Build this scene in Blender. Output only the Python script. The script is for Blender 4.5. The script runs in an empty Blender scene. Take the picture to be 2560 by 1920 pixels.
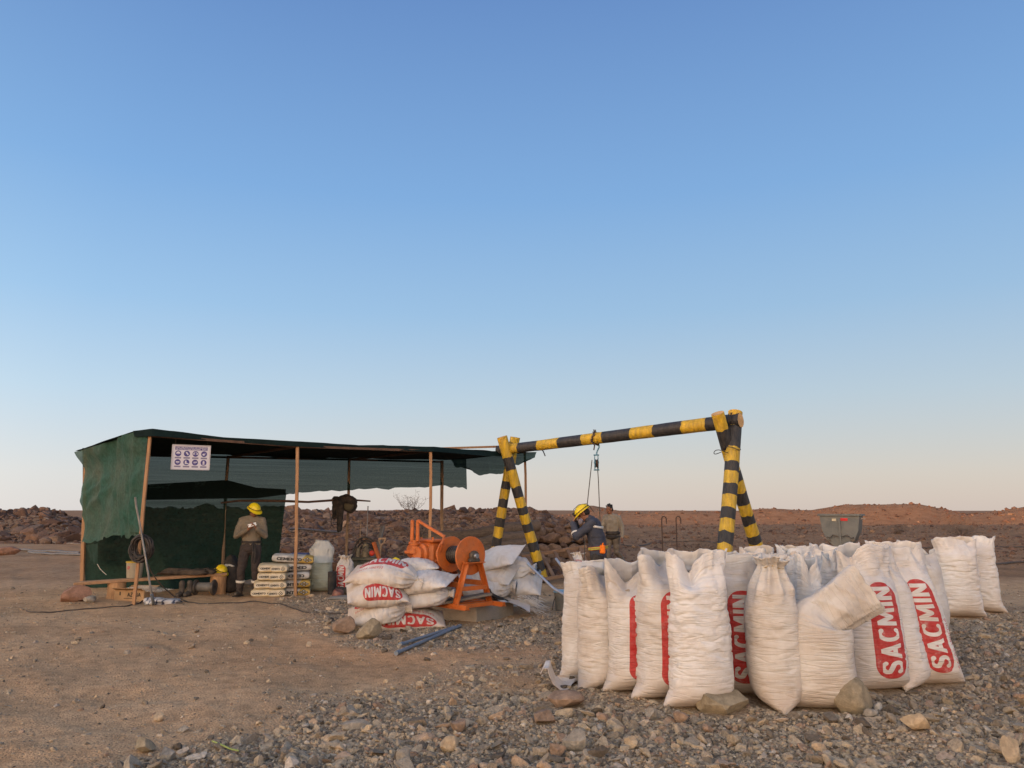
import bpy, math, random
import numpy as np
from mathutils import Vector, Matrix, Euler

S = bpy.context.scene
COL = S.collection
R = math.radians

# ------------------------------------------------------------ camera
FPX, CAM_H = 1900.0, 1.6
PITCH = math.atan((1275 - 960) / FPX)
cam_d = bpy.data.cameras.new('camera')
cam_d.sensor_width = 36.0
cam_d.lens = 36.0 * FPX / 2560.0
cam_d.clip_start, cam_d.clip_end = 0.1, 6000.0
cam = bpy.data.objects.new('camera', cam_d)
COL.objects.link(cam)
cam.location = (0, 0, CAM_H)
cam.rotation_euler = (R(90) + PITCH, 0, 0)
S.camera = cam
S.render.resolution_x, S.render.resolution_y = 1024, 768

# ------------------------------------------------------------ sky, sun, exposure
SUN_EL, SUN_AZ = R(2.5), R(212.0)       # low sun behind the camera and to the left
world = bpy.data.worlds.new('World')
S.world = world
world.use_nodes = True
wn, wl = world.node_tree.nodes, world.node_tree.links
wn.clear()
w_out = wn.new('ShaderNodeOutputWorld')
w_sky = wn.new('ShaderNodeTexSky')
w_sky.sky_type = 'NISHITA'
w_sky.sun_disc = False
w_sky.sun_elevation = SUN_EL
w_sky.sun_rotation = SUN_AZ
w_sky.altitude = 1200
w_sky.air_density, w_sky.dust_density, w_sky.ozone_density = 1.0, 1.6, 2.0
w_bg = wn.new('ShaderNodeBackground')
w_bg.inputs['Strength'].default_value = 0.05
wl.new(w_sky.outputs[0], w_bg.inputs[0])


def w_ramp(fac, pts, interp='EASE'):
    n = wn.new('ShaderNodeValToRGB')
    n.color_ramp.interpolation = interp
    e = n.color_ramp.elements
    while len(e) < len(pts):
        e.new(0.5)
    for k, (p, c) in enumerate(pts):
        e[k].position = p
        e[k].color = (c[0], c[1], c[2], 1)
    wl.new(fac, n.inputs[0])
    return n.outputs[0]


# clear dusk sky: pale at the horizon, deep blue overhead, rosy opposite the sunset and warm towards it
w_tc = wn.new('ShaderNodeTexCoord')
w_sep = wn.new('ShaderNodeSeparateXYZ')
wl.new(w_tc.outputs['Generated'], w_sep.inputs[0])
w_elev = w_ramp(w_sep.outputs['Z'], [(0.0, (.70, .69, .69)), (.045, (.675, .69, .715)), (.14, (.50, .64, .775)), (.25, (.325, .525, .77)),
                                     (.39, (.205, .395, .70)), (.59, (.128, .255, .54)), (1.0, (.08, .17, .42))], 'LINEAR')
w_dot = wn.new('ShaderNodeVectorMath')
w_dot.operation = 'DOT_PRODUCT'
w_dot.inputs[1].default_value = (math.sin(SUN_AZ), math.cos(SUN_AZ), 0)
wl.new(w_tc.outputs['Generated'], w_dot.inputs[0])
w_half = wn.new('ShaderNodeMath')
w_half.operation = 'MULTIPLY_ADD'
w_half.inputs[1].default_value = 0.5
w_half.inputs[2].default_value = 0.5
wl.new(w_dot.outputs['Value'], w_half.inputs[0])
GL = 18.0


def w_tint(ramp_pts, weight_pts):
    """multiplier that depends on the bearing from the sunset, weakening with height"""
    az = w_ramp(w_half.outputs[0], [(p, tuple(v / GL for v in c)) for p, c in ramp_pts], 'LINEAR')
    sc = wn.new('ShaderNodeVectorMath')
    sc.operation = 'SCALE'
    sc.inputs['Scale'].default_value = GL
    wl.new(az, sc.inputs[0])
    w = w_ramp(w_sep.outputs['Z'], [(p, (v, v, v)) for p, v in weight_pts], 'LINEAR')
    mx = wn.new('ShaderNodeMix')
    mx.data_type = 'VECTOR'
    mx.inputs[4].default_value = (1, 1, 1)
    wl.new(w, mx.inputs[0])
    wl.new(sc.outputs[0], mx.inputs[5])
    return mx.outputs[1]


w_rosy = w_tint([(0.0, (.82, .73, .68)), (.3, (1, 1, 1)), (1.0, (1, 1, 1))], [(0.0, 1), (.16, .75), (.40, .3), (.8, 0)])
w_glow = w_tint([(0.0, (1, 1, 1)), (.27, (1, 1, 1)), (.36, (1.12, 1.07, 1.02)), (.43, (1.55, 1.32, 1.12)), (.5, (2.5, 1.75, 1.22)), (.75, (10.7, 5.4, 2.75)), (1.0, (16.5, 7.8, 3.5))],
                [(0.0, .85), (.35, .85), (.65, .65), (.97, .3)])
w_col = w_elev
for tint in (w_rosy, w_glow):
    w_mul = wn.new('ShaderNodeVectorMath')
    w_mul.operation = 'MULTIPLY'
    wl.new(w_col, w_mul.inputs[0])
    wl.new(tint, w_mul.inputs[1])
    w_col = w_mul.outputs[0]
w_bg2 = wn.new('ShaderNodeBackground')
w_bg2.inputs['Strength'].default_value = 1.0
wl.new(w_mul.outputs[0], w_bg2.inputs[0])
w_add = wn.new('ShaderNodeAddShader')
wl.new(w_bg.outputs[0], w_add.inputs[0])
wl.new(w_bg2.outputs[0], w_add.inputs[1])
wl.new(w_add.outputs[0], w_out.inputs[0])

sun_d = bpy.data.lights.new('sun', 'SUN')
sun_d.energy = 5.0
sun_d.angle = R(0.6)
sun_d.color = (1.0, 0.44, 0.20)
sun = bpy.data.objects.new('sun', sun_d)
COL.objects.link(sun)
sdir = Vector((math.sin(SUN_AZ) * math.cos(SUN_EL), math.cos(SUN_AZ) * math.cos(SUN_EL), math.sin(SUN_EL)))
sun.rotation_euler = sdir.to_track_quat('Z', 'Y').to_euler()
sun.location = sdir * 50

S.view_settings.view_transform = 'Standard'
S.view_settings.look = 'None'
S.view_settings.gamma = 1.0
S.view_settings.exposure = 0.0
S.view_settings.use_curve_mapping = False

# ------------------------------------------------------------ helpers
CT, ST = math.cos(PITCH), math.sin(PITCH)
rng = np.random.RandomState(7)
random.seed(7)


def ray(px, py):
    x, y = (px - 1280) / FPX, -(py - 960) / FPX
    return x, CT - y * ST, ST + y * CT


def at(px, py, d):
    """point seen at photo pixel (px, py) that lies d metres ahead"""
    r = ray(px, py)
    t = d / r[1]
    return Vector((r[0] * t, d, CAM_H + r[2] * t))


def gnd(px, py, z=0.0):
    r = ray(px, py)
    t = (z - CAM_H) / r[2]
    return Vector((r[0] * t, r[1] * t, z))


def proj(x, y, z):
    z = np.asarray(z) - CAM_H
    zz = np.maximum(y * CT + z * ST, 1e-3)
    u = -y * ST + z * CT
    return 1280 + FPX * x / zz, 960 - FPX * u / zz


def sstep(a, b, x):
    t = np.clip((x - a) / (b - a), 0, 1)
    return t * t * (3 - 2 * t)


_tab = np.random.RandomState(3).rand(65536) * 2 - 1


def vnoise(x, y, z, seed=0):
    x, y, z = np.broadcast_arrays(np.asarray(x, float), np.asarray(y, float), np.asarray(z, float))
    ix, iy, iz = np.floor(x), np.floor(y), np.floor(z)
    fx, fy, fz = x - ix, y - iy, z - iz
    ix, iy, iz = ix.astype(np.int64), iy.astype(np.int64), iz.astype(np.int64)
    fx, fy, fz = fx * fx * (3 - 2 * fx), fy * fy * (3 - 2 * fy), fz * fz * (3 - 2 * fz)

    def h(a, b, c):
        n = (a * 73856093) ^ (b * 19349663) ^ (c * 83492791) ^ (seed * 2654435761)
        n = (n ^ (n >> 13)) * 1274126177
        return _tab[(n ^ (n >> 16)) & 65535]

    def lerp(a, b, t):
        return a + (b - a) * t
    return lerp(lerp(lerp(h(ix, iy, iz), h(ix + 1, iy, iz), fx), lerp(h(ix, iy + 1, iz), h(ix + 1, iy + 1, iz), fx), fy),
                lerp(lerp(h(ix, iy, iz + 1), h(ix + 1, iy, iz + 1), fx), lerp(h(ix, iy + 1, iz + 1), h(ix + 1, iy + 1, iz + 1), fx), fy), fz)


def fbm(x, y, z=0.0, o=3, seed=0):
    s, a = 0, 1.0
    for k in range(o):
        s = s + a * vnoise(np.asarray(x) * 2**k, np.asarray(y) * 2**k, np.asarray(z) * 2**k, seed + k)
        a *= .5
    return s


ORIGIN = {}      # thing name -> its base point; parts share that origin


def tag(o, label=None, cat=None, group=None, kind=None):
    if label:
        o['label'] = label
    if cat:
        o['category'] = cat
    if group:
        o['group'] = group
    if kind:
        o['kind'] = kind
    return o


def thing(name, label, cat, loc=(0, 0, 0), group=None):
    o = bpy.data.objects.new(name, None)
    COL.objects.link(o)
    o.empty_display_size = .1
    o.location = loc
    ORIGIN[o.name] = Vector(loc)
    return tag(o, label, cat, group)


def link(name, me, mat=None, parent=None, loc=None):
    o = bpy.data.objects.new(name, me)
    COL.objects.link(o)
    if mat is not None:
        for m in (mat if isinstance(mat, (list, tuple)) else [mat]):
            me.materials.append(m)
    if parent is not None:
        o.parent = parent
    if loc is not None:
        o.location = loc
    return o


def mesh_np(verts, faces, smooth=True, sharp=None, uv=None, attrs=None, midx=None):
    """verts (N,3); faces: array (M,k) or list of arrays / tuples; uv per vertex"""
    me = bpy.data.meshes.new('m')
    verts = np.asarray(verts, dtype=np.float32)
    if isinstance(faces, np.ndarray):
        faces = [faces]
    if len(faces) and not isinstance(faces[0], np.ndarray):
        idx = np.fromiter((i for f in faces for i in f), dtype=np.int32)
        tot = np.array([len(f) for f in faces], dtype=np.int32)
    else:
        idx = np.concatenate([f.ravel() for f in faces]).astype(np.int32)
        tot = np.concatenate([np.full(len(f), f.shape[1]) for f in faces]).astype(np.int32)
    st = np.concatenate([[0], np.cumsum(tot)[:-1]]).astype(np.int32)
    me.vertices.add(len(verts))
    me.vertices.foreach_set('co', verts.ravel())
    me.loops.add(len(idx))
    me.loops.foreach_set('vertex_index', idx)
    me.polygons.add(len(tot))
    me.polygons.foreach_set('loop_start', st)
    me.polygons.foreach_set('loop_total', tot)
    me.polygons.foreach_set('use_smooth', np.full(len(tot), bool(smooth)))
    if midx is not None:
        me.polygons.foreach_set('material_index', np.asarray(midx, dtype=np.int32))
    if uv is not None:
        l = me.uv_layers.new(name='UVMap')
        l.data.foreach_set('uv', np.asarray(uv, dtype=np.float32)[idx].ravel())
    for k, v in (attrs or {}).items():
        a = me.attributes.new(k, 'FLOAT', 'POINT')
        a.data.foreach_set('value', np.asarray(v, dtype=np.float32))
    me.update(calc_edges=True)
    me.validate()
    if smooth and sharp is not None:
        me.set_sharp_from_angle(angle=R(sharp))
    return me


def frame_of(d):
    d = Vector(d).normalized()
    up = Vector((0, 0, 1)) if abs(d.z) < .95 else Vector((0, 1, 0))
    a = d.cross(up).normalized()
    return a, a.cross(d).normalized()


class MB:
    """collects shapes given in world coordinates, then links them as ONE mesh object"""

    def __init__(self):
        self.v, self.f, self.m = [], [], []

    def add(self, verts, faces, m=0):
        n = len(self.v)
        self.v += [tuple(p) for p in verts]
        self.f += [tuple(i + n for i in f) for f in faces]
        self.m += [m] * len(faces)
        return self

    def box(self, c, size, rot=None, m=0, bev=0.0):
        M = rot.to_matrix() if isinstance(rot, Euler) else (rot if rot is not None else Matrix.Identity(3))
        x, y, z = [s / 2 for s in size]
        c = Vector(c)
        if bev <= 0:
            vs = [c + M @ Vector((a * x, b * y, d * z)) for d in (-1, 1) for b in (-1, 1) for a in (-1, 1)]
            return self.add(vs, [(0, 2, 3, 1), (4, 5, 7, 6), (0, 1, 5, 4), (2, 6, 7, 3), (0, 4, 6, 2), (1, 3, 7, 5)], m)
        k = bev
        pts = [(-x + k, -y), (x - k, -y), (x, -y + k), (x, y - k), (x - k, y), (-x + k, y), (-x, y - k), (-x, -y + k)]
        ins = [(px * (1 - k / x), py * (1 - k / y)) for px, py in pts]
        rings = [(ins, -z), (pts, -z + k), (pts, z - k), (ins, z)]
        vs = [c + M @ Vector((p[0], p[1], zz)) for ring, zz in rings for p in ring]
        fs = [tuple(reversed(range(8))), tuple(range(24, 32))]
        for r in range(3):
            for i in range(8):
                j = (i + 1) % 8
                fs.append((r * 8 + i, r * 8 + j, r * 8 + 8 + j, r * 8 + 8 + i))
        return self.add(vs, fs, m)

    def beam(self, p0, p1, w, h, m=0, up=None, bev=0.0):
        p0, p1 = Vector(p0), Vector(p1)
        d = (p1 - p0)
        L = d.length
        d.normalize()
        if up is None:
            a, b = frame_of(d)
        else:
            a = d.cross(Vector(up)).normalized()
            b = a.cross(d).normalized()
        M = Matrix((d, a, b)).transposed()
        return self.box((p0 + p1) / 2, (L, w, h), M, m, bev)

    def tube(self, pts, r, n=10, cap=True, m=0, jit=0.0, squash=None):
        pts = [Vector(p) for p in pts]
        k = len(pts)
        rs = r if isinstance(r, (list, tuple)) else [r] * k
        vs, fs = [], []
        a = None
        for i, p in enumerate(pts):
            d = (pts[min(i + 1, k - 1)] - pts[max(i - 1, 0)]).normalized()
            if a is None:
                a, b = frame_of(d)
            else:
                a = (a - d * a.dot(d)).normalized()
                b = d.cross(a).normalized() * (1 if True else -1)
            if i == 0:
                b = d.cross(a).normalized()
            for j in range(n):
                t = 2 * math.pi * j / n
                q = 1 + (random.uniform(-jit, jit) if jit else 0)
                vs.append(p + (a * math.cos(t) + b * math.sin(t)) * rs[i] * q)
        for i in range(k - 1):
            for j in range(n):
                jj = (j + 1) % n
                fs.append((i * n + j, i * n + jj, (i + 1) * n + jj, (i + 1) * n + j))
        if cap:
            fs.append(tuple(reversed(range(n))))
            fs.append(tuple(range((k - 1) * n, k * n)))
        return self.add(vs, fs, m)

    def cyl(self, p0, p1, r0, r1=None, n=16, m=0):
        return self.tube([p0, p1], [r0, r0 if r1 is None else r1], n, True, m)

    def lathe(self, prof, o, axis=(0, 0, 1), n=24, m=0, cap=False):
        """prof: (radius, distance along axis)"""
        d = Vector(axis).normalized()
        a, b = frame_of(d)
        b = d.cross(a)
        o = Vector(o)
        vs = [o + d * h + (a * math.cos(2 * math.pi * j / n) + b * math.sin(2 * math.pi * j / n)) * r for r, h in prof for j in range(n)]
        fs = [(i * n + j, i * n + (j + 1) % n, (i + 1) * n + (j + 1) % n, (i + 1) * n + j) for i in range(len(prof) - 1) for j in range(n)]
        if cap:
            fs += [tuple(reversed(range(n))), tuple(range((len(prof) - 1) * n, len(prof) * n))]
        return self.add(vs, fs, m)

    def sphere(self, c, r, n=14, k=9, m=0, M=None):
        c = Vector(c)
        r = Vector((r, r, r)) if not hasattr(r, '__len__') else Vector(r)
        vs, fs = [], []
        for i in range(k + 1):
            th = math.pi * i / k
            th = min(max(th, .02), math.pi - .02)
            for j in range(n):
                p = Vector((math.sin(th) * math.cos(2 * math.pi * j / n) * r.x, math.sin(th) * math.sin(2 * math.pi * j / n) * r.y, math.cos(th) * r.z))
                vs.append(c + (M @ p if M is not None else p))
        for i in range(k):
            for j in range(n):
                jj = (j + 1) % n
                fs.append((i * n + j, (i + 1) * n + j, (i + 1) * n + jj, i * n + jj))
        fs += [tuple(range(n)), tuple(reversed(range(k * n, (k + 1) * n)))]
        return self.add(vs, fs, m)

    def prism(self, poly, o, ax, ay, depth, m=0):
        """poly in the (ax, ay) plane through o, extruded by depth along ax x ay, centred"""
        ax, ay, o = Vector(ax), Vector(ay), Vector(o)
        nn = ax.cross(ay).normalized() * depth / 2
        n = len(poly)
        vs = [o + ax * p[0] + ay * p[1] - nn for p in poly] + [o + ax * p[0] + ay * p[1] + nn for p in poly]
        fs = [tuple(reversed(range(n))), tuple(range(n, 2 * n))] + [(i, (i + 1) % n, n + (i + 1) % n, n + i) for i in range(n)]
        return self.add(vs, fs, m)

    def build(self, name, mat, parent=None, smooth=40, origin=None, noise=None):
        top = parent
        while top is not None and top.parent is not None:
            top = top.parent
        o = ORIGIN[top.name] if top is not None else (Vector(origin) if origin is not None else Vector((0, 0, 0)))
        v = np.array(self.v, dtype=float) - np.array(o)
        if noise:
            amp, fr = noise
            for k in range(3):
                v[:, k] += amp * vnoise(v[:, 0] * fr + 7 * k, v[:, 1] * fr, v[:, 2] * fr, 11 + k)
        me = mesh_np(v, self.f, smooth is not None and smooth is not False, smooth if smooth not in (None, True, False) else None, midx=self.m if any(self.m) else None)
        ob = link(name, me, mat, parent)
        if parent is None:
            ob.location = o
            ORIGIN[ob.name] = Vector(o)
        return ob


def copy_tree(o, parent=None):
    c = o.copy()
    COL.objects.link(c)
    if parent is not None:
        c.parent = parent
    for ch in list(o.children):
        copy_tree(ch, c)
    return c


# ------------------------------------------------------------ materials
def nd(nt, typ, **kw):
    n = nt.nodes.new(typ)
    for k, v in kw.items():
        if k.startswith('i_'):
            key = k[2:]
            n.inputs[int(key) if key.isdigit() else key].default_value = v
        else:
            setattr(n, k, v)
    return n


def ramp_node(nt, pts, interp='LINEAR'):
    n = nt.nodes.new('ShaderNodeValToRGB')
    n.color_ramp.interpolation = interp
    e = n.color_ramp.elements
    while len(e) < len(pts):
        e.new(.5)
    for k, (p, c) in enumerate(pts):
        e[k].position = p
        e[k].color = (*c, 1) if hasattr(c, '__len__') else (c, c, c, 1)
    return n


def mixrgb(nt, fac, a, b, mode='MIX'):
    n = nt.nodes.new('ShaderNodeMix')
    n.data_type = 'RGBA'
    n.blend_type = mode
    for s, v in ((n.inputs[0], fac), (n.inputs[6], a), (n.inputs[7], b)):
        if isinstance(v, bpy.types.NodeSocket):
            nt.links.new(v, s)
        elif hasattr(v, '__len__'):
            s.default_value = (*v[:3], 1)
        else:
            s.default_value = v
    return n.outputs[2]


def new_mat(name):
    m = bpy.data.materials.new(name)
    m.use_nodes = True
    nt = m.node_tree
    return m, nt, nt.nodes['Principled BSDF']


def mat(name, col, rough=.75, var=.25, scale=6.0, dust=0.0, bump=.15, bscale=40.0, metal=0.0, stretch=None, dustcol=(.30, .22, .15), spec=.35):
    """painted or plain surface with mottling, dust that settles in patches, and fine relief"""
    m, nt, b = new_mat(name)
    L = nt.links
    tc = nd(nt, 'ShaderNodeTexCoord')
    vec = tc.outputs['Object']
    if stretch:
        mp = nd(nt, 'ShaderNodeMapping')
        mp.inputs['Scale'].default_value = stretch
        L.new(vec, mp.inputs[0])
        vec = mp.outputs[0]
    n1 = nd(nt, 'ShaderNodeTexNoise', i_Scale=scale, i_Detail=5.0, i_Roughness=.6)
    L.new(vec, n1.inputs['Vector'])
    r = ramp_node(nt, [(.3, tuple(c * (1 - var) for c in col)), (.7, tuple(min(1, c * (1 + var)) for c in col))])
    L.new(n1.outputs['Fac'], r.inputs[0])
    c = r.outputs[0]
    if dust > 0:
        n2 = nd(nt, 'ShaderNodeTexNoise', i_Scale=scale * .7 + 1.3, i_Detail=6.0, i_Roughness=.65)
        L.new(vec, n2.inputs['Vector'])
        r2 = ramp_node(nt, [(.40, 0.0), (.72, min(1.0, dust))])
        L.new(n2.outputs['Fac'], r2.inputs[0])
        c = mixrgb(nt, r2.outputs[0], c, dustcol)
    L.new(c, b.inputs['Base Color'])
    b.inputs['Roughness'].default_value = rough
    b.inputs['Metallic'].default_value = metal
    b.inputs['Specular IOR Level'].default_value = spec
    if bump:
        n3 = nd(nt, 'ShaderNodeTexNoise', i_Scale=bscale, i_Detail=4.0)
        L.new(vec, n3.inputs['Vector'])
        bp = nd(nt, 'ShaderNodeBump', i_Strength=bump, i_Distance=.02)
        L.new(n3.outputs['Fac'], bp.inputs['Height'])
        L.new(bp.outputs[0], b.inputs['Normal'])
    return m


def image_from(name, arr):
    """arr (h, w, 3) with row 0 at the bottom"""
    h, w = arr.shape[:2]
    im = bpy.data.images.new(name, w, h)
    px = np.ones((h, w, 4), dtype=np.float32)
    px[..., :3] = arr
    im.pixels.foreach_set(px.ravel())
    im.update()
    im.pack()
    return im


# stroke letters, unit box 0..1 high; polylines, width in the second slot
def _arc(cx, cy, rx, ry, a0, a1, n=10):
    return [(cx + rx * math.cos(R(a0 + (a1 - a0) * i / n)), cy + ry * math.sin(R(a0 + (a1 - a0) * i / n))) for i in range(n + 1)]


GLYPH = {
    'S': ([_arc(.3, .74, .27, .26, 25, 200, 12) + _arc(.3, .26, .28, .26, 75, -160, 14)], .6),
    'A': ([[(0, 0), (.33, 1), (.66, 0)], [(.13, .33), (.53, .33)]], .66),
    'C': ([_arc(.34, .5, .33, .5, 50, 310, 16)], .6),
    'M': ([[(0, 0), (.06, 1), (.41, .25), (.76, 1), (.82, 0)]], .82),
    'I': ([[(.02, 0), (.02, 1)]], .04),
    'N': ([[(0, 0), (0, 1), (.56, 0), (.56, 1)]], .56),
    'E': ([[(.5, 0), (0, 0), (0, 1), (.5, 1)], [(0, .5), (.42, .5)]], .5),
    'R': ([[(0, 0), (0, 1)] + [(.3, 1)] + _arc(.3, .75, .22, .25, 90, -90) + [(0, .5)], [(.25, .5), (.55, 0)]], .55),
    'O': ([_arc(.33, .5, .33, .5, 0, 360, 20)], .66),
    'T': ([[(0, 1), (.6, 1)], [(.3, 1), (.3, 0)]], .6),
    'D': ([[(0, 0), (0, 1), (.25, 1)] + _arc(.25, .5, .33, .5, 90, -90) + [(0, 0)]], .58),
    'P': ([[(0, 0), (0, 1), (.3, 1)] + _arc(.3, .72, .22, .28, 90, -90) + [(0, .44)]], .52),
    'B': ([[(0, 0), (0, 1), (.28, 1)] + _arc(.28, .76, .2, .24, 90, -90) + [(.02, .52)], [(.28, .52)] + _arc(.28, .26, .25, .26, 90, -90) + [(0, 0)]], .53),
    'L': ([[(0, 1), (0, 0), (.48, 0)]], .48),
    'G': ([_arc(.34, .5, .33, .5, 50, 350, 16) + [(.4, .45)]], .66),
    'Q': ([_arc(.33, .5, .33, .5, 0, 360, 20), [(.4, .25), (.68, -.05)]], .66),
    'U': ([[(0, 1), (0, .35)] + _arc(.28, .32, .28, .32, 180, 360) + [(.56, 1)]], .56),
    'V': ([[(0, 1), (.3, 0), (.6, 1)]], .6),
    'Z': ([[(0, 1), (.55, 1), (0, 0), (.55, 0)]], .55),
    '(': ([_arc(.4, .5, .3, .65, 120, 240)], .25),
    ')': ([_arc(-.1, .5, .3, .65, -60, 60)], .25),
}


def text_sdf(X, Y, text, h, gap=.2):
    """distance field of a line of letters h high, starting at the origin; returns (distance, length)"""
    D = np.full(X.shape, 9.0, dtype=np.float32)
    x = 0.0
    for ch in text:
        if ch == ' ':
            x += .5 * h
            continue
        g, w = GLYPH[ch]
        sel = (X > x - .4 * h) & (X < x + (w + .4) * h) & (Y > -.4 * h) & (Y < 1.4 * h)
        if sel.any():
            xs, ys = X[sel], Y[sel]
            d = np.full(xs.shape, 9.0)
            for pl in g:
                for (ax, ay), (bx, by) in zip(pl[:-1], pl[1:]):
                    ax_, ay_, bx_, by_ = x + ax * h, ay * h, x + bx * h, by * h
                    dx, dy = bx_ - ax_, by_ - ay_
                    q = max(dx * dx + dy * dy, 1e-12)
                    t = np.clip(((xs - ax_) * dx + (ys - ay_) * dy) / q, 0, 1)
                    d = np.minimum(d, np.hypot(xs - ax_ - t * dx, ys - ay_ - t * dy))
            D[sel] = np.minimum(D[sel], d)
        x += (w + gap) * h
    return D, x - gap * h


def cover(d, px):
    return np.clip(.5 - d / px, 0, 1)

# ------------------------------------------------------------ terrain
SUNX, SUNY = math.sin(SUN_AZ), math.cos(SUN_AZ)
CREST_PX = [-1500, 0, 900, 1250, 1400, 1480, 1600, 1680, 1780, 1900, 2020, 2100, 2280, 2340, 2400, 2440, 2560, 2900, 4200]
CREST_PY = [1290, 1290, 1290, 1286, 1280, 1270, 1282, 1275, 1281, 1270, 1274, 1258, 1260, 1272, 1288, 1286, 1266, 1256, 1270]


def H(x, y):
    x, y = np.asarray(x, float), np.asarray(y, float)
    a = x / np.maximum(y, 2.0)
    px = 1280 + FPX * a * 1.0
    rr = np.hypot(x, y)
    front = sstep(4, 10, y)
    z = .028 * fbm(x * 1.3, y * 1.3, 0, 4, 5) * sstep(1.5, 4, rr) + .008 * vnoise(x * 6, y * 6, 0, 9) * (rr < 25)
    nz = fbm(x * .16, y * .16, 0, 3, 21)
    # rocky rise behind the shelter
    m_mid = sstep(-.555, -.50, a) * (1 - sstep(.02, .16, a)) * front
    z = z + m_mid * (1.48 * sstep(18.2 + 1.2 * nz, 30.5, y) * (1 - .8 * sstep(33, 75, y)) + .10 * nz * sstep(19, 24, y))
    m_left = (1 - sstep(-.60, -.53, a)) * front
    z = z + m_left * (1.32 * sstep(38 + 2 * nz, 60, y) * (1 - .8 * sstep(66, 120, y)) + .12 * nz * sstep(40, 50, y))
    # open stony plain on the right, dipping before the far hill
    m_r = sstep(.02, .16, a) * front
    z = z + m_r * (.34 * sstep(26, 60, y) + .07 * nz * sstep(22, 30, y) - 1.9 * sstep(64, 105, y))
    # far hill
    crest = np.interp(px, CREST_PX, CREST_PY)
    D = 165.0
    near = sstep(2330, 2420, px)
    zc = CAM_H + (1275 - crest) * (D - 50 * near) / FPX
    base = np.where(m_r > .5, -1.6, .3)
    up = sstep(142 - 45 * near, 167 - 50 * near, y)
    far = front * up * (zc - base + .25 * fbm(x * .11, y * .11, 0, 3, 33) - .3)
    z = z + far * (1 - .9 * sstep(190, 420, y))
    # long ridge behind the camera: it already has the low sun behind it
    s = x * SUNX + y * SUNY
    t = x * SUNY - y * SUNX
    z = z + (RIDGE_H + 1.2 * vnoise(t * .02, 0, 0, 71) + .5 * vnoise(t * .09, 0, 0, 72)) * np.exp(-((s - 175) / 42.0) ** 2) * (s > 0)
    return z


RIDGE_H = 11.6


def Hs(x, y):
    return float(H(np.array([x]), np.array([y]))[0])


YB = ([-3000, 0, 250, 560, 900, 1350, 1420, 1500, 5000], [2300, 2090, 1955, 1818, 1705, 1652, 1550, 1500, 1480])
Y2A = ([0, 690, 850, 1000, 1200, 1450, 9000], [9e3, 1490, 1475, 1520, 1560, 1545, 9e3])
Y2B = ([0, 690, 850, 1000, 1200, 1450, 9000], [9e3, 1520, 1590, 1650, 1630, 1600, 9e3])


def gravel_amount(x, y):
    """where the crushed waste rock has been spread, 0..1"""
    px, py = proj(x, y, np.zeros_like(x))
    w = fbm(x * .8, y * .8, 0, 3, 41)
    ok = (y > 1) & (y < 16)
    sc = (py - 1275) * .18 + 6
    d1 = (py - np.interp(px, *YB)) / sc + w * .9
    d2 = np.minimum(py - np.interp(px, *Y2A), np.interp(px, *Y2B) - py) / sc + w * .7
    g = np.maximum(sstep(-.6, .7, d1), 1.0 * sstep(-.5, .6, d2))
    right = sstep(2150, 2330, px) * (1 - sstep(1500, 1580, py))
    fade = 1 - .75 * sstep(1530, 1500, py)
    near = np.where(y <= 1, .6 + .4 * w, 0)
    return np.where(ok, g * (1 - .8 * right), np.clip(near, 0, 1) * .3)


# ---- ground sheet: fine in front, coarser behind and far off
ang = np.concatenate([np.linspace(-52, 52, 440), np.linspace(52, 308, 80)[1:-1]])
rad = [.35]
while rad[-1] < 3500:
    r_ = rad[-1]
    rad.append(r_ * (1.10 if r_ < 3.5 else 1.0125 if r_ < 16 else 1.02 if r_ < 70 else 1.025 if r_ < 220 else 1.12))
rad = np.array(rad)
A_, R_ = np.meshgrid(np.radians(ang), rad)
gx, gy = (R_ * np.sin(A_)).ravel(), (R_ * np.cos(A_)).ravel()
gz = H(gx, gy)
nr, na = len(rad), len(ang)
i0 = (np.arange(nr - 1)[:, None] * na + np.arange(na)[None, :])
i1 = (np.arange(nr - 1)[:, None] * na + (np.arange(na) + 1)[None, :] % na)
gq = np.stack([i0, i1, i1 + na, i0 + na], -1).reshape(-1, 4)[:, ::-1]
gv = np.stack([gx, gy, gz], 1)
gv = np.vstack([gv, [[0, 0, 0]]])
gt = np.stack([np.full(na, len(gv) - 1), (np.arange(na) + 1) % na, np.arange(na)], 1)[:, ::-1]
ga = np.concatenate([gravel_amount(gx, gy), [.3]])
# rusty spoil: patches of redder soil
px_, py_ = proj(gx, gy, gz)
red = np.exp(-(((px_ - 980) / 330) ** 2 + ((py_ - 1625) / 42) ** 2)) + .9 * np.exp(-(((px_ - 1360) / 130) ** 2 + ((py_ - 1618) / 26) ** 2))
rockzone = sstep(16, 20, gy) * sstep(-.555, -.5, gx / np.maximum(gy, 1)) + (.55 * sstep(15, 20, gy) + .45 * sstep(36, 44, gy)) * (1 - sstep(-.555, -.5, gx / np.maximum(gy, 1)))
red = np.clip(np.where(gy > 2, red, 0), 0, 1)
gm, nt, bs = new_mat('dry_earth')
L = nt.links
tc = nd(nt, 'ShaderNodeTexCoord')
P = tc.outputs['Object']
nA = nd(nt, 'ShaderNodeTexNoise', i_Scale=.55, i_Detail=6.0, i_Roughness=.62)
nB = nd(nt, 'ShaderNodeTexNoise', i_Scale=7.0, i_Detail=7.0, i_Roughness=.72)
nC = nd(nt, 'ShaderNodeTexNoise', i_Scale=45.0, i_Detail=4.0, i_Roughness=.7)
for n in (nA, nB, nC):
    L.new(P, n.inputs['Vector'])
cA = ramp_node(nt, [(.30, (.310, .192, .105)), (.50, (.440, .278, .154)), (.72, (.515, .345, .204))])
L.new(nA.outputs['Fac'], cA.inputs[0])
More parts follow.
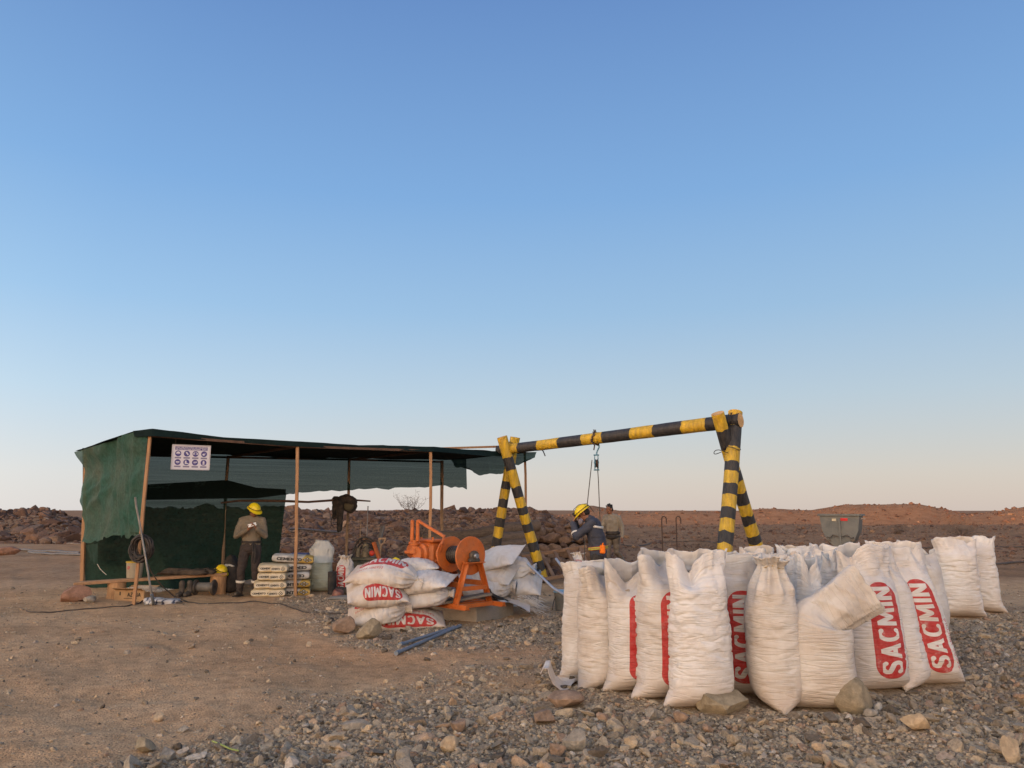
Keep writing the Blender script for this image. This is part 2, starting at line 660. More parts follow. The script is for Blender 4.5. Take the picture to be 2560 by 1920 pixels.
cB = ramp_node(nt, [(.30, .62), (.5, 1.0), (.72, 1.30)])
L.new(nB.outputs['Fac'], cB.inputs[0])
cC = ramp_node(nt, [(.25, .72), (.5, 1.0), (.75, 1.22)])
L.new(nC.outputs['Fac'], cC.inputs[0])
dirt = mixrgb(nt, 1.0, mixrgb(nt, 1.0, cA.outputs[0], cB.outputs[0], 'MULTIPLY'), cC.outputs[0], 'MULTIPLY')
aR = nd(nt, 'ShaderNodeAttribute', attribute_name='red')
dirt = mixrgb(nt, aR.outputs['Fac'], dirt, mixrgb(nt, 1.0, dirt, (1.08, .96, .87), 'MULTIPLY'))
aG = nd(nt, 'ShaderNodeAttribute', attribute_name='gravel')
vG = nd(nt, 'ShaderNodeTexVoronoi', i_Scale=48.0)
L.new(P, vG.inputs['Vector'])
cG = ramp_node(nt, [(0.0, (.13, .10, .07)), (.35, (.25, .19, .13)), (.7, (.33, .255, .172)), (1.0, (.42, .33, .23))])
sG = nd(nt, 'ShaderNodeSeparateColor')
L.new(vG.outputs['Color'], sG.inputs[0])
L.new(sG.outputs[0], cG.inputs[0])
soil = mixrgb(nt, 1.0, cG.outputs[0], cB.outputs[0], 'MULTIPLY')
gf = nd(nt, 'ShaderNodeMath', operation='MULTIPLY', i_1=.8)
L.new(aG.outputs['Fac'], gf.inputs[0])
c = mixrgb(nt, gf.outputs[0], dirt, soil)
aK = nd(nt, 'ShaderNodeAttribute', attribute_name='rocky')
kf = nd(nt, 'ShaderNodeMath', operation='MULTIPLY', i_1=.75)
L.new(aK.outputs['Fac'], kf.inputs[0])
c = mixrgb(nt, kf.outputs[0], c, mixrgb(nt, 1.0, dirt, (.40, .315, .27), 'MULTIPLY'))
L.new(c, bs.inputs['Base Color'])
bs.inputs['Roughness'].default_value = .95
bs.inputs['Specular IOR Level'].default_value = .15
hsum = nd(nt, 'ShaderNodeMath', operation='MULTIPLY_ADD', i_1=.55)
L.new(nC.outputs['Fac'], hsum.inputs[0])
L.new(nB.outputs['Fac'], hsum.inputs[2])
h2 = nd(nt, 'ShaderNodeMath', operation='MULTIPLY_ADD', i_1=-.35)
L.new(vG.outputs['Distance'], h2.inputs[0])
L.new(hsum.outputs[0], h2.inputs[2])
bp = nd(nt, 'ShaderNodeBump', i_Strength=.9, i_Distance=.035)
L.new(h2.outputs[0], bp.inputs['Height'])
L.new(bp.outputs[0], bs.inputs['Normal'])
gme = mesh_np(gv, [gq, gt], True, None, attrs={'gravel': ga, 'red': np.concatenate([red, [0]]), 'rocky': np.concatenate([np.clip(rockzone, 0, 1) * (gy > 8), [0]])})
ground = link('ground', gme, gm)
tag(ground, 'brown compacted earth with spread grey gravel', None, None, 'structure')

# ------------------------------------------------------------ stones
PAL_GRAVEL = [(0.0, (.090, .072, .055)), (.20, (.200, .162, .120)), (.45, (.335, .268, .192)), (.65, (.300, .250, .186)), (.80, (.415, .318, .208)),
              (.87, (.330, .220, .146)), (.92, (.245, .165, .115)), (1.0, (.500, .430, .345))]
PAL_RED = [(0.0, (.050, .031, .024)), (.25, (.092, .055, .040)), (.5, (.122, .073, .052)), (.75, (.150, .090, .061)), (.9, (.125, .092, .074)), (1.0, (.215, .140, .092))]


def stone_mat(name, pal, per_object, bscale=22):
    m, nt, b = new_mat(name)
    L = nt.links
    if per_object:
        f = nd(nt, 'ShaderNodeObjectInfo').outputs['Random']
    else:
        f = nd(nt, 'ShaderNodeAttribute', attribute_name='tint').outputs['Fac']
    r = ramp_node(nt, pal)
    L.new(f, r.inputs[0])
    tc = nd(nt, 'ShaderNodeTexCoord')
    n = nd(nt, 'ShaderNodeTexNoise', i_Scale=bscale, i_Detail=6.0, i_Roughness=.68)
    L.new(tc.outputs['Object'], n.inputs['Vector'])
    v = ramp_node(nt, [(.28, .60), (.5, 1.0), (.74, 1.38)])
    L.new(n.outputs['Fac'], v.inputs[0])
    c = mixrgb(nt, 1.0, r.outputs[0], v.outputs[0], 'MULTIPLY')
    L.new(c, b.inputs['Base Color'])
    b.inputs['Roughness'].default_value = .9
    b.inputs['Specular IOR Level'].default_value = .2
    bp = nd(nt, 'ShaderNodeBump', i_Strength=.6, i_Distance=.03)
    L.new(n.outputs['Fac'], bp.inputs['Height'])
    L.new(bp.outputs[0], b.inputs['Normal'])
    return m


M_GRAV = stone_mat('gravel_rock', PAL_GRAVEL, False, 40)
M_GRAV1 = stone_mat('gravel_rock_single', PAL_GRAVEL, True, 6)
M_RED = stone_mat('red_rock', PAL_RED, False, 7)
M_RED1 = stone_mat('red_rock_single', PAL_RED, True, 2.0)


def ico(sub):
    import bmesh
    bm = bmesh.new()
    bmesh.ops.create_icosphere(bm, subdivisions=sub, radius=1.0)
    v = np.array([p.co[:] for p in bm.verts])
    f = np.array([[q.index for q in p.verts] for p in bm.faces])
    bm.free()
    return v, f


ICO = {k: ico(k) for k in (1, 2, 3)}


def rock_shape(seed, sub=2, cuts=7, aniso=(1, .8, .6)):
    """angular stone: a ball with planes sliced off it"""
    r = np.random.RandomState(seed)
    v, f = ICO[sub]
    v = v * (1 + .12 * r.randn(len(v), 1) * (sub < 3))
    if sub == 3:
        v = v * (1 + .08 * fbm(v[:, 0] * 2 + seed, v[:, 1] * 2, v[:, 2] * 2, 3, seed)[:, None])
    for _ in range(cuts):
        n = r.randn(3)
        n /= np.linalg.norm(n)
        d = r.uniform(.42, .82)
        k = v @ n
        v = v - np.maximum(k - d, 0)[:, None] * n
    v = v * np.array(aniso)
    return v.astype(np.float32), f


def rot_mats(n, r, tilt=.5):
    yaw = r.uniform(0, 2 * np.pi, n)
    tx, ty = r.randn(n) * tilt, r.randn(n) * tilt
    cz, sz, cx, sx, cy, sy = np.cos(yaw), np.sin(yaw), np.cos(tx), np.sin(tx), np.cos(ty), np.sin(ty)
    Z, O = np.zeros(n), np.ones(n)
    Rz = np.stack([cz, -sz, Z, sz, cz, Z, Z, Z, O], 1).reshape(n, 3, 3)
    Rx = np.stack([O, Z, Z, Z, cx, -sx, Z, sx, cx], 1).reshape(n, 3, 3)
    Ry = np.stack([cy, Z, sy, Z, O, Z, -sy, Z, cy], 1).reshape(n, 3, 3)
    return Rz @ Rx @ Ry


def scatter(name, shapes, pos, size, r, m, label, tilt=.5, tint=None):
    n = len(pos)
    if n == 0:
        return None
    Rm = rot_mats(n, r, tilt)
    which = r.randint(0, len(shapes), n)
    vs, fs, ts, off = [], [], [], 0
    tint = r.rand(n) if tint is None else tint
    for k, (v, f) in enumerate(shapes):
        q = np.where(which == k)[0]
        if len(q) == 0:
            continue
        V = np.einsum('nij,vj->nvi', Rm[q], v) * size[q][:, None, None] + pos[q][:, None, :]
        F = f[None] + (np.arange(len(q)) * len(v))[:, None, None] + off
        vs.append(V.reshape(-1, 3))
        fs.append(F.reshape(-1, 3))
        ts.append(np.repeat(tint[q], len(v)))
        off += len(q) * len(v)
    me = mesh_np(np.vstack(vs), np.vstack(fs), False, attrs={'tint': np.concatenate(ts)})
    o = link(name, me, m)
    return tag(o, label, None, None, 'stuff')


def singles(name, shapes, pos, size, r, m, parent, tilt=.5):
    mes = []
    for v, f in shapes:
        me = mesh_np(v, f, False)
        me.materials.append(m)
        mes.append(me)
    for p, s in zip(pos, size):
        o = bpy.data.objects.new(name, mes[r.randint(len(mes))])
        COL.objects.link(o)
        o.parent = parent
        o.location = p
        o.scale = (s, s, s)
        o.rotation_euler = (r.randn() * tilt, r.randn() * tilt, r.uniform(0, 6.28))


r_ = np.random.RandomState(12)
SH1 = [rock_shape(100 + k, 1, 2, (1, r_.uniform(.6, .95), r_.uniform(.35, .7))) for k in range(16)]
SH2 = [rock_shape(200 + k, 2, 15, (1, r_.uniform(.5, .92), r_.uniform(.28, .62))) for k in range(14)]
SH2B = [rock_shape(260 + k, 2, 11, (1, r_.uniform(.6, .95), r_.uniform(.38, .75))) for k in range(16)]

# spots where stones are not strewn (bases of bags, plinth ...)
KEEP_OUT = []


def cleared(x, y):
    k = np.ones(len(x), bool)
    for cx, cy, rr in KEEP_OUT:
        k &= (x - cx) ** 2 + (y - cy) ** 2 > rr * rr
    return k



# ------------------------------------------------------------ woven sacks
SACK_C, SACK_L = 1.46, 1.22      # girth and length of the woven tube, metres


def sack_print_image():
    h, w = 1400, 1600
    Y, X = np.mgrid[0:h, 0:w].astype(np.float32)
    px = SACK_C / w
    X = X * px - SACK_C / 2          # metres to the right of the middle of the printed face
    Y = Y / h * SACK_L               # metres up from the bottom seam
    # line of print runs up the sack: along = Y, letters' tops point left
    A, B = Y - .125, -X
    half, Lb = .125, .80
    d = np.hypot(np.maximum(np.abs(A - Lb / 2) - (Lb / 2 - half), 0), B) - half
    red = cover(d, px)
    lh = .145
    tw = sum(GLYPH[c][1] + .34 for c in 'SACMIN') * lh - .34 * lh
    sx = (Lb - .11) / tw
    D, _ = text_sdf((A - .055) / sx, B + lh / 2, 'SACMIN', lh, .34)
    red = red * (1 - cover(D - .0170, px) * cover(np.abs(B) - (lh / 2 + .003), px))
    D, ln = text_sdf(A - .03, B + .205, 'SACOS MINEROS', .038, .34)
    red = np.maximum(red, cover(D - .0042, px) * .9)
    return image_from('sack_print', np.repeat(red[..., None], 3, 2))


IMG_SACK = sack_print_image()


def sack_mat(name, tone, dirt, print_on=True, fold=.5):
    m, nt, b = new_mat(name)
    L = nt.links
    uv = nd(nt, 'ShaderNodeTexCoord')
    P = uv.outputs['Object']
    oi = nd(nt, 'ShaderNodeObjectInfo')
    off = nd(nt, 'ShaderNodeVectorMath', operation='SCALE')
    L.new(oi.outputs['Location'], off.inputs[0])
    off.inputs['Scale'].default_value = 1.7
    ad = nd(nt, 'ShaderNodeVectorMath', operation='ADD')
    L.new(P, ad.inputs[0])
    L.new(off.outputs[0], ad.inputs[1])
    n1 = nd(nt, 'ShaderNodeTexNoise', i_Scale=3.2, i_Detail=6.0, i_Roughness=.62)
    n2 = nd(nt, 'ShaderNodeTexNoise', i_Scale=14.0, i_Detail=5.0, i_Roughness=.7)
    L.new(ad.outputs[0], n1.inputs['Vector'])
    L.new(ad.outputs[0], n2.inputs['Vector'])
    r1 = ramp_node(nt, [(.36, 0.0), (.74, dirt)])
    L.new(n1.outputs['Fac'], r1.inputs[0])
    c = mixrgb(nt, r1.outputs[0], tone, tuple(t * q for t, q in zip(tone, (.66, .52, .40))))
    r2 = ramp_node(nt, [(.50, 0.0), (.80, .35)])
    L.new(n2.outputs['Fac'], r2.inputs[0])
    c = mixrgb(nt, r2.outputs[0], c, tuple(t * q for t, q in zip(tone, (.74, .62, .50))))
    # soil rubbed into the bottom of the bag
    uvn = nd(nt, 'ShaderNodeSeparateXYZ')
    L.new(uv.outputs['UV'], uvn.inputs[0])
    jag = nd(nt, 'ShaderNodeMath', operation='MULTIPLY_ADD', i_1=.22)
    L.new(n2.outputs['Fac'], jag.inputs[0])
    L.new(uvn.outputs['Y'], jag.inputs[2])
    r3 = ramp_node(nt, [(.08, .6), (.30, 0.0)])
    L.new(jag.outputs[0], r3.inputs[0])
    c = mixrgb(nt, r3.outputs[0], c, tuple(t * q for t, q in zip(tone, (.70, .54, .42))))
    if print_on:
        im = nd(nt, 'ShaderNodeTexImage')
        im.image = IMG_SACK
        im.extension = 'EXTEND'
        L.new(uv.outputs['UV'], im.inputs[0])
        fade = ramp_node(nt, [(.35, .98), (.58, .90), (.74, .55)])
        L.new(n2.outputs['Fac'], fade.inputs[0])
        k = nd(nt, 'ShaderNodeMath', operation='MULTIPLY')
        L.new(im.outputs[0], k.inputs[0])
        L.new(fade.outputs[0], k.inputs[1])
        c = mixrgb(nt, k.outputs[0], c, (.37, .010, .009))
    # weave: fine threads both ways
    L.new(c, b.inputs['Base Color'])
    b.inputs['Roughness'].default_value = .62
    b.inputs['Specular IOR Level'].default_value = .3
    wv = nd(nt, 'ShaderNodeTexWave', i_Scale=60.0, i_Distortion=1.5, i_Detail=1.0)
    wv.bands_direction = 'Y'
    L.new(uv.outputs['UV'], wv.inputs['Vector'])
    mp = nd(nt, 'ShaderNodeMapping')
    mp.inputs['Scale'].default_value = (6, 75, 1)
    L.new(uv.outputs['UV'], mp.inputs[0])
    ad2 = nd(nt, 'ShaderNodeVectorMath', operation='ADD')
    L.new(mp.outputs[0], ad2.inputs[0])
    L.new(off.outputs[0], ad2.inputs[1])
    cr = nd(nt, 'ShaderNodeTexNoise', i_Scale=1.0, i_Detail=4.0, i_Roughness=.6, i_Distortion=.6)
    L.new(ad2.outputs[0], cr.inputs['Vector'])
    rg = ramp_node(nt, [(.30, .0), (.44, .62), (.58, 1.0)], 'B_SPLINE')
    L.new(cr.outputs['Fac'], rg.inputs[0])
    pt = ramp_node(nt, [(.44, .06), (.70, .9)])
    L.new(n1.outputs['Fac'], pt.inputs[0])
    pm_ = nd(nt, 'ShaderNodeMath', operation='MULTIPLY')
    L.new(rg.outputs[0], pm_.inputs[0])
    L.new(pt.outputs[0], pm_.inputs[1])
    mp2 = nd(nt, 'ShaderNodeMapping')
    mp2.inputs['Scale'].default_value = (2.6, 19, 1)
    mp2.inputs['Rotation'].default_value = (0, 0, .12)
    L.new(uv.outputs['UV'], mp2.inputs[0])
    ad3 = nd(nt, 'ShaderNodeVectorMath', operation='ADD')
    L.new(mp2.outputs[0], ad3.inputs[0])
    L.new(off.outputs[0], ad3.inputs[1])
    ln = nd(nt, 'ShaderNodeTexNoise', i_Scale=1.0, i_Detail=2.0, i_Roughness=.5, i_Distortion=.9)
    L.new(ad3.outputs[0], ln.inputs['Vector'])
    lr = ramp_node(nt, [(.455, 0.0), (.498, -0.0), (.5, 0.0), (.56, 0.0)])
    e_ = lr.color_ramp.elements
    for q_, (pp_, vv_) in enumerate(((.44, 1.0), (.495, .0), (.505, .0), (.58, 1.0))):
        e_[q_].position = pp_
        e_[q_].color = (vv_, vv_, vv_, 1)
    L.new(ln.outputs['Fac'], lr.inputs[0])
    lm = nd(nt, 'ShaderNodeMath', operation='MULTIPLY_ADD', i_1=.75)
    L.new(lr.outputs[0], lm.inputs[0])
    L.new(pm_.outputs[0], lm.inputs[2])
    s = nd(nt, 'ShaderNodeMath', operation='MULTIPLY_ADD', i_1=.05)
    L.new(wv.outputs['Fac'], s.inputs[0])
    L.new(lm.outputs[0], s.inputs[2])
    bp = nd(nt, 'ShaderNodeBump', i_Strength=fold, i_Distance=.012)
    L.new(s.outputs[0], bp.inputs['Height'])
    L.new(bp.outputs[0], b.inputs['Normal'])
    return m


M_SACK = sack_mat('woven_plastic', (.535, .525, .515), .65)
M_SACKW = sack_mat('woven_plastic_clean', (.59, .585, .585), .45)
M_SACKP = sack_mat('woven_plastic_plain', (.53, .51, .485), .65, False)
M_SACKWP = sack_mat('woven_plastic_plain_clean', (.595, .588, .585), .45, False)
M_LSACK = sack_mat('woven_plastic_lying', (.545, .515, .48), .85, True, .32)
M_LSACKW = sack_mat('woven_plastic_lying_plain', (.565, .545, .525), .65, False, .32)
M_ORE = stone_mat('ore', PAL_GRAVEL, False, 30)
M_TWINE = mat('twine', (.42, .34, .22), .9)


def crease(x, y, z, seed):
    """sharp valleys between soft pleats"""
    n = vnoise(x, y, z, seed)
    return -np.clip(1 - np.abs(n) * 2.6, 0, 1) ** 1.5


def sack_tube(seed, style='open', Hh=1.2, wid=1.0, full=.74, nseg=64, nrow=96, wr=1.0, rim_noise=.035, dents=(), lean=(0, 0), ear=1.0, bow=0.0, flop=None):
    """standing sack; printed face towards -Y. returns verts, quads, uv, ring count of the outer wall"""
    t = np.linspace(0, 1, nrow)
    u = np.linspace(0, 1, nseg + 1)
    T, U = np.meshgrid(t, u, indexing='ij')
    ph = 2 * np.pi * U + np.pi / 2
    ca, sa = np.cos(ph), np.sin(ph)
    # half width / half depth along the length
    ka = np.interp(t, [0, .03, .10, .22, .45, full, full + .10, 1], [.300 * ear, .292 * ear, .268, .256, .250, .238, .246, .275])
    kb = np.interp(t, [0, .015, .04, .08, .14, .25, .5, full, full + .10, 1], [.008, .06, .125, .175, .205, .222, .222, .205, .150, .115])
    if style == 'tied':
        ka = np.interp(t, [0, .03, .10, .22, .45, .66, .80, .90, .94, .965, 1], [.300 * ear, .29 * ear, .262, .252, .248, .238, .212, .150, .128, .15, .21])
        kb = np.interp(t, [0, .015, .04, .08, .14, .25, .5, .66, .80, .90, .94, .965, 1], [.008, .06, .125, .175, .205, .22, .22, .205, .17, .105, .085, .10, .14])
    if style == 'shut':
        kb = np.interp(t, [0, .015, .04, .08, .14, .25, .5, full, full + .12, 1], [.008, .06, .125, .175, .205, .222, .222, .195, .08, .025])
        ka = np.interp(t, [0, .03, .10, .22, .45, full, full + .12, 1], [.300 * ear, .292 * ear, .268, .256, .250, .245, .29, .31])
    sm = np.exp(-.5 * (np.arange(-6, 7) / 2.2) ** 2)
    sm /= sm.sum()
    ka, kb = [np.concatenate([k[:4], np.convolve(np.pad(k, 6, 'edge'), sm, 'valid')[4:]]) for k in (ka, kb)]
    ka, kb = ka * wid, kb * wid
    ex = 2 / 2.25
    X = ka[:, None] * np.sign(ca) * np.abs(ca) ** ex
    Y = kb[:, None] * np.sign(sa) * np.abs(sa) ** ex
    soft = sstep(full - .06, full + .1, T)            # empty cloth above the fill
    body = sstep(.02, .10, T) * (1 - .55 * soft)
    nx, ny = ca, sa
    big = fbm(ca * 1.1, sa * 1.1, T * 3.0, 2, seed) * .016
    w1 = crease(ca * 1.5 + 7, sa * 1.5, T * 26 * (1 + 0 * U) + .9 * vnoise(ca * 2, sa * 2, T * 4, seed + 9), seed + 1)
    w2 = crease(ca * 2.6, sa * 2.6 + 5, T * 44 + 1.3 * vnoise(ca * 3, sa * 3, T * 5, seed + 8), seed + 2)
    where = .35 + .65 * sstep(-.25, .4, vnoise(ca * 1.2, sa * 1.2, T * 5, seed + 5))
    wr_ = wr * (.010 * w1 + .006 * w2) * where * body
    loose = soft * (.030 * fbm(ca * 2.2, sa * 2.2, T * 2.5, 2, seed + 6) + .026 * crease(ca * 2.4, sa * 2.4, T * 4.2, seed + 7) + .010 * crease(ca * 5, sa * 5 + 3, T * 9, seed + 17))
    if style == 'tied':
        g = sstep(.70, .92, T)
        loose = loose * .6 + g * .24 * kb[:, None] * np.cos(11 * ph + 2 * vnoise(ca * 2, sa * 2, T * 2, seed))
    if flop is not None:
        loose = loose * .4
    D = big * body + wr_ + loose
    X, Y = X + nx * D, Y + ny * D
    Z = T * Hh
    for dn in dents:                                 # folds of the loose mouth pushed inwards and slumped
        uc, uw, depth, t0 = dn[:4]
        dz = dn[4] if len(dn) > 4 else depth * .6
        du = np.abs(((U - uc + .5) % 1) - .5)
        k0 = sstep(0, 1, np.clip(1 - du / uw, 0, 1))
        k = k0 * sstep(t0, 1.0, T) * depth
        X, Y = X - nx * k, Y - ny * k
        Z = Z - k0 * sstep(t0, 1.0, T) * dz
    rimk = sstep(.80, 1, T)
    Z = Z + rimk * (rim_noise * fbm(ca * 1.4, sa * 1.4, 0, 2, seed + 3) + .012 * vnoise(ca * 5, sa * 5, 0, seed + 4)) - .015 * np.abs(w1) * body * 0
    Z = Z + .03 * bow * np.abs(ca) ** 3 * (1 - sstep(0, .12, T))
    if flop is not None:
        t0, angd, sw = flop                           # bend of the empty top about Y, towards +X
        zb = t0 * Hh
        s = np.maximum(Z - zb, 0)
        Rb = .10
        amax = R(angd)
        th = np.minimum(s / Rb, amax)
        rest = np.maximum(s - amax * Rb, 0)
        cx_ = Rb * (1 - np.cos(th)) + rest * np.sin(th)
        cz_ = zb + Rb * np.sin(th) + rest * np.cos(th)
        k = sstep(0, .12, s)
        Xf = X * (1 - .26 * k)
        Xn = cx_ + Xf * np.cos(th)
        Zn = cz_ - Xf * np.sin(th)
        X, Z = np.where(s > 0, Xn, X), np.where(s > 0, Zn, Z)
        Y = Y * (1 - .45 * k) + k * (sw + .03 * vnoise(X * 5, Z * 5, 0, seed + 30) + .012 * crease(X * 3 + Z * 5, (X - Z) * 1.5, 0, seed + 31))
    X, Y = X + lean[0] * T, Y + lean[1] * T
    V = np.stack([X, Y, Z], -1)
    uvs = np.stack([U, T], -1)
    ii = np.arange(nrow - 1)[:, None] * (nseg + 1) + np.arange(nseg)[None]
    q = np.stack([ii, ii + 1, ii + nseg + 2, ii + nseg + 1], -1).reshape(-1, 4)
    return V.reshape(-1, 3), q, uvs.reshape(-1, 2), V


def add_inner(V, verts, q, uvs, nseg, depth_rows, thick=.005):
    """turn the mouth over and carry the cloth down inside"""
    nrow = V.shape[0]
    c = V.mean(axis=1, keepdims=True)
    rows = list(range(nrow - 1, nrow - 1 - depth_rows, -1))
    vin = []
    for r in rows:
        d = V[r] - c[r]
        ln = np.maximum(np.linalg.norm(d[:, :2], axis=1, keepdims=True), 1e-4)
        k = np.maximum(1 - thick / ln, .2)
        vin.append(c[r] + d * np.array([1, 1, 1]) * k)
    vin = np.array(vin)
    base = len(verts)
    n1 = nseg + 1
    uvi = np.tile(np.array([[.02, .9]]), (vin.reshape(-1, 3).shape[0], 1))
    ring = np.vstack([np.arange((nrow - 1) * n1, nrow * n1)[None], base + np.arange(len(rows) * n1).reshape(len(rows), n1)])
    qi = np.stack([ring[:-1, :-1], ring[:-1, 1:], ring[1:, 1:], ring[1:, :-1]], -1).reshape(-1, 4)
    return np.vstack([verts, vin.reshape(-1, 3)]), np.vstack([q, qi]), np.vstack([uvs, uvi]), vin[-1]


def ore_mesh(ring, z, seed, lump=.04):
    """heap of broken ore that closes the inside of a sack"""
    c = ring.mean(axis=0)
    n = len(ring)
    rs = [1.0, .85, .66, .45, .22]
    vs = []
    for k in rs:
        p = c + (ring - c) * k
        h = (1 - k) * lump + .022 * fbm(p[:, 0] * 16, p[:, 1] * 16, 0, 2, seed)
        p = np.stack([p[:, 0], p[:, 1], ring[:, 2] * 0 + z + h], 1)
        vs.append(p)
    vs = np.vstack(vs + [[[c[0], c[1], z + lump]]])
    ii = np.arange(len(rs) - 1)[:, None] * n + np.arange(n - 1)[None]
    q = np.stack([ii, ii + 1, ii + n + 1, ii + n], -1).reshape(-1, 4)
    last = (len(rs) - 1) * n
    t = np.stack([last + np.arange(n - 1), last + np.arange(1, n), np.full(n - 1, len(vs) - 1)], 1)
    return mesh_np(vs, [q, t], False, attrs={'tint': np.random.RandomState(seed).rand(len(vs))})


def standing_sack(label, p, yaw, seed, style='open', m=None, ore=True, group='full ore sacks standing by the frame', ends=True, **kw):
    nseg = kw.get('nseg', 64)
    nrow = kw.get('nrow', 96)
    full = kw.get('full', .74)
    v, q, uv, V = sack_tube(seed, style, **kw)
    rows = int(nrow * (1 - full) * .8)
    last = None
    if style != 'shut':
        v, q, uv, last = add_inner(V, v, q, uv, nseg, max(3, rows if style != 'tied' else int(nrow * .08)))
    me = mesh_np(v, q, True, None, uv=uv)
    p = Vector(p)
    o = link('ore_sack', me, m or M_SACK)
    o.location = (p.x, p.y, Hs(p.x, p.y) - .006)
    o.rotation_euler = (0, 0, yaw)
    tag(o, label, 'sack', group)
    ORIGIN[o.name] = o.location.copy()
    if ore and last is not None and style == 'open' and 'flop' not in kw:
        z = float(np.min(last[:, 2])) + .0
        cc = last.mean(axis=0)
        link('ore_fill', ore_mesh(cc + (last - cc) * np.array([.93, .93, 1]), z, seed), M_ORE, o)
    if style == 'tied':
        mb = MB()
        k = int(nrow * .935)
        ring = V[k]
        mb.tube([Vector(r) * 1.0 for r in ring[::4]] + [Vector(ring[0])], .006, 6, False)
        lo = mb
        vv = np.array(lo.v)
        link('tie', mesh_np(vv, lo.f, True), M_TWINE, o)
    return o


def lying_sack(name, label, c, yaw, seed, L=1.12, W=.30, T=.135, roll=0.0, pitch=0.0, tie=True, bend=0.0, m=None, group=None, ushift=0.0, squash=1.0, nseg=56, nrow=84, sag=(), neck=None, cat='sack'):
    """filled sack lying flat, long axis along X (bottom seam at -X); print on top. c = centre of the underside"""
    t = np.linspace(0, 1, nrow)
    u = np.linspace(0, 1, nseg + 1)
    Tt, U = np.meshgrid(t, u, indexing='ij')
    ph = 2 * np.pi * U + np.pi / 2
    ca, sa = np.cos(ph), np.sin(ph)
    if tie:
        ka = np.interp(t, [0, .03, .1, .3, .6, .78, .86, .90, .93, 1], [1.06, 1.03, .97, 1.0, .98, .78, .45, .20, .25, .48])
        kb = np.interp(t, [0, .04, .12, .25, .42, .65, .78, .86, .90, .93, 1], [.03, .20, .50, .84, 1, .98, .80, .50, .26, .30, .42])
    else:
        ka = np.interp(t, [0, .03, .1, .3, .7, .9, .97, 1], [1.08, 1.04, .97, 1, 1, .97, 1.04, 1.08])
        kb = np.interp(t, [0, .04, .12, .25, .42, .58, .75, .88, .96, 1], [.03, .20, .50, .84, 1, 1, .84, .50, .20, .03])
    sm = np.exp(-.5 * (np.arange(-4, 5) / 1.6) ** 2)
    sm /= sm.sum()
    ka, kb = [np.concatenate([k[:2], np.convolve(np.pad(k, 4, 'edge'), sm, 'valid')[2:-2], k[-2:]]) for k in (ka, kb)]
    ka, kb = ka * W, kb * T
    ex = 2 / 2.2
    X = ka[:, None] * np.sign(ca) * np.abs(ca) ** ex
    Y = kb[:, None] * np.sign(sa) * np.abs(sa) ** ex
    endk = np.minimum(sstep(0, .10, Tt), 1 - sstep(.92, 1, Tt) if not tie else 1)
    D = .022 * fbm(ca * 1.2, sa * 1.2, Tt * 3, 2, seed) * endk
    D = D + (.010 * crease(ca * 1.3, sa * 1.3, Tt * 13 + vnoise(ca * 2, sa * 2, Tt * 3, seed + 4), seed + 1) + .007 * crease(ca * 4 + 3, sa * 4, Tt * 7, seed + 2)) * endk
    if tie:
        g = sstep(.60, .84, Tt)
        D = D + g * .16 * kb[:, None] * np.cos(13 * ph + 2.0 * vnoise(ca * 2, sa * 2, Tt * 3, seed + 3))
    X, Y = X + ca * D, Y + sa * D
    A = (Tt - .5) * L
    # bend along the length and settle
    up = bend * (4 * (Tt - .5) ** 2)
    x3, y3, z3 = A, -X, -Y + up
    # roll about the long axis, then flatten the underside
    cr, sr = math.cos(roll), math.sin(roll)
    y3, z3 = y3 * cr - z3 * sr, y3 * sr + z3 * cr
    lo = -T * .78 * squash
    z3 = np.where(z3 < lo, lo + (z3 - lo) * .18, z3) - lo
    for (sx, sy, sr_, amt) in sag:                       # weight of the sack above / drop over an edge
        z3 = z3 + amt * np.exp(-(((x3 - sx) / sr_) ** 2 + ((y3 - sy) / sr_) ** 2))
    V = np.stack([x3, y3, z3], -1)
    uvs = np.stack([(U + ushift), Tt], -1)
    ii = np.arange(nrow - 1)[:, None] * (nseg + 1) + np.arange(nseg)[None]
    q = np.stack([ii, ii + 1, ii + nseg + 2, ii + nseg + 1], -1).reshape(-1, 4)
    v = V.reshape(-1, 3)
    uvs = uvs.reshape(-1, 2)
    n1 = nseg + 1
    caps = [np.arange(nseg)[::-1][None]] if not tie else [np.arange(nseg)[::-1][None], ((nrow - 1) * n1 + np.arange(nseg))[None]]
    if not tie:
        caps.append(((nrow - 1) * n1 + np.arange(nseg))[None])
    me = mesh_np(v, [q] + caps, True, None, uv=uvs)
    o = link(name, me, m or M_SACK)
    o.location = c
    o.rotation_euler = (0, pitch, yaw)
    ORIGIN[o.name] = Vector(c)
    tag(o, label, cat, group)
    if tie:
        k = int(nrow * .90)
        ring = V[k]
        mb = MB()
        mb.tube([Vector(r) for r in ring[::4]] + [Vector(ring[0])], .007, 6, False)
        link('tie', mesh_np(np.array(mb.v), mb.f, True), M_TWINE, o)
    return o


GRP = 'full ore sacks standing by the frame'


def xat(px, y, z=.5):
    return (px - 1280) / FPX * (y * CT + (z - CAM_H) * ST)


def SK(label, px, y, yaw, seed, **kw):
    """px: where the middle of the sack shows in the photograph; y: metres ahead; yaw 0 = print faces the camera side, + = turned right"""
    x = xat(px, y) if px > 30 else px
    KEEP_OUT.append((x, y, .25))
    return standing_sack(label, (x, y, 0), R(yaw), seed, **kw)


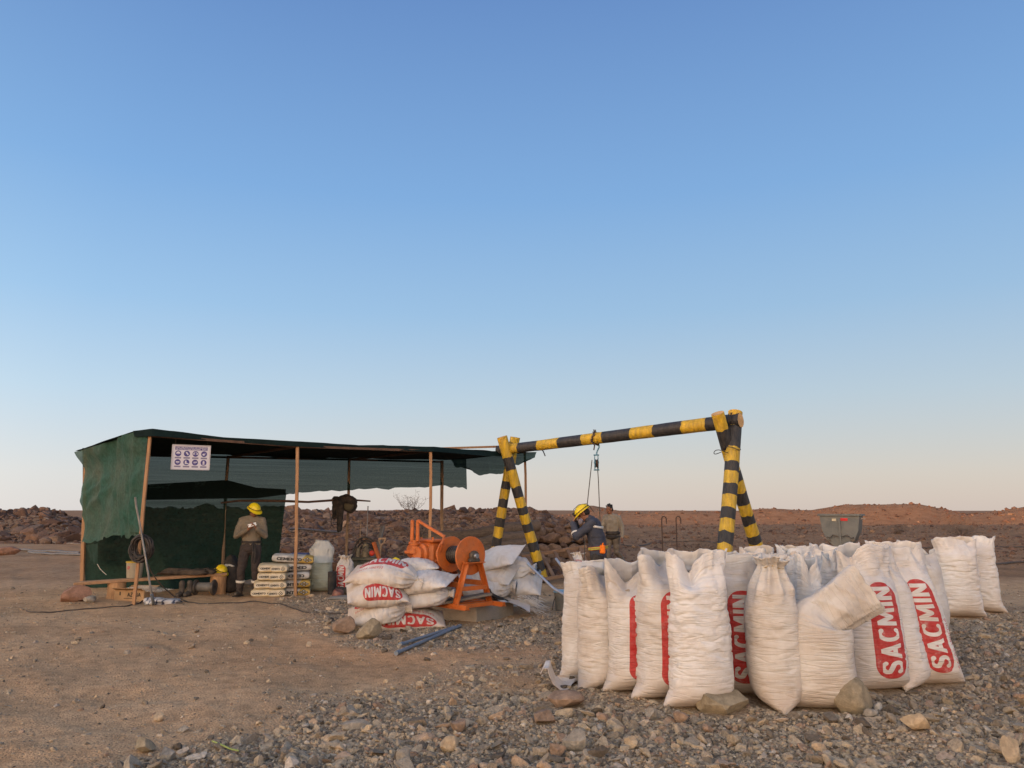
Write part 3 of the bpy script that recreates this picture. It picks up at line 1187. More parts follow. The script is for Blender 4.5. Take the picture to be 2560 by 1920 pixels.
# ---- the front ranks, one by one
SK('wide open sack of grey ore at the left corner of the sack block', 1474, 7.85, 190, 11, Hh=1.13, wid=1.08, full=.84, dents=((.15, .10, .05, .86, .10), (.6, .12, .05, .86, .08)), m=M_SACK, rim_noise=.02)
SK('plain cream sack with a slumped open mouth, second along the front row', 1512, 7.42, 216, 12, Hh=1.10, wid=1.08, full=.72, dents=((.98, .16, .10, .74, .12), (.45, .14, .06, .80, .05)), m=M_SACKP, ear=1.05)
SK('cream sack whose folded mouth stands before a red stripe, third along the front row', 1592, 7.18, 12, 13, Hh=1.14, wid=1.08, full=.68, dents=((.42, .17, .12, .70, .20), (.85, .2, .06, .75, -.05)), m=M_SACK, ear=1.05)
SK('white sack with a half seen red panel, just left of the broad unprinted sack', 1668, 6.93, 14, 14, Hh=1.20, wid=1.10, full=.72, dents=((.50, .16, .12, .76, .10), (.1, .2, .05, .8, -.03)), m=M_SACK, ear=1.08)
SK('broad unprinted white sack with a deep fold in its open mouth', 1750, 6.62, 7, 15, ore=False, Hh=1.25, wid=1.0, full=.76, dents=((.425, .10, .13, .72, .19), (.33, .06, .04, .8, .02), (.62, .06, .05, .78, .03)), m=M_SACKWP, wr=1.35, nseg=88, nrow=130, ear=1.12)
SK('white sack standing in a gap with its red panel between two front sacks', 1852, 7.10, -8, 16, Hh=1.20, wid=1.0, full=.80, m=M_SACK)
SK('cream sack gathered and knotted at its neck', 1934, 6.68, 84, 17, style='tied', Hh=1.22, wid=1.03, m=M_SACKP, nrow=110)
SK('short cream sack with its empty top flopped over to the right', 2046, 6.62, -6, 18, Hh=1.19, wid=1.10, full=.55, m=M_SACKP, flop=(.545, 57, -.03), nrow=130, nseg=80, rim_noise=.02, ear=.98, wr=.6)
SK('white sack with an upright red panel partly covered by a flopped sack', 2186, 7.30, 14, 19, Hh=1.27, lean=(-.06, .04), wid=1.10, full=.70, dents=((.40, .10, .08, .74, .06), (.22, .12, .08, .78, .04)), m=M_SACKW, nrow=110)
SK('plain white sack squeezed between the two upright red panels', 2272, 7.48, 50, 20, Hh=1.27, wid=.90, lean=(-.10, .20), full=.74, dents=((.7, .12, .08, .76),), m=M_SACKWP, ear=1.1)
SK('leaning white sack with a tilted red panel at the right end of the front row', 2328, 7.58, 4, 21, Hh=1.29, wid=.98, full=.74, m=M_SACKW, lean=(-.27, .06), nrow=110, dents=((.62, .12, .06, .78),))
SK('crumpled bluish white sack sagging behind the knotted one', 2022, 7.35, 75, 22, Hh=1.17, wid=1.10, full=.64, dents=((.3, .14, .10, .66, .16), (.55, .12, .10, .64, .02), (.8, .12, .08, .7)), m=M_SACKWP)
# pair apart on the far right
SK('big white sack at the near side of the detached pair on the right', 2392, 12.1, 170, 23, Hh=1.17, wid=1.28, full=.80, m=M_SACKWP, wr=1.8, ear=1.02, dents=((.1, .1, .08, .86),), nrow=110)
SK('narrower white sack standing furthest right behind its bigger neighbour', 2452, 12.65, 150, 24, Hh=1.17, wid=1.0, full=.84, m=M_SACKWP, wr=1.8, ear=1.1, dents=((.9, .1, .12, .86),))
# middle ranks: only their mouths show over the front ones
rs = np.random.RandomState(5)
back = []
for row, (y0, a0, a1) in enumerate([(7.72, 1690, 2170), (8.28, 1770, 2260), (8.85, 1850, 2270), (9.42, 1900, 2290), (10.0, 2010, 2330), (10.6, 2230, 2300)]):
    x, x1 = xat(a0, y0), xat(a1, y0)
    while x < x1 + .05:
        back.append((row, x + rs.uniform(-.05, .05), y0 + rs.uniform(-.07, .07)))
        x += .53
taken = [(xat(a, b), b) for a, b in ((1858, 7.12), (2022, 7.35), (2192, 7.3), (2298, 7.62), (2352, 7.72))]
back = [b for b in back if all((b[1] - q[0]) ** 2 + (b[2] - q[1]) ** 2 > .40 ** 2 for q in taken)]
idx, cnt = [], {}
for b in back:
    idx.append((b[0], cnt.get(b[0], 0)))
    cnt[b[0]] = cnt.get(b[0], 0) + 1
back = [(b[1], b[2]) for b in back]
protos = {}
for k, (x, y) in enumerate(back):
    KEEP_OUT.append((x, y, .25))
    pk = k % 7
    ordn = ['first', 'second', 'third', 'fourth', 'fifth', 'sixth', 'seventh', 'eighth', 'ninth']
    rown = ['second', 'third', 'fourth', 'fifth', 'sixth', 'rearmost']
    lab = 'open sack, %s from the left in the %s row of the sack block' % (ordn[idx[k][1]], rown[idx[k][0]])
    if pk not in protos:
        protos[pk] = SK(lab, x, y, rs.uniform(110, 250), 50 + pk, Hh=1.11 + .03 * (pk % 3), wid=1.0, full=.74, m=[M_SACKW, M_SACK, M_SACKWP][pk % 3], nseg=48, nrow=64, wr=1.5,
                        dents=((rs.rand(), .14, .10, .78, .10), (rs.rand(), .12, .08, .80, .08)), rim_noise=.03)
    else:
        c = copy_tree(protos[pk])
        c.location = (x, y, Hs(x, y) - .006)
        c.rotation_euler = (0, 0, R(rs.uniform(110, 250)))
        c['label'] = lab

# empty sack lying curled at the foot of the leftmost one
def sheet(name, label, cat, fn, nu, nv, m, thick=.004, group=None, uvf=None):
    uu, vv = np.meshgrid(np.linspace(0, 1, nu), np.linspace(0, 1, nv), indexing='ij')
    P_ = fn(uu, vv)
    v = P_.reshape(-1, 3)
    ii = np.arange(nu - 1)[:, None] * nv + np.arange(nv - 1)[None]
    q = np.stack([ii, ii + 1, ii + nv + 1, ii + nv], -1).reshape(-1, 4)
    uvs = np.stack([uu, vv], -1).reshape(-1, 2)
    o0 = v.mean(axis=0)
    o0[2] = v[:, 2].min()
    me = mesh_np(v - o0, q, True, None, uv=uvs)
    o = link(name, me, m)
    o.location = o0
    ORIGIN[o.name] = Vector(o0)
    if thick:
        md = o.modifiers.new('solid', 'SOLIDIFY')
        md.thickness = thick
        md.offset = 0
    if label:
        tag(o, label, cat, group)
    return o


def curled(uu, vv):
    # path in profile: curled lip on the left, then along the ground, then up against the sack
    prof = np.array([(-.30, .17), (-.275, .205), (-.235, .20), (-.22, .14), (-.19, .07), (-.12, .02), (0, .012), (.02, .06), (.03, .03), (.05, .05), (.08, .07)])
    s = np.linspace(0, 1, len(prof))
    px = np.interp(uu, s, prof[:, 0])
    pz = np.interp(uu, s, prof[:, 1])
    yd = (vv - .5) * .42
    x = .57 + px + .10 * yd
    y = 7.20 + yd + .42 * sstep(.5, .72, uu) + .02 * vnoise(uu * 6, vv * 3, 0, 4)
    k = sstep(.52, .74, uu)
    x = x + (vv - .5) * .34 * k
    y = y * (1 - k) + k * (7.60 + .06 * vv - .05 * uu)
    pz = pz * (1 - k * (.35 * (1 - vv) + .12 * vnoise(vv * 5, 0, 0, 6)))
    z = pz + .012 * vnoise(uu * 8, vv * 5, 0, 5) + H(x, y) + .01
    return np.stack([x, y, z], -1)


sheet('empty_sack', 'empty white sack curled on the gravel at the left end of the sacks', 'sack', curled, 60, 24, M_LSACKW)

# ------------------------------------------------------------ shade-cloth shelter
M_WOOD = mat('raw_timber', (.31, .175, .092), .8, .22, 5, 0, .3, 30, stretch=(6, 6, .8))
M_WOODG = mat('weathered_timber', (.22, .155, .105), .85, .3, 6, 0, .4, 25, stretch=(5, 5, 1))
M_POLE = mat('dark_stick', (.085, .05, .035), .85, .3, 9)


def net_mat(name, col, alpha, fade=.35, fadecol=(.22, .24, .19), seed=0):
    """shade netting: a knitted cloth that lets part of the light straight through"""
    m, nt, b = new_mat(name)
    L = nt.links
    tc = nd(nt, 'ShaderNodeTexCoord')
    n1 = nd(nt, 'ShaderNodeTexNoise', i_Scale=.9, i_Detail=5.0, i_Roughness=.6)
    L.new(tc.outputs['Object'], n1.inputs['Vector'])
    r = ramp_node(nt, [(.42, 0.0), (.68, fade)])
    L.new(n1.outputs['Fac'], r.inputs[0])
    n2 = nd(nt, 'ShaderNodeTexNoise', i_Scale=18.0, i_Detail=3.0)
    L.new(tc.outputs['Object'], n2.inputs['Vector'])
    v = ramp_node(nt, [(.3, .75), (.7, 1.25)])
    L.new(n2.outputs['Fac'], v.inputs[0])
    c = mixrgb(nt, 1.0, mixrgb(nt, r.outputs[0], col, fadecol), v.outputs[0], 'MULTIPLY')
    L.new(c, b.inputs['Base Color'])
    b.inputs['Roughness'].default_value = .8
    b.inputs['Specular IOR Level'].default_value = .15
    # knit rows of slightly different openness
    mp = nd(nt, 'ShaderNodeMapping')
    mp.inputs['Scale'].default_value = (.4, .4, 130)
    L.new(tc.outputs['Object'], mp.inputs[0])
    n3 = nd(nt, 'ShaderNodeTexNoise', i_Scale=1.0, i_Detail=2.0)
    L.new(mp.outputs[0], n3.inputs['Vector'])
    al = ramp_node(nt, [(.3, alpha - (.03 if alpha < 1 else 0)), (.7, min(1, alpha + .03))])
    L.new(n3.outputs['Fac'], al.inputs[0])
    tr = nd(nt, 'ShaderNodeBsdfTransparent')
    tr.inputs[0].default_value = (.74, .93, .93, 1)
    ms = nd(nt, 'ShaderNodeMixShader')
    L.new(al.outputs[0], ms.inputs[0])
    L.new(tr.outputs[0], ms.inputs[1])
    L.new(b.outputs[0], ms.inputs[2])
    L.new(ms.outputs[0], nt.nodes['Material Output'].inputs['Surface'])
    return m


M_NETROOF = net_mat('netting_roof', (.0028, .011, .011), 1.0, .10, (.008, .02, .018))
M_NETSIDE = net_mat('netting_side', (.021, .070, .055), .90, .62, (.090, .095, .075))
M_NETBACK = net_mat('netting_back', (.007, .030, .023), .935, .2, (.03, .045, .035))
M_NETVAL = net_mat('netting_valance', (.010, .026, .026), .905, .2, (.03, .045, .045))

M_NETLOOSE = net_mat('netting_loose', (.008, .030, .027), .93, .25, (.03, .045, .045))
# ground points of the posts
FL, F2, F3 = gnd(335, 1513), gnd(739, 1493), Vector((-1.66, 15.75, 0))
BL = gnd(205, 1472)
B1, B2, B3, B4 = Vector((-6.42, 17.3, 0)), Vector((-3.93, 18.45, 0)), Vector((-1.76, 19.6, 0)), Vector((.40, 20.7, 0))
T_FL, T_F2, T_F3 = at(378, 1085, FL.y + .05), at(743, 1112, F2.y), at(1078, 1124, F3.y)
T_BL = at(216, 1132, BL.y)
T_B1, T_B2, T_B3, T_B4 = at(570, 1140, B1.y), at(874, 1146, B2.y), at(1106, 1152, B3.y), at(1312, 1128, B4.y)

tent = thing('shade_shelter', 'long shelter of dark green shade netting on thin timber posts', 'shelter', FL)


def post(p0, p1, w, m):
    mb = MB()
    k = 5
    pts = [Vector(p0).lerp(Vector(p1), i / k) + Vector((random.uniform(-.012, .012), random.uniform(-.012, .012), 0)) for i in range(k + 1)]
    for i in range(k):
        mb.beam(pts[i], pts[i + 1] + (pts[i + 1] - pts[i]) * .01, w, w * .8, up=(0, 1, 0), bev=.006)
    mb.build('post', m, tent, 30)


def on(p):
    return Vector((p.x, p.y, Hs(p.x, p.y) - .05))


post(on(FL), T_FL + Vector((0, 0, .02)), .055, M_WOOD)
post(on(F2), T_F2, .058, M_WOOD)
post(on(F3), T_F3, .058, M_WOOD)
post(on(BL), T_BL, .075, M_WOOD)
post(on(B1), T_B1, .06, M_WOODG)
post(on(B2), T_B2, .06, M_WOODG)
post(on(B3), T_B3, .08, M_WOODG)
post(on(B4), T_B4, .065, M_WOOD)
# roof rails
for a, b in ((T_FL, T_F2), (T_F2, T_F3), (T_BL, T_B1), (T_B1, T_B2), (T_B2, T_B3), (T_FL, T_BL), (T_F2, T_B1), (T_F3, T_B2)):
    mb = MB()
    mb.beam(a + Vector((0, 0, -.03)), b + Vector((0, 0, -.03)), .05, .045)
    mb.build('rail', M_POLE, tent, 30)
mb = MB()
mb.beam(at(1040, 1123, F3.y + .1), at(1262, 1116, 17.3), .05, .045)
mb.build('rail', M_WOOD, tent, 30)


def cloth(name, P, nu, nv, m, seed, amp=.03, fr=1.2, label=None, ragged=0.0, thick=.006):
    """P: function (u, v) -> Vector grid corners; adds folds along the normal"""
    uu, vv = np.meshgrid(np.linspace(0, 1, nu), np.linspace(0, 1, nv), indexing='ij')
    pts = P(uu, vv)
    du, dv = np.gradient(pts, axis=0), np.gradient(pts, axis=1)
    nn = np.cross(du, dv)
    nn /= np.maximum(np.linalg.norm(nn, axis=2, keepdims=True), 1e-9)
    x, y, z = pts[..., 0], pts[..., 1], pts[..., 2]
    f = amp * (fbm(x * fr, y * fr, z * fr, 3, seed) + .7 * crease(x * fr * 1.3, y * fr * 1.3, z * fr * .5, seed + 3))
    edge = sstep(0, .06, uu) * sstep(0, .06, 1 - uu) * .7 + .3
    pts = pts + nn * (f * edge)[..., None]
    if ragged:
        pts[..., 2] += (vv > .97) * ragged * vnoise(x * 7, y * 7, 0, seed + 5)
    v = pts.reshape(-1, 3) - np.array(ORIGIN[tent.name])
    ii = np.arange(nu - 1)[:, None] * nv + np.arange(nv - 1)[None]
    q = np.stack([ii, ii + 1, ii + nv + 1, ii + nv], -1).reshape(-1, 4)
    me = mesh_np(v, q, True)
    o = link(name, me, m, tent)
    if label:
        o['label'] = label
    return o


def lerp_pts(pts, u):
    pts = np.array([tuple(p) for p in pts])
    s = np.linspace(0, 1, len(pts))
    return np.stack([np.interp(u, s, pts[:, k]) for k in range(3)], -1)


def patch(top, bottom, bulge=0.0):
    def f(u, v):
        a, b = lerp_pts(top, u), lerp_pts(bottom, u)
        p = a + (b - a) * v[..., None]
        p[..., 2] -= bulge * np.sin(np.pi * u) * np.sin(np.pi * v)
        return p
    return f


# roof sheet: front edge, then back edge, sagging a little in every bay
ov = Vector((-.10, -.12, .03))
roof_front = [at(333, 1078, FL.y - .05), at(383, 1072, FL.y), at(560, 1094, 14.0), at(742, 1104, F2.y - .05), at(900, 1113, 15.2), at(1084, 1117, F3.y), at(1200, 1127, 16.6), at(1262, 1129, 17.2)]
roof_back = [at(188, 1127, BL.y), at(225, 1129, BL.y + .2), at(400, 1140, 16.6), T_B1 + Vector((0, 0, .03)), at(730, 1146, 17.9), T_B2 + Vector((0, 0, .03)), T_B3 + Vector((0, 0, .02)), at(1340, 1130, 20.8)]
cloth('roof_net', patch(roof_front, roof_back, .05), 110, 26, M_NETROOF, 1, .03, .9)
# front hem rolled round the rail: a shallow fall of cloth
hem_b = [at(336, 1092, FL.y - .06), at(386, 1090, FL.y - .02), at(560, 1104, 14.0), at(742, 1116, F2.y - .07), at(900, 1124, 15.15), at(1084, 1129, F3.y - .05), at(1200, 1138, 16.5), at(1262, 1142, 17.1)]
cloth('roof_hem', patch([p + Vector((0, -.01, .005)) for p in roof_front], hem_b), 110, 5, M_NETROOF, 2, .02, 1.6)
# back valance, two lengths tied to the posts and one loose piece at the right
val_t = [at(206, 1128, BL.y + .05), at(360, 1139, 16.3), T_B1, at(730, 1146, 17.9), T_B2, at(1000, 1148, 19.0), T_B3, at(1166, 1152, 19.9)]
val_b = [at(208, 1210, BL.y + .1), at(362, 1224, 16.35), at(566, 1211, B1.y), at(650, 1232, 17.6), at(716, 1235, 17.9), at(878, 1226, 18.45), at(1110, 1215, 19.6), at(1168, 1222, 19.9)]
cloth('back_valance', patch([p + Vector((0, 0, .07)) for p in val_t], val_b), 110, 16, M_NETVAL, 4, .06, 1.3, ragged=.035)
val2_t = [at(1120, 1140, 19.7), at(1200, 1140, 20.0), at(1260, 1133, 20.2), at(1342, 1130, 20.6)]
val2_b = [at(1135, 1160, 19.7), at(1185, 1182, 19.95), at(1240, 1184, 20.1), at(1338, 1142, 20.6)]
cloth('loose_valance', patch(val2_t, val2_b), 60, 20, M_NETLOOSE, 5, .14, 1.8, ragged=.08)
# back wall net, up to the third bay, and the doubled strip along its top
wall_t = [at(206, 1222, BL.y + .12), at(362, 1246, 16.4), at(574, 1246, B1.y + .03), at(650, 1242, 17.65), at(716, 1233, 17.95)]
wall_b = [on(BL) + Vector((.05, .05, .02)), on(gnd(360, 1488)) + Vector((0, 1.2, .02)), on(B1) + Vector((0, .03, .0)), at(660, 1440, 17.5), at(692, 1432, 17.6)]
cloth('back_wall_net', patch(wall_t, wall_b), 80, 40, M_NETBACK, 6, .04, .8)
strip_t = [at(206, 1206, BL.y + .02), at(362, 1223, 16.3), at(566, 1211, B1.y - .05), at(640, 1230, 17.5), at(714, 1234, 17.85)]
strip_b = [at(206, 1236, BL.y + .02), at(362, 1250, 16.3), at(566, 1246, B1.y - .05), at(640, 1246, 17.5), at(714, 1236, 17.85)]
cloth('doubled_strip', patch([p + Vector((0, 0, .10)) for p in strip_t], strip_b), 60, 6, M_NETROOF, 7, .02, 1.2)
# side panel
side_t = [at(186, 1130, BL.y - .25), at(240, 1116, 15.2), at(300, 1094, 14.2), at(340, 1080, FL.y - .02), at(370, 1088, FL.y + .02)]
side_b = [at(203, 1362, BL.y - .25), at(234, 1357, 15.4), at(262, 1344, 14.9), at(300, 1340, 14.1), at(350, 1343, FL.y + .05)]


def side_f(u, v):
    p = patch(side_t, side_b)(u, v)
    # the cloth is drawn in between its ties along the back post
    p[..., 0] += .15 * (1 - u) * sstep(0, .22, v) * (1 - .9 * sstep(.25, 1, v)) + .05 * np.sin(3 * np.pi * v) * (1 - u) ** 2
    d = (u - .15) * .5 + (v - .62)
    p[..., 0] += -.07 * np.exp(-((d) / .05) ** 2) * np.exp(-((u - .2) / .25) ** 2)
    p[..., 0] += -.05 * np.exp(-((d + .16) / .04) ** 2) * np.exp(-((u - .15) / .2) ** 2)
    return p


cloth('side_net', side_f, 70, 80, M_NETSIDE, 8, .08, 1.3, 'pale faded green side netting', ragged=.05)
# torn flap and its cord hanging below the side net
flap_t = [at(214, 1364, BL.y - .15), at(246, 1358, 15.2)]
flap_b = [at(228, 1408, BL.y - .2), at(244, 1412, 15.3)]
cloth('torn_flap', patch(flap_t, flap_b), 12, 16, M_NETBACK, 9, .05, 2.5)
mb = MB()
mb.tube([at(243, 1410, 15.3), at(250, 1422, 15.25), at(258, 1430, 15.2), at(266, 1437, 15.2)], .006, 5)
mb.build('cord', mat('pale_cord', (.45, .42, .36), .9), tent)
# cross stick with a coat on it
stick = thing('cross_stick', 'crooked dark stick tied across the shelter posts', 'stick', at(555, 1258, 16.9))
mb = MB()
mb.tube([at(552, 1257, 16.9), at(600, 1252, 17), at(660, 1252, 17.1), at(720, 1253, 17.3), at(770, 1255, 17.5), at(830, 1251, 17.8), at(880, 1250, 18.1), at(926, 1253, 18.3)],
        [.018, .024, .026, .03, .028, .026, .024, .016], 8, jit=.12)
mb.build('pole', M_POLE, stick)

# ------------------------------------------------------------ striped hoist frame
def stripe_mat(name, col, rough=.5, dust=.30):
    return mat(name, col, rough, .38, 3.5, dust, .9, 12, stretch=(5, 5, 1.0), dustcol=(.30, .24, .16))


M_YEL = stripe_mat('yellow_paint', (.45, .295, .014))
M_BLK = stripe_mat('black_paint', (.018, .020, .026), .55, .10)
M_END = mat('cut_wood', (.46, .29, .13), .85)
M_WIRE = mat('binding_wire', (.05, .042, .038), .5, metal=.6)
M_STEEL = mat('bare_steel', (.42, .43, .45), .38, .15, 20, metal=.9)

hoist = thing('hoist_gallows', 'timber hoist gallows painted in yellow and black bands', 'gallows', gnd(1362, 1450))


def striped_log(name, p0, p1, r0, r1, bands, parent, label=None, first=0):
    """bands: fractions along the log where the paint changes colour"""
    p0, p1 = Vector(p0), Vector(p1)
    mb = MB()
    n = 18
    cuts = sorted(set([0.0] + list(bands) + [1.0]))
    steps = []
    for a, b in zip(cuts[:-1], cuts[1:]):
        k = max(2, int((b - a) * (p1 - p0).length / .10))
        steps += [(a + (b - a) * i / k, a, b) for i in range(k)]
    steps.append((1.0, cuts[-2], 1.0))
    d = (p1 - p0)
    L_ = d.length
    dn = d.normalized()
    a_, b_ = frame_of(dn)
    b_ = dn.cross(a_)
    seed = random.randint(0, 999)
    vs, fs, ms = [], [], []
    for (s, lo, hi) in steps:
        for j in range(n):
            t = 2 * math.pi * j / n
            w = 1 + .05 * float(vnoise(math.cos(t) * 1.2, math.sin(t) * 1.2, s * L_ * 1.6, seed)) + .025 * float(vnoise(math.cos(t) * 4, math.sin(t) * 4, s * L_ * 5, seed + 1))
            r = (r0 + (r1 - r0) * s) * w
            ss = s
            if 0 < s < 1 and any(abs(s - c) < 1e-6 for c in cuts):
                ss = s + .025 / L_ * float(vnoise(math.cos(t) * 2.5, math.sin(t) * 2.5, s * 40, seed + 2))
            bow = .03 * math.sin(math.pi * s) * math.sin(seed)
            vs.append(p0 + d * ss + a_ * (math.cos(t) * r + bow) + b_ * math.sin(t) * r)
    col = {}
    for k, c in enumerate(cuts[:-1]):
        col[c] = (k + first) % 2
    for i in range(len(steps) - 1):
        lo = max(c for c in cuts[:-1] if c <= steps[i][0] + 1e-6)
        for j in range(n):
            fs.append((i * n + j, i * n + (j + 1) % n, (i + 1) * n + (j + 1) % n, (i + 1) * n + j))
            ms.append(col[lo])
    k = (len(steps) - 1) * n
    fs += [tuple(reversed(range(n))), tuple(range(k, k + n))]
    ms += [2, 2]
    o = ORIGIN[parent.name]
    me = mesh_np(np.array([tuple(v - o) for v in vs]), fs, True, 50, midx=ms)
    ob = link(name, me, [M_YEL, M_BLK, M_END], parent)
    if label:
        ob['label'] = label
    return ob


def fr(p0, p1, ys):
    """fractions along p0 -> p1 whose image rows are ys"""
    out = []
    for yv in ys:
        lo, hi = 0.0, 1.0
        for _ in range(40):
            m_ = (lo + hi) / 2
            q = Vector(p0).lerp(Vector(p1), m_)
            y = float(proj(q.x, q.y, q.z)[1])
            if (y < yv) == (proj(p0[0], p0[1], p0[2])[1] < proj(p1[0], p1[1], p1[2])[1]):
                lo = m_
            else:
                hi = m_
        out.append((lo + hi) / 2)
    return out


def frx(p0, p1, xs):
    out = []
    for xv in xs:
        lo, hi = 0.0, 1.0
        for _ in range(40):
            m_ = (lo + hi) / 2
            q = Vector(p0).lerp(Vector(p1), m_)
            if float(proj(q.x, q.y, q.z)[0]) < xv:
                lo = m_
            else:
                hi = m_
        out.append((lo + hi) / 2)
    return out


def Y3(v):
    return 1020 + v / 3.16


# left pair of legs
a0, a1 = at(1255, 1092, 16.75), on(gnd(1366, 1458)) + Vector((0, 0, -.1))
striped_log('leg', a0, a1, .115, .112, fr(a0, a1, [Y3(390), Y3(487), Y3(620), Y3(700), Y3(778), Y3(838), Y3(910), Y3(978), Y3(1058), Y3(1128), Y3(1206), Y3(1278), Y3(1350)]), hoist)
b0, b1 = at(1288, 1093, 17.15), on(Vector((-.50, 17.6, 0))) + Vector((0, 0, -.1))
striped_log('leg', b0, b1, .115, .105, fr(b0, b1, [Y3(290), Y3(500), Y3(575), Y3(638), Y3(714), Y3(785), Y3(868), Y3(938), Y3(1022), Y3(1092)][2:]), hoist)
# right pair of legs
c0, c1 = at(1838, 1030, 13.6), on(Vector((3.42, 12.75, 0))) + Vector((0, 0, -.1))
def leg_pt(px, py, d):
    return at(px, py, d)
c1 = at(1806, 1400, 13.0)
c1 = c0 + (c1 - c0) * ((c0.z + .05) / max(c0.z - c1.z, .1))
striped_log('leg', c0, c1, .130, .125, fr(c0, c1, [Y3(150), Y3(315), Y3(430), Y3(508), Y3(603), Y3(690), Y3(793), Y3(880), Y3(980), Y3(1075), Y3(1170), Y3(1270)]), hoist)
d0, d1 = at(1794, 1033, 13.30), at(1896, 1372, 14.1)
d1 = d0 + (d1 - d0) * ((d0.z + .05) / max(d0.z - d1.z, .1))
striped_log('leg', d0, d1, .115, .120, fr(d0, d1, [Y3(170), Y3(320), Y3(490), Y3(570), Y3(660), Y3(750), Y3(840), Y3(912), Y3(1000), Y3(1060)]), hoist)
# beam
e0, e1 = at(1246, 1126, 17.1), at(1852, 1051, 13.45)
def X3(v):
    return 1180 + v / 3.16
striped_log('cross_beam', e0, e1, .105, .130, frx(e0, e1, [X3(290), X3(372), X3(528), X3(694), X3(882), X3(1042), X3(1265), X3(1445), X3(1670), X3(1862)]), hoist, first=1)
# wire lashings
for c, ax, r in ((e1.lerp(e0, .03), (e1 - e0), .17), (e0.lerp(e1, .05), (e1 - e0), .15)):
    mb = MB()
    for k in range(3):
        a_, b_ = frame_of(ax)
        mb.tube([c + Vector(ax).normalized() * (.03 * k + .02 * math.sin(t * 2 + k)) + (a_ * math.cos(t) + b_ * math.sin(t)) * r * (1 + .1 * math.sin(3 * t + k)) for t in np.linspace(0, 2 * math.pi, 20)], .006, 5, False)
    mb.build('lashing', M_WIRE, hoist)
for q, rr in ((at(1830, 1122, 13.4), .145), (at(1805, 1130, 13.45), .14)):
    mb = MB()
    mb.tube([q + Vector((math.cos(t) * rr, math.sin(t) * rr, .03 * math.sin(2 * t))) for t in np.linspace(0, 2 * math.pi, 18)], .007, 5, False)
    mb.build('lashing', M_WIRE, hoist)
mb = MB()
mb.tube([at(1352, 1122, 16.6), at(1358, 1128, 16.55), at(1363, 1140, 16.5)], .012, 6)
mb.build('lashing', M_WIRE, hoist)

# pulley block on its chain, and the rope
pm = e0.lerp(e1, frx(e0, e1, [1490])[0])
dd = (e1 - e0).normalized()
pul = thing('pulley_block', 'blue pulley block hooked under the striped beam', 'pulley', pm + Vector((0, 0, -.6)))
M_PBLUE = mat('blue_paint', (.06, .20, .30), .45, .3, 14, .25)
M_CHAIN = mat('rusty_chain', (.075, .05, .04), .7, .3, 30, metal=.4)
a_, b_ = frame_of(dd)
mb = MB()
for k in range(14):
    t = 2 * math.pi * k / 14
    c = pm + dd * (.03 * math.sin(3 * t)) + (a_ * math.cos(t) + b_ * math.sin(t)) * .135
    tang = (-a_ * math.sin(t) + b_ * math.cos(t))
    mb.tube([c + tang * (.032 * math.cos(q)) + (dd if k % 2 else (c - pm).normalized()) * (.018 * math.sin(q)) for q in np.linspace(0, 2 * math.pi, 9)], .011, 5, False)
mb.tube([pm + Vector((-.03, 0, -.13)), pm + Vector((-.05, -.02, -.24))], .013, 6)
mb.tube([pm + Vector((-.02, 0, .12)), pm + Vector((-.05, -.02, .17)), pm + Vector((.0, -.03, .16))], .012, 6)
mb.build('chain', M_CHAIN, pul)
z0 = pm.z - .13
mb = MB()
cpt = pm
mb.tube([Vector((cpt.x + .055, cpt.y, z0)), Vector((cpt.x + .06, cpt.y, z0 - .05)), Vector((cpt.x + .03, cpt.y, z0 - .11)), Vector((cpt.x + .01, cpt.y, z0 - .16)), Vector((cpt.x + .005, cpt.y, z0 - .20))], .015, 8)
mb.build('hook', M_PBLUE, pul)
zc = z0 - .36
for s in (-1, 1):
    mb = MB()
    poly = [(-.03, .16), (.03, .16), (.06, .02), (.055, -.09), (.025, -.16), (-.025, -.16), (-.055, -.09), (-.06, .02)]
    mb.prism(poly, (cpt.x + s * .034, cpt.y, zc), (0, 1, 0), (0, 0, 1), .010)
    mb.build('cheek_plate', M_PBLUE, pul, 30)
mb = MB()
for z in (.15, -.15):
    mb.cyl((cpt.x - .055, cpt.y, zc + z), (cpt.x + .055, cpt.y, zc + z), .014, n=8)
mb.cyl((cpt.x - .05, cpt.y, zc), (cpt.x + .05, cpt.y, zc), .02, n=10)
mb.build('pin', M_PBLUE, pul)
mb = MB()
mb.lathe([(.02, -.018), (.09, -.018), (.075, -.006), (.075, .006), (.09, .018), (.02, .018)], (cpt.x, cpt.y, zc - .02), (1, 0, 0), 22)
mb.build('sheave', M_CHAIN, pul)
rope = thing('hoist_rope', 'steel rope hanging from the pulley in two strands', 'rope', (cpt.x, cpt.y, 0))
M_ROPE = mat('wire_rope', (.07, .062, .055), .6, metal=.4)
mb = MB()
lf = at(1466, 1300, cpt.y - .5)
rt = at(1503, 1400, cpt.y + .9)
mb.tube([at(1480, 1150, cpt.y), at(1468, 1262, cpt.y), at(1463, 1330, cpt.y - .05), at(1460, 1420, cpt.y - .1)], .009, 6)
mb.build('strand', M_ROPE, rope)
mb = MB()
mb.tube([at(1493, 1156, cpt.y), at(1496, 1200, cpt.y), at(1500, 1300, cpt.y), at(1502, 1420, cpt.y + .1)], .009, 6)
mb.build('strand', M_ROPE, rope)

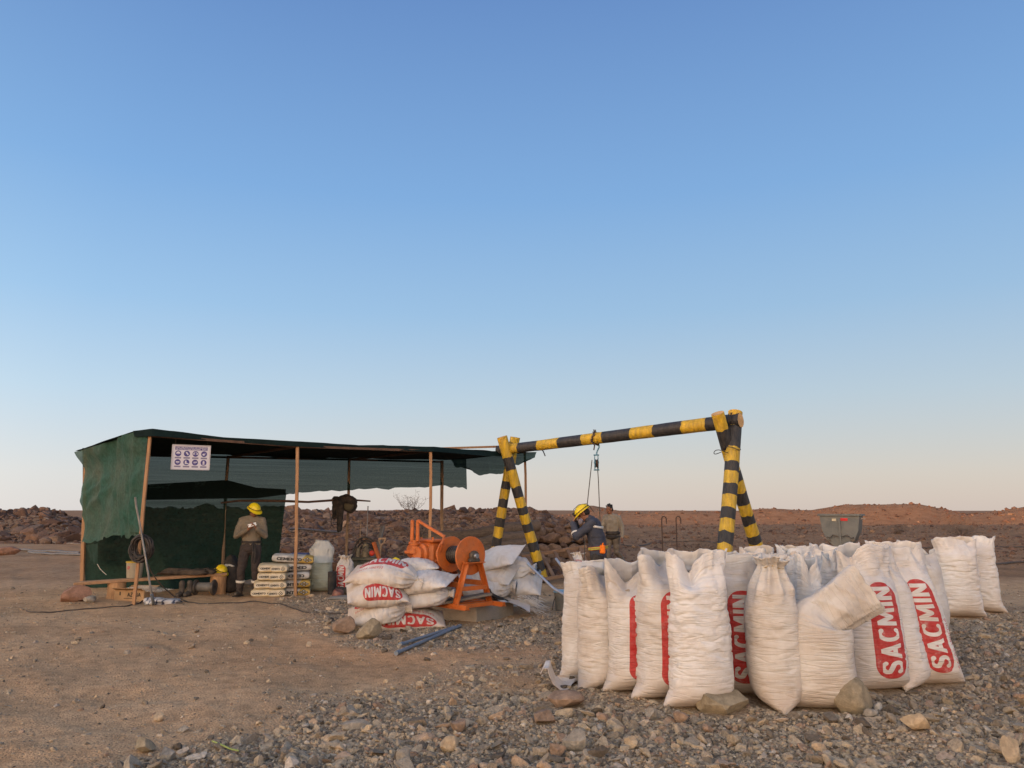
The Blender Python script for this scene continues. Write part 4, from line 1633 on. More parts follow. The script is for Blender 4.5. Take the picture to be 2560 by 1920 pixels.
# ------------------------------------------------------------ winch on its concrete plinth
M_ORG = mat('orange_paint', (.46, .110, .018), .45, .28, 5, .55, .35, 40, dustcol=(.22, .11, .055))
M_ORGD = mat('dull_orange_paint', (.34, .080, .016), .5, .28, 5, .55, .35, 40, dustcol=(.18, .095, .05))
M_BLACKS = mat('greased_rope', (.018, .017, .016), .35, .3, 25, .12, .5, 60)
M_CONC = mat('concrete', (.27, .245, .21), .9, .2, 3.5, .5, .5, 30, dustcol=(.27, .21, .15))
M_IRON = mat('dark_iron', (.07, .065, .06), .5, .3, 16, .35, .3, 40, metal=.5)

pc, pr = gnd(1191, 1555), gnd(1282, 1538)
ex_ = (pr - pc).normalized()
ey_ = Vector((-ex_.y, ex_.x, 0))         # towards the left and back
pl_h = .23
plinth = thing('concrete_plinth', 'low cast concrete block under the orange winch', 'plinth', pc)
mb = MB()
Lx, Ly = .92, 1.55
c = pc + ex_ * Lx / 2 + ey_ * Ly / 2 + Vector((0, 0, pl_h / 2 - .03))
RM = Matrix((ex_, ey_, Vector((0, 0, 1)))).transposed()
mb.box(c, (Lx, Ly, pl_h + .06), RM, bev=.012)
mb.build('block', M_CONC, plinth, 30, noise=(.006, 9))
KEEP_OUT.append((c.x, c.y, .5))

winch = thing('cable_winch', 'orange cable winch with two round drum flanges', 'winch', c + Vector((0, 0, pl_h / 2)))
zt = pl_h
# drum axis from the near flange back to the gearbox
nf, ff = at(1176, 1389, 11.35), at(1119, 1394, 11.75)
ax = (ff - nf)
ax.z = 0
ax.normalize()
ff = nf + ax * .46
side = Vector((-ax.y, ax.x, 0))
if side.y > 0:
    side = -side                          # side points towards the camera
for q, r in ((nf, .275), (ff, .265)):
    mb = MB()
    mb.lathe([(.03, -.012), (r - .004, -.012), (r, -.008), (r, .008), (r - .004, .012), (.03, .012)], q, ax, 56)
    for k in range(8):
        t = 2 * math.pi * k / 8 + .3
        for sg in (-1, 1):
            bq = q + (side * math.cos(t) + Vector((0, 0, 1)) * math.sin(t)) * .165 + ax * (.012 * sg)
            if sg < 0:
                mb.cyl(bq, bq - ax * .010, .012, n=6)
    mb.build('drum_flange', M_ORG, winch, 40)
mb = MB()
prof = [(.06, .014)]
for k in range(9):
    s = .02 + .42 * k / 9
    prof += [(.122, s), (.132, s + .0233), (.122, s + .0467)]
mb.lathe(prof + [(.06, .446)], nf, ax, 30)
mb.build('rope_coil', M_BLACKS, winch, 60)
mb = MB()
mb.cyl(nf - ax * .16, ff + ax * .35, .032, n=16)
mb.build('shaft', M_STEEL, winch)
# pillow block on the near stand
pb = nf - ax * .085
mb = MB()
mb.lathe([(.034, -.03), (.07, -.03), (.075, -.02), (.075, .02), (.07, .03), (.034, .03)], pb, ax, 20)
mb.box(pb + Vector((0, 0, -.06)), (.055, .19, .05), Matrix((ax, side, Vector((0, 0, 1)))).transposed(), bev=.008)
mb.build('bearing_block', M_IRON, winch, 40)
mb = MB()
mb.lathe([(.0, -.075), (.03, -.075), (.035, -.065), (.035, -.03)], pb, ax, 14)
mb.build('shaft_end', M_STEEL, winch, 40)


def stand(o, m, h, spread_bot, spread_top, w):
    """A-shaped stand across the drum axis, feet on the plinth"""
    top = Vector((o.x, o.y, o.z - .088))
    RMs = Matrix((ax, side, Vector((0, 0, 1)))).transposed()
    for s in (-1, 1):
        mb = MB()
        p1 = top + side * s * spread_top
        p0 = Vector((o.x, o.y, zt)) + side * s * spread_bot
        mb.beam(p0, p1, .012, w, up=ax)
        mb.beam(p0 + ax * (w / 2 - .006) + side * s * .0, p1 + ax * (w / 2 - .006), w, .012, up=ax)
        mb.build('stand_leg', m, winch, 30)
    for zz, dd in ((top.z - .006, spread_top + .05), ):
        mb = MB()
        mb.box((o.x, o.y, zz), (w + .03, 2 * dd, .014), RMs)
        mb.build('stand_plate', m, winch, 30)
    for f in (.42, ):
        zz = zt + (top.z - zt) * f
        hw = spread_bot + (spread_top - spread_bot) * f
        mb = MB()
        mb.box((o.x, o.y, zz), (w * .6, 2 * hw - .02, .06), RMs)
        mb.build('cross_bar', m, winch, 30)


stand(pb, M_ORG, 1, .33, .12, .085)
fb = ff + ax * .12
stand(fb, M_ORGD, 1, .33, .12, .085)
RMs = Matrix((ax, side, Vector((0, 0, 1)))).transposed()
for s in (-1, 1):
    mb = MB()
    m_ = (pb + fb) / 2
    L_ = (pb - fb).length
    mb.box((m_.x + side.x * s * .335, m_.y + side.y * s * .335, zt + .031), (L_ + .55, .05, .06), RMs)
    mb.box((m_.x + side.x * s * .335, m_.y + side.y * s * .335, zt + .006), (L_ + .55, .10, .010), RMs)
    mb.build('base_rail', M_ORG, winch, 30)
    mb = MB()
    zz = zt + (pb.z - .09 - zt) * .50
    q = m_ + side * s * .23
    mb.box((q.x, q.y, zz), (L_ - .03, .012, .075), RMs)
    mb.build('tie_bar', M_ORG, winch, 30)
for s in (-.1, .3):
    mb = MB()
    q = pb + ax * (s * .5)
    mb.box((q.x, q.y, zt + .03), (.05, .62, .055), RMs)
    mb.build('base_cross_rail', M_ORG, winch, 30)
# gearbox and air motor
gb = ff + ax * .42
def P_(a, s, z):
    return Vector((ff.x, ff.y, 0)) + ax * a + side * s + Vector((0, 0, z))
zg = nf.z
mb = MB()
mb.lathe([(.05, .06), (.11, .06), (.11, .10), (.085, .11), (.085, .15), (.12, .16), (.12, .21), (.09, .22), (.10, .25)], ff, ax, 24)
for k in range(8):
    t = 2 * math.pi * k / 8
    q = ff + ax * .15 + (side * math.cos(t) + Vector((0, 0, 1)) * math.sin(t)) * .10
    mb.cyl(q, q + ax * .03, .014, n=6)
mb.build('coupling', M_ORG, winch, 40)
mb = MB()
mb.box(P_(.46, 0, zg + .00), (.36, .34, .36), RMs, bev=.05)
mb.box(P_(.46, 0, zg + .19), (.40, .30, .05), RMs, bev=.015)
mb.box(P_(.60, .02, zg + .05), (.30, .28, .24), RMs, bev=.06)
mb.lathe([(0, .0), (.13, 0), (.15, .02), (.15, .06), (.11, .08), (.11, .14), (0, .14)], P_(.46, .16, zg), side, 24)
for sx in (-.15, .15):
    for sy in (-.11, .11):
        mb.cyl(P_(.46 + sx, sy, zg + .2), P_(.46 + sx, sy, zg + .235), .018, n=6)
for k in range(4):
    mb.box(P_(.34 + .08 * k, .178, zg - .05), (.018, .02, .22), RMs)
mb.build('gearbox', M_ORG, winch, 40)
mb = MB()
mb.lathe([(0, .74), (.13, .74), (.15, .76), (.15, .82), (.13, .84), (.13, .98), (.10, 1.02), (0, 1.02)], ff + Vector((0, 0, .02)), ax, 24)
for k in range(6):
    t = 2 * math.pi * k / 6
    mb.cyl(ff + ax * .78 + (side * math.cos(t) + Vector((0, 0, 1)) * math.sin(t)) * .155, ff + ax * .96 + (side * math.cos(t) + Vector((0, 0, 1)) * math.sin(t)) * .155, .035, .03, n=10)
mb.build('air_motor', M_ORG, winch, 40)
mb = MB()
mb.box(P_(.52, 0, zg - .28), (.30, .26, .24), RMs, bev=.02)
mb.box(P_(.52, 0, (zg - .38 + zt) / 2), (.36, .30, max(.05, zg - .40 - zt)), RMs, bev=.01)
mb.build('gearbox_pedestal', M_ORGD, winch, 40)
# control valve tower with its lever
vx = at(1037, 1360, 11.9)
mb = MB()
mb.lathe([(.075, -.14), (.075, -.09), (.05, -.08), (.05, -.03), (.07, -.02), (.07, .01), (.04, .02), (.04, .06)], vx, (0, 0, 1), 18)
mb.build('valve_body', M_ORG, winch, 40)
for s in (-1, 1):
    mb = MB()
    mb.box(vx + Vector((s * .042 + .0, 0, .20)), (.055, .07, .33), None, bev=.012)
    mb.build('valve_column', M_ORG, winch, 40)
mb = MB()
lv0, lv1 = vx + Vector((.06, -.02, .345)), at(1112, 1342, 11.5)
mb.beam(lv0, lv1, .035, .045, bev=.006)
mb.box(lv0, (.06, .06, .05), None, bev=.01)
mb.build('lever', M_ORG, winch, 40)
mb = MB()
mb.beam(lv1 + Vector((-.01, 0, .02)), at(1104, 1366, 11.5), .03, .04, bev=.005)
mb.tube([at(1104, 1366, 11.5), at(1101, 1380, 11.55), at(1098, 1396, 11.6)], .013, 8)
mb.sphere(at(1106, 1358, 11.48), .03)
mb.build('lever_link', M_ORGD, winch, 40)
# plank under the base rail, resting on the sacks
plank = thing('grey_plank', 'grey weathered plank clamped between the lower sacks and the winch base', 'plank', at(1040, 1518, 11.1))
mb = MB()
mb.beam(at(960, 1533, 10.95), at(1225, 1484, 11.45), .22, .035, up=(0, 0, 1), bev=.004)
mb.build('board', mat('grey_board', (.15, .13, .11), .9, .3, 5, 0, .4, 25, stretch=(1, 6, 6)), plank, 30)

# ------------------------------------------------------------ sacks round the winch
PG = 'filled sacks piled against the winch'


def LS(label, x0, x1, ybot, d, seed, deg=0.0, m=None, tie=True, grp=PG, Ls=1.0, **kw):
    """sack spanning photo columns x0..x1, underside at row ybot, d metres ahead; deg: extra turn about the vertical"""
    c = at((x0 + x1) / 2, ybot, d)
    wpx = (x1 - x0) / FPX * d
    L_ = wpx / max(abs(math.cos(R(deg))), .5) * Ls
    KEEP_OUT.append((c.x, c.y, .3))
    return lying_sack('filled_sack', label, c, R(deg), seed, L=L_, m={M_SACKWP: M_LSACKW}.get(m, M_LSACK), tie=tie, group=grp, **kw)


LS('lowest printed sack of the left pile, half hidden by a plank', 905, 1104, 1573, 11.05, 71, 190, tie=False, W=.30, T=.17, roll=R(-12), ushift=.17)
LS('tied sack with small red print under the round red panel', 884, 1020, 1553, 10.85, 72, 8, W=.30, T=.155, roll=R(14), pitch=R(-7), ushift=.10, Ls=1.12, sag=((-.1, 0, .3, -.02),))
LS('unprinted sack with its tied end at the right, lying on the plank', 1000, 1128, 1514, 11.2, 73, -4, W=.31, T=.15, roll=R(12), pitch=R(-7), m=M_SACKWP, Ls=1.15)
LS('sack with a bright round red panel shown upside down', 880, 1004, 1512, 10.9, 74, 194, W=.34, T=.20, roll=R(-14), tie=False, ushift=.15, Ls=1.12)
LS('smooth sack under the top one, at the right of the pile', 990, 1126, 1480, 11.2, 75, -12, tie=False, W=.33, T=.16, roll=R(10), pitch=R(-6), m=M_SACKWP, Ls=1.1)
LS('small pale sack end poking out behind the topmost one', 985, 1086, 1436, 11.6, 76, 4, tie=False, W=.30, T=.14, m=M_SACKWP, Ls=1.2)
LS('topmost sack of the left pile with red print and a gathered neck', 880, 1050, 1462, 11.0, 77, -4, W=.33, T=.19, roll=R(16), pitch=R(6), ushift=.045, bend=-.06, Ls=1.08)
# right-hand pile
RG = 'filled sacks piled behind the winch'
LS('bottom sack of the right pile hidden by the winch legs', 1150, 1275, 1512, 12.5, 81, 0, tie=False, W=.32, T=.15, m=M_SACKWP, grp=RG)
LS('pale sack seen between the winch legs', 1130, 1240, 1484, 12.3, 82, 4, tie=False, W=.33, T=.16, m=M_SACK, grp=RG, roll=R(20), ushift=.3)
LS('knotted sack low in the right pile beside the orange leg', 1190, 1272, 1488, 12.25, 83, -8, W=.32, T=.17, m=M_SACKWP, grp=RG, Ls=1.4, roll=R(20))
LS('plump pointed sack at the right edge of the right pile', 1248, 1341, 1483, 12.6, 84, -6, tie=False, W=.34, T=.17, m=M_SACKWP, grp=RG, Ls=1.25, roll=R(20))
LS('stained sack with a drooping corner in the middle of the right pile', 1190, 1270, 1455, 12.4, 85, -20, tie=False, W=.34, T=.16, m=M_SACK, grp=RG, Ls=1.4, roll=R(24), ushift=.5)
LS('round knotted sack high on the right pile', 1235, 1324, 1446, 12.7, 86, -10, W=.33, T=.19, m=M_SACKWP, grp=RG, Ls=1.3, roll=R(20))
LS('topmost sack of the right pile with one corner sticking up', 1190, 1290, 1422, 12.5, 87, -24, tie=False, W=.36, T=.17, m=M_SACKWP, grp=RG, pitch=R(-14), Ls=1.25, roll=R(22))
# burst sack with frayed threads
torn = thing('torn_sack', 'burst empty sack with frayed white threads at the foot of the right pile', 'sack', gnd(1300, 1525))
mb = MB()
rt = np.random.RandomState(3)
o_ = gnd(1300, 1528)
vs = []
for iu in range(14):
    for iv in range(8):
        u_, v_ = iu / 13, iv / 7
        p = at(1230 + 95 * u_, 1492 + 14 * u_ + 22 * v_ * u_, 12.15 - .35 * v_)
        p.z = max(.02, p.z) + .04 * float(vnoise(u_ * 4, v_ * 3, 0, 3)) * (1 - .5 * u_)
        vs.append(p)
fs = [(a * 8 + b, a * 8 + b + 1, a * 8 + b + 9, a * 8 + b + 8) for a in range(13) for b in range(7)]
mb.add(vs, fs)
mb.build('cloth', M_SACKWP, torn)
mb = MB()
for k in range(130):
    t = rt.rand()
    p = at(1290 + 40 * t, 1488 + 34 * rt.rand(), 12.1)
    p.z = max(p.z, .03)
    L_ = rt.uniform(.10, .42)
    q = p + Vector((L_ * .8, rt.uniform(-.1, .1), -.25 * L_ + rt.uniform(-.05, .03)))
    q.z = max(q.z, .012)
    m2 = (p + q) / 2 + Vector((0, 0, rt.uniform(-.01, .05)))
    mb.tube([p, m2, q], [.0035, .003, .0015], 3, False)
fr_ = mb.build('frayed_threads', mat('white_thread', (.62, .58, .53), .8), torn)
fr_['kind'] = 'stuff'
# blue steel pipes on the gravel
M_BLUEP = mat('faded_blue_paint', (.115, .160, .215), .5, .25, 6, .55, .2, 40, dustcol=(.24, .20, .17))
for i, (p, q, lab) in enumerate(((gnd(990, 1638), gnd(1150, 1570), 'longer blue steel pipe lying nearer on the gravel'), (gnd(1000, 1618), gnd(1135, 1573), 'greyer blue pipe lying just behind its twin'))):
    for v in (p, q):
        v.z = Hs(v.x, v.y) + .026
    t_ = thing('blue_pipe', lab, 'pipe', p, 'blue pipes on the gravel')
    mb = MB()
    k = 6
    mb.tube([p.lerp(q, j / k) for j in range(k + 1)], .021, 14)
    mb.build('tube', M_BLUEP, t_, 40)
    mb = MB()
    d_ = (q - p).normalized()
    mb.cyl(p - d_ * .002, p + d_ * .07, .026, n=14)
    mb.cyl(q - d_ * .05, q + d_ * .003, .026, n=14)
    mb.build('collar', M_BLUEP, t_, 40)

# ------------------------------------------------------------ people
def remeshed(mb, voxel, smooth=4, wr=None, hole=None):
    me0 = mesh_np(np.array([tuple(v) for v in mb.v]), mb.f, True)
    ob = bpy.data.objects.new('tmp', me0)
    COL.objects.link(ob)
    r = ob.modifiers.new('r', 'REMESH')
    r.mode = 'VOXEL'
    r.voxel_size = voxel
    r.use_smooth_shade = True
    if smooth:
        s_ = ob.modifiers.new('s', 'SMOOTH')
        s_.iterations = smooth
        s_.factor = .5
    dg = bpy.context.evaluated_depsgraph_get()
    dg.update()
    me = bpy.data.meshes.new_from_object(ob.evaluated_get(dg))
    bpy.data.objects.remove(ob)
    bpy.data.meshes.remove(me0)
    if wr:
        amp, fr, st, seed = wr
        n = len(me.vertices)
        co = np.empty(n * 3, np.float32)
        no = np.empty(n * 3, np.float32)
        me.vertices.foreach_get('co', co)
        me.vertex_normals.foreach_get('vector', no)
        co, no = co.reshape(-1, 3), no.reshape(-1, 3)
        d = amp * (crease(co[:, 0] * fr + .4 * co[:, 2], co[:, 1] * fr, co[:, 2] * fr * st, seed) + .6 * fbm(co[:, 0] * fr, co[:, 1] * fr, co[:, 2] * fr * st, 2, seed + 3))
        co = co + no * d[:, None]
        me.vertices.foreach_set('co', co.ravel())
        me.update()
    return me


def limb(mb, pts, rs):
    pts = [Vector(p) for p in pts]
    out, rr = [], []
    for i in range(len(pts) - 1):
        k = 5
        for j in range(k):
            out.append(pts[i].lerp(pts[i + 1], j / k))
            rr.append(rs[i] + (rs[i + 1] - rs[i]) * j / k)
    out.append(pts[-1])
    rr.append(rs[-1])
    mb.tube(out, rr, 12)
    for p, r in zip(pts, rs):
        mb.sphere(p, r * .995, 12, 8)


def hand(mb, w, d, palm_n, thumb_s, curl=.5, s=1.0):
    """hand at wrist w pointing along d; palm_n = direction the palm faces; thumb_s = side (+1/-1)"""
    d, n = Vector(d).normalized(), Vector(palm_n)
    n = (n - d * n.dot(d)).normalized()
    side = d.cross(n) * thumb_s
    w = Vector(w)
    M = Matrix((d, side, n)).transposed()
    mb.sphere(w + d * .045 * s, (.050 * s, .040 * s, .017 * s), 12, 8, 0, M)
    for k, (off, L_) in enumerate(((.030, .070), (.011, .080), (-.009, .074), (-.028, .058))):
        b = w + d * .083 * s + side * off * s
        p = [b - d * .02 * s]
        dirn = d.copy()
        for j in range(3):
            p.append(p[-1] + dirn * L_ * s * (.42, .33, .25)[j])
            dirn = (dirn + n * curl).normalized()
        mb.tube(p, [.0095 * s, .0092 * s, .0085 * s, .007 * s], 8)
        mb.sphere(p[-1], .0072 * s, 8, 6)
    b = w + d * .025 * s + side * .030 * s
    t1 = b + (d * .6 + side * .75 + n * .25).normalized() * .040 * s
    t2 = t1 + (d * .9 + side * .15 + n * .45).normalized() * .034 * s
    mb.tube([b, t1, t2], [.012 * s, .0105 * s, .008 * s], 8)
    mb.sphere(t2, .008 * s, 8, 6)


def head_into(mb, c, Mh):
    """head: Mh columns = face-right, face-forward(-y local) frame; local -Y is the face"""
    c = Vector(c)

    def q(x, y, z):
        return c + Mh @ Vector((x, y, z))
    mb.sphere(q(0, .012, .03), (.076, .095, .092), 20, 14, 0, Mh)
    mb.sphere(q(0, -.022, -.045), (.058, .066, .072), 18, 12, 0, Mh)
    mb.sphere(q(0, -.060, -.088), (.030, .024, .022), 12, 8, 0, Mh)       # chin
    mb.tube([q(0, -.088, .018), q(0, -.104, -.012), q(0, -.112, -.034)], [.010, .013, .016], 8)   # nose
    mb.sphere(q(0, -.108, -.034), (.018, .012, .010), 10, 6, 0, Mh)
    mb.sphere(q(0, -.086, -.064), (.026, .010, .007), 10, 6, 0, Mh)       # lips
    mb.sphere(q(0, -.084, -.073), (.023, .010, .006), 10, 6, 0, Mh)
    mb.tube([q(-.045, -.072, .034), q(0, -.090, .036), q(.045, -.072, .034)], [.008, .010, .008], 8)  # brow
    for s in (-1, 1):
        mb.sphere(q(s * .076, .012, -.012), (.010, .020, .032), 10, 8, 0, Mh)    # ears
        mb.sphere(q(s * .032, -.078, .012), (.013, .009, .008), 10, 6, 0, Mh)    # lids


M_SKIN = mat('brown_skin', (.20, .090, .052), .55, .12, 9, 0, .1, 60)
M_SHIRT = mat('khaki_jersey', (.160, .134, .100), .9, .16, 7, .35, .3, 60, dustcol=(.20, .165, .12))
M_SHIRT2 = mat('pale_khaki_jersey', (.215, .190, .150), .9, .14, 7, .25, .3, 60, dustcol=(.19, .16, .12))
M_TROU = mat('dusty_dark_trousers', (.030, .025, .026), .9, .25, 6, .28, .3, 50, dustcol=(.085, .062, .048))
M_TROU2 = mat('muddy_trousers', (.105, .088, .070), .9, .25, 6, .5, .3, 50, dustcol=(.19, .155, .12))
M_NAVY = mat('navy_work_jacket', (.030, .036, .058), .85, .2, 6, .45, .3, 50, dustcol=(.085, .082, .085))
M_BLKC = mat('black_cloth', (.018, .018, .020), .85, .3, 8, .15, .3, 50)
M_BOOT = mat('work_boot', (.045, .038, .032), .65, .3, 9, .5, .2, 50, dustcol=(.20, .155, .11))
M_RBOOT = mat('grey_rubber_boot', (.085, .082, .075), .6, .25, 7, .5, .2, 50, dustcol=(.18, .15, .115))
M_HELM = mat('yellow_helmet', (.66, .50, .010), .32, .06, 6, .12, 0)
M_HAIR = mat('black_hair', (.012, .010, .009), .6, .3, 40, 0, .5, 160)
M_REFL = mat('silver_tape', (.50, .49, .46), .5, .12, 20)
M_PAPER = mat('white_paper', (.70, .69, .66), .7, .05, 10)
M_EYE = mat('eye', (.03, .022, .018), .3, 0, 5, 0, 0)


def helmet(parent, c, Mh, lamp=False):
    """miner's helmet: ribbed dome, brim longer at the front, band and (lit) cap lamp"""
    o = ORIGIN[parent.name]

    def q(x, y, z):
        return Vector(c) + Mh @ Vector((x, y, z))
    vs, fs = [], []
    n, k = 32, 9
    for i in range(k + 1):
        f = i / k
        th = f * math.pi / 2
        for j in range(n):
            t = 2 * math.pi * j / n
            rib = 1 + .02 * (abs(math.cos(t)) < .22) * math.sin(th)
            vs.append(q(.112 * math.sin(th) * math.cos(t) * rib, .010 + .132 * math.sin(th) * math.sin(t) * rib, .028 + .108 * math.cos(th) * (1 + .03 * (abs(math.cos(t) * math.sin(th)) < .12))))
    for i in range(k):
        for j in range(n):
            fs.append((i * n + j, i * n + (j + 1) % n, (i + 1) * n + (j + 1) % n, (i + 1) * n + j))
    # brim
    for (rad_, dz) in ((1.0, -.004), (1.0, -.010)):
        for j in range(n):
            t = 2 * math.pi * j / n
            front = max(0, -math.sin(t)) ** 2
            ext = .022 + .045 * front
            vs.append(q((.112 + ext) * math.cos(t), .010 + (.132 + ext) * math.sin(t), .022 - .02 * front + dz))
    b = (k) * n
    for j in range(n):
        fs.append((b + j, b + (j + 1) % n, b + n + (j + 1) % n, b + n + j))
        fs.append((b + n + j, b + n + (j + 1) % n, b + 2 * n + (j + 1) % n, b + 2 * n + j))
    for j in range(n):
        t = 2 * math.pi * j / n
        vs.append(q(.106 * math.cos(t), .010 + .126 * math.sin(t), .018))
    for j in range(n):
        fs.append((b + 2 * n + j, b + 2 * n + (j + 1) % n, b + 3 * n + (j + 1) % n, b + 3 * n + j))
    mb = MB().add(vs, fs)
    hm = mb.build('helmet', M_HELM, parent, 50)
    mb = MB()
    mb.tube([q(.122 * math.cos(t), .010 + .142 * math.sin(t), .045) for t in np.linspace(0, 2 * math.pi, 30)], .006, 6, False)
    mb.build('helmet_strap', M_BLKC, hm)
    if lamp:
        mb = MB()
        lp = q(0, -.145, .070)
        f = Mh @ Vector((0, -1, 0))
        mb.lathe([(0, -.03), (.026, -.03), (.032, 0), (.030, .006)], lp, f, 16)
        mb.tube([lp - f * .03, q(.02, -.08, .135), q(.03, .03, .142), q(.03, .14, .08), q(.03, .16, .0), q(.02, .15, -.10)], .005, 6)
        mb.build('lamp_housing', M_BLKC, hm)
        m, nt, bs = new_mat('lit_lamp')
        bs.inputs['Base Color'].default_value = (1, .6, .3, 1)
        bs.inputs['Emission Color'].default_value = (1, .50, .18, 1)
        bs.inputs['Emission Strength'].default_value = 9
        mb = MB()
        mb.lathe([(0, .007), (.022, .006), (.028, .001)], lp, f, 16)
        mb.build('lamp_lens', m, hm)
    return hm


def rotm(yaw, pitch=0.0, roll=0.0):
    """yaw about Z (0 = facing -Y), then nod (pitch > 0 looks down), then tilt"""
    return Matrix.Rotation(yaw, 3, 'Z') @ Matrix.Rotation(pitch, 3, 'X') @ Matrix.Rotation(roll, 3, 'Y')


def person(label, loc, yaw, J, top, trou, boot, cuff=None, hem=.90, helm=False, lamp=False, hair=False, head_rot=(0, 0, 0), hands=(), scale=1.0, jacket=False, tuck=None):
    p = thing('person', label, 'person', loc)
    Mz = Matrix.Rotation(yaw, 3, 'Z')
    o = Vector(loc)

    def W(v):
        return o + Mz @ (Vector(v) * scale)
    j = {k: W(v) for k, v in J.items()}
    Mh = rotm(yaw + head_rot[0], head_rot[1], head_rot[2])
    up = Vector((0, 0, 1))
    rx = Mz @ Vector((1, 0, 0))
    # --- body: one continuous figure
    mb = MB()
    limb(mb, [j['pelvis'], j['waist'], j['chest']], [.115, .112, .125])
    limb(mb, [j['chest'], j['neck'], j['head'] - Mh @ Vector((0, -.01, .06))], [.10, .056, .054])
    head_into(mb, j['head'], Mh)
    for s in 'lr':
        limb(mb, [j['chest'].lerp(j['sho_' + s], .5), j['sho_' + s], j['elb_' + s], j['wri_' + s]], [.07, .055, .042, .027])
        limb(mb, [j['pelvis'].lerp(j['hip_' + s], .6), j['hip_' + s], j['kne_' + s], j['ank_' + s]], [.09, .080, .052, .036])
        mb.sphere(j['ank_' + s] + Vector((0, 0, -.04)), .035)
    for (w, d, n, ts, cu) in hands:
        hand(mb, j[w], Mz @ Vector(d), Mz @ Vector(n), ts, cu, scale)
    me = remeshed(mb, .0075, 3)
    for v in me.vertices:
        v.co -= o
    me.materials.append(M_SKIN)
    body = link('body', me, None, p)
    mb = MB()
    for s in (-1, 1):
        mb.sphere(j['head'] + Mh @ Vector((s * .032, -.0835, .012)), .0062, 8, 6)
    mb.build('eyes', M_EYE, body)
    # --- top
    mb = MB()
    wd = .135 if jacket else .128
    for t in np.linspace(0, 1, 9):
        c = j['pelvis'].lerp(j['waist'], min(1, t * 2)) if t < .5 else j['waist'].lerp(j['chest'], t * 2 - 1)
        if t < .12 and not jacket:
            continue
        hw = np.interp(t, [0, .3, .6, 1], [.185, .172, .190, .205]) * (1.06 if jacket else 1)
        mb.sphere(c, (hw, wd + .012 * math.sin(3 * t), .13), 22, 12, 0, Mz)
    mid = j['sho_l'].lerp(j['sho_r'], .5)
    limb(mb, [j['sho_l'], mid + Vector((0, 0, .035)), j['sho_r']], [.078, .088, .078])
    limb(mb, [j['chest'] + Vector((0, 0, .06)), j['neck'] - (j['neck'] - j['chest']) * .12], [.12, .072 if not jacket else .085])
    for s in 'lr':
        e, w = j['elb_' + s], j['wri_' + s]
        limb(mb, [j['sho_' + s], e, w.lerp(e, .06)], [.080, .064 if not jacket else .070, .043 if not jacket else .054])
    me = remeshed(mb, .011, 5, (.010, 9, 1.3, 5))
    for v in me.vertices:
        v.co -= o
    me.materials.append(top)
    shirt = link('jacket' if jacket else 'shirt', me, None, p)
    # --- trousers
    mb = MB()
    for t in (0, .5, 1):
        mb.sphere(j['pelvis'] + Vector((0, 0, -.06 + .13 * t)), (.178, .132, .12), 20, 12, 0, Mz)
    for s in 'lr':
        limb(mb, [j['hip_' + s], j['kne_' + s], j['ank_' + s].lerp(j['kne_' + s], .08 if tuck is None else .55)], [.108, .084, .072])
    me = remeshed(mb, .011, 4, (.011, 8, 1.6, 15))
    for v in me.vertices:
        v.co -= o
    me.materials.append(trou)
    link('trousers', me, None, p)
    # --- boots
    for s in 'lr':
        a = j['ank_' + s]
        f = (Mz @ Vector(J.get('toe_' + s, (0, -1, 0)))).normalized()
        mb = MB()
        sole = a.z - .085 * scale
        limb(mb, [a.lerp(j['kne_' + s], .25 if tuck is None else .66), a + (a - j['kne_' + s]).normalized() * .01], [.062 if tuck is None else .078, .056])
        limb(mb, [a - f * .035 + Vector((0, 0, -.045)), a + f * .09 + Vector((0, 0, -.045)), a + f * .155 + Vector((0, 0, -.05))], [.044, .046, .038])
        me = remeshed(mb, .010, 3, (.004, 12, 1, 25))
        for v in me.vertices:
            v.co -= o
        me.materials.append(boot)
        bo = link('boot', me, None, p)
        mb = MB()
        fl = Matrix((f, Vector((-f.y, f.x, 0)), f.cross(Vector((-f.y, f.x, 0))))).transposed()
        mb.box(a + f * .055 + Vector((0, 0, -.083)), (.285, .098, .022), fl, bev=.008)
        mb.build('sole', M_BLKC, bo, 40)
    # --- head wear
    if helm:
        helmet(p, j['head'] + Mh @ Vector((0, .0, .012)), Mh, lamp)
    if hair or helm:
        mb = MB()
        if hair:
            mb.sphere(j['head'] + Mh @ Vector((0, .022, .050)), (.080, .094, .080), 20, 14, 0, Mh)
            mb.sphere(j['head'] + Mh @ Vector((0, .055, -.01)), (.072, .060, .072), 18, 12, 0, Mh)
            rr = np.random.RandomState(2)
            for k in range(46):
                th, ph_ = rr.uniform(.1, 1.35), rr.uniform(0, 6.28)
                d = Vector((math.sin(th) * math.cos(ph_), math.sin(th) * math.sin(ph_), math.cos(th)))
                if d.y < -.55 and d.z < .5:
                    continue
                c = j['head'] + Mh @ (Vector((0, .022, .050)) + Vector((d.x * .080, d.y * .094, d.z * .084)))
                e = c + Mh @ (d + Vector((rr.uniform(-.6, .6), rr.uniform(-.9, .2), .2))).normalized() * .030
                mb.tube([c, e], [.012, .003], 5)
        else:
            mb.sphere(j['head'] + Mh @ Vector((0, .040, -.005)), (.080, .074, .070), 18, 12, 0, Mh)
        me = remeshed(mb, .006, 1, (.004, 60, 1, 31))
        for v in me.vertices:
            v.co -= o
        me.materials.append(M_HAIR)
        link('hair', me, None, p)
    return p, j, Mz, Mh


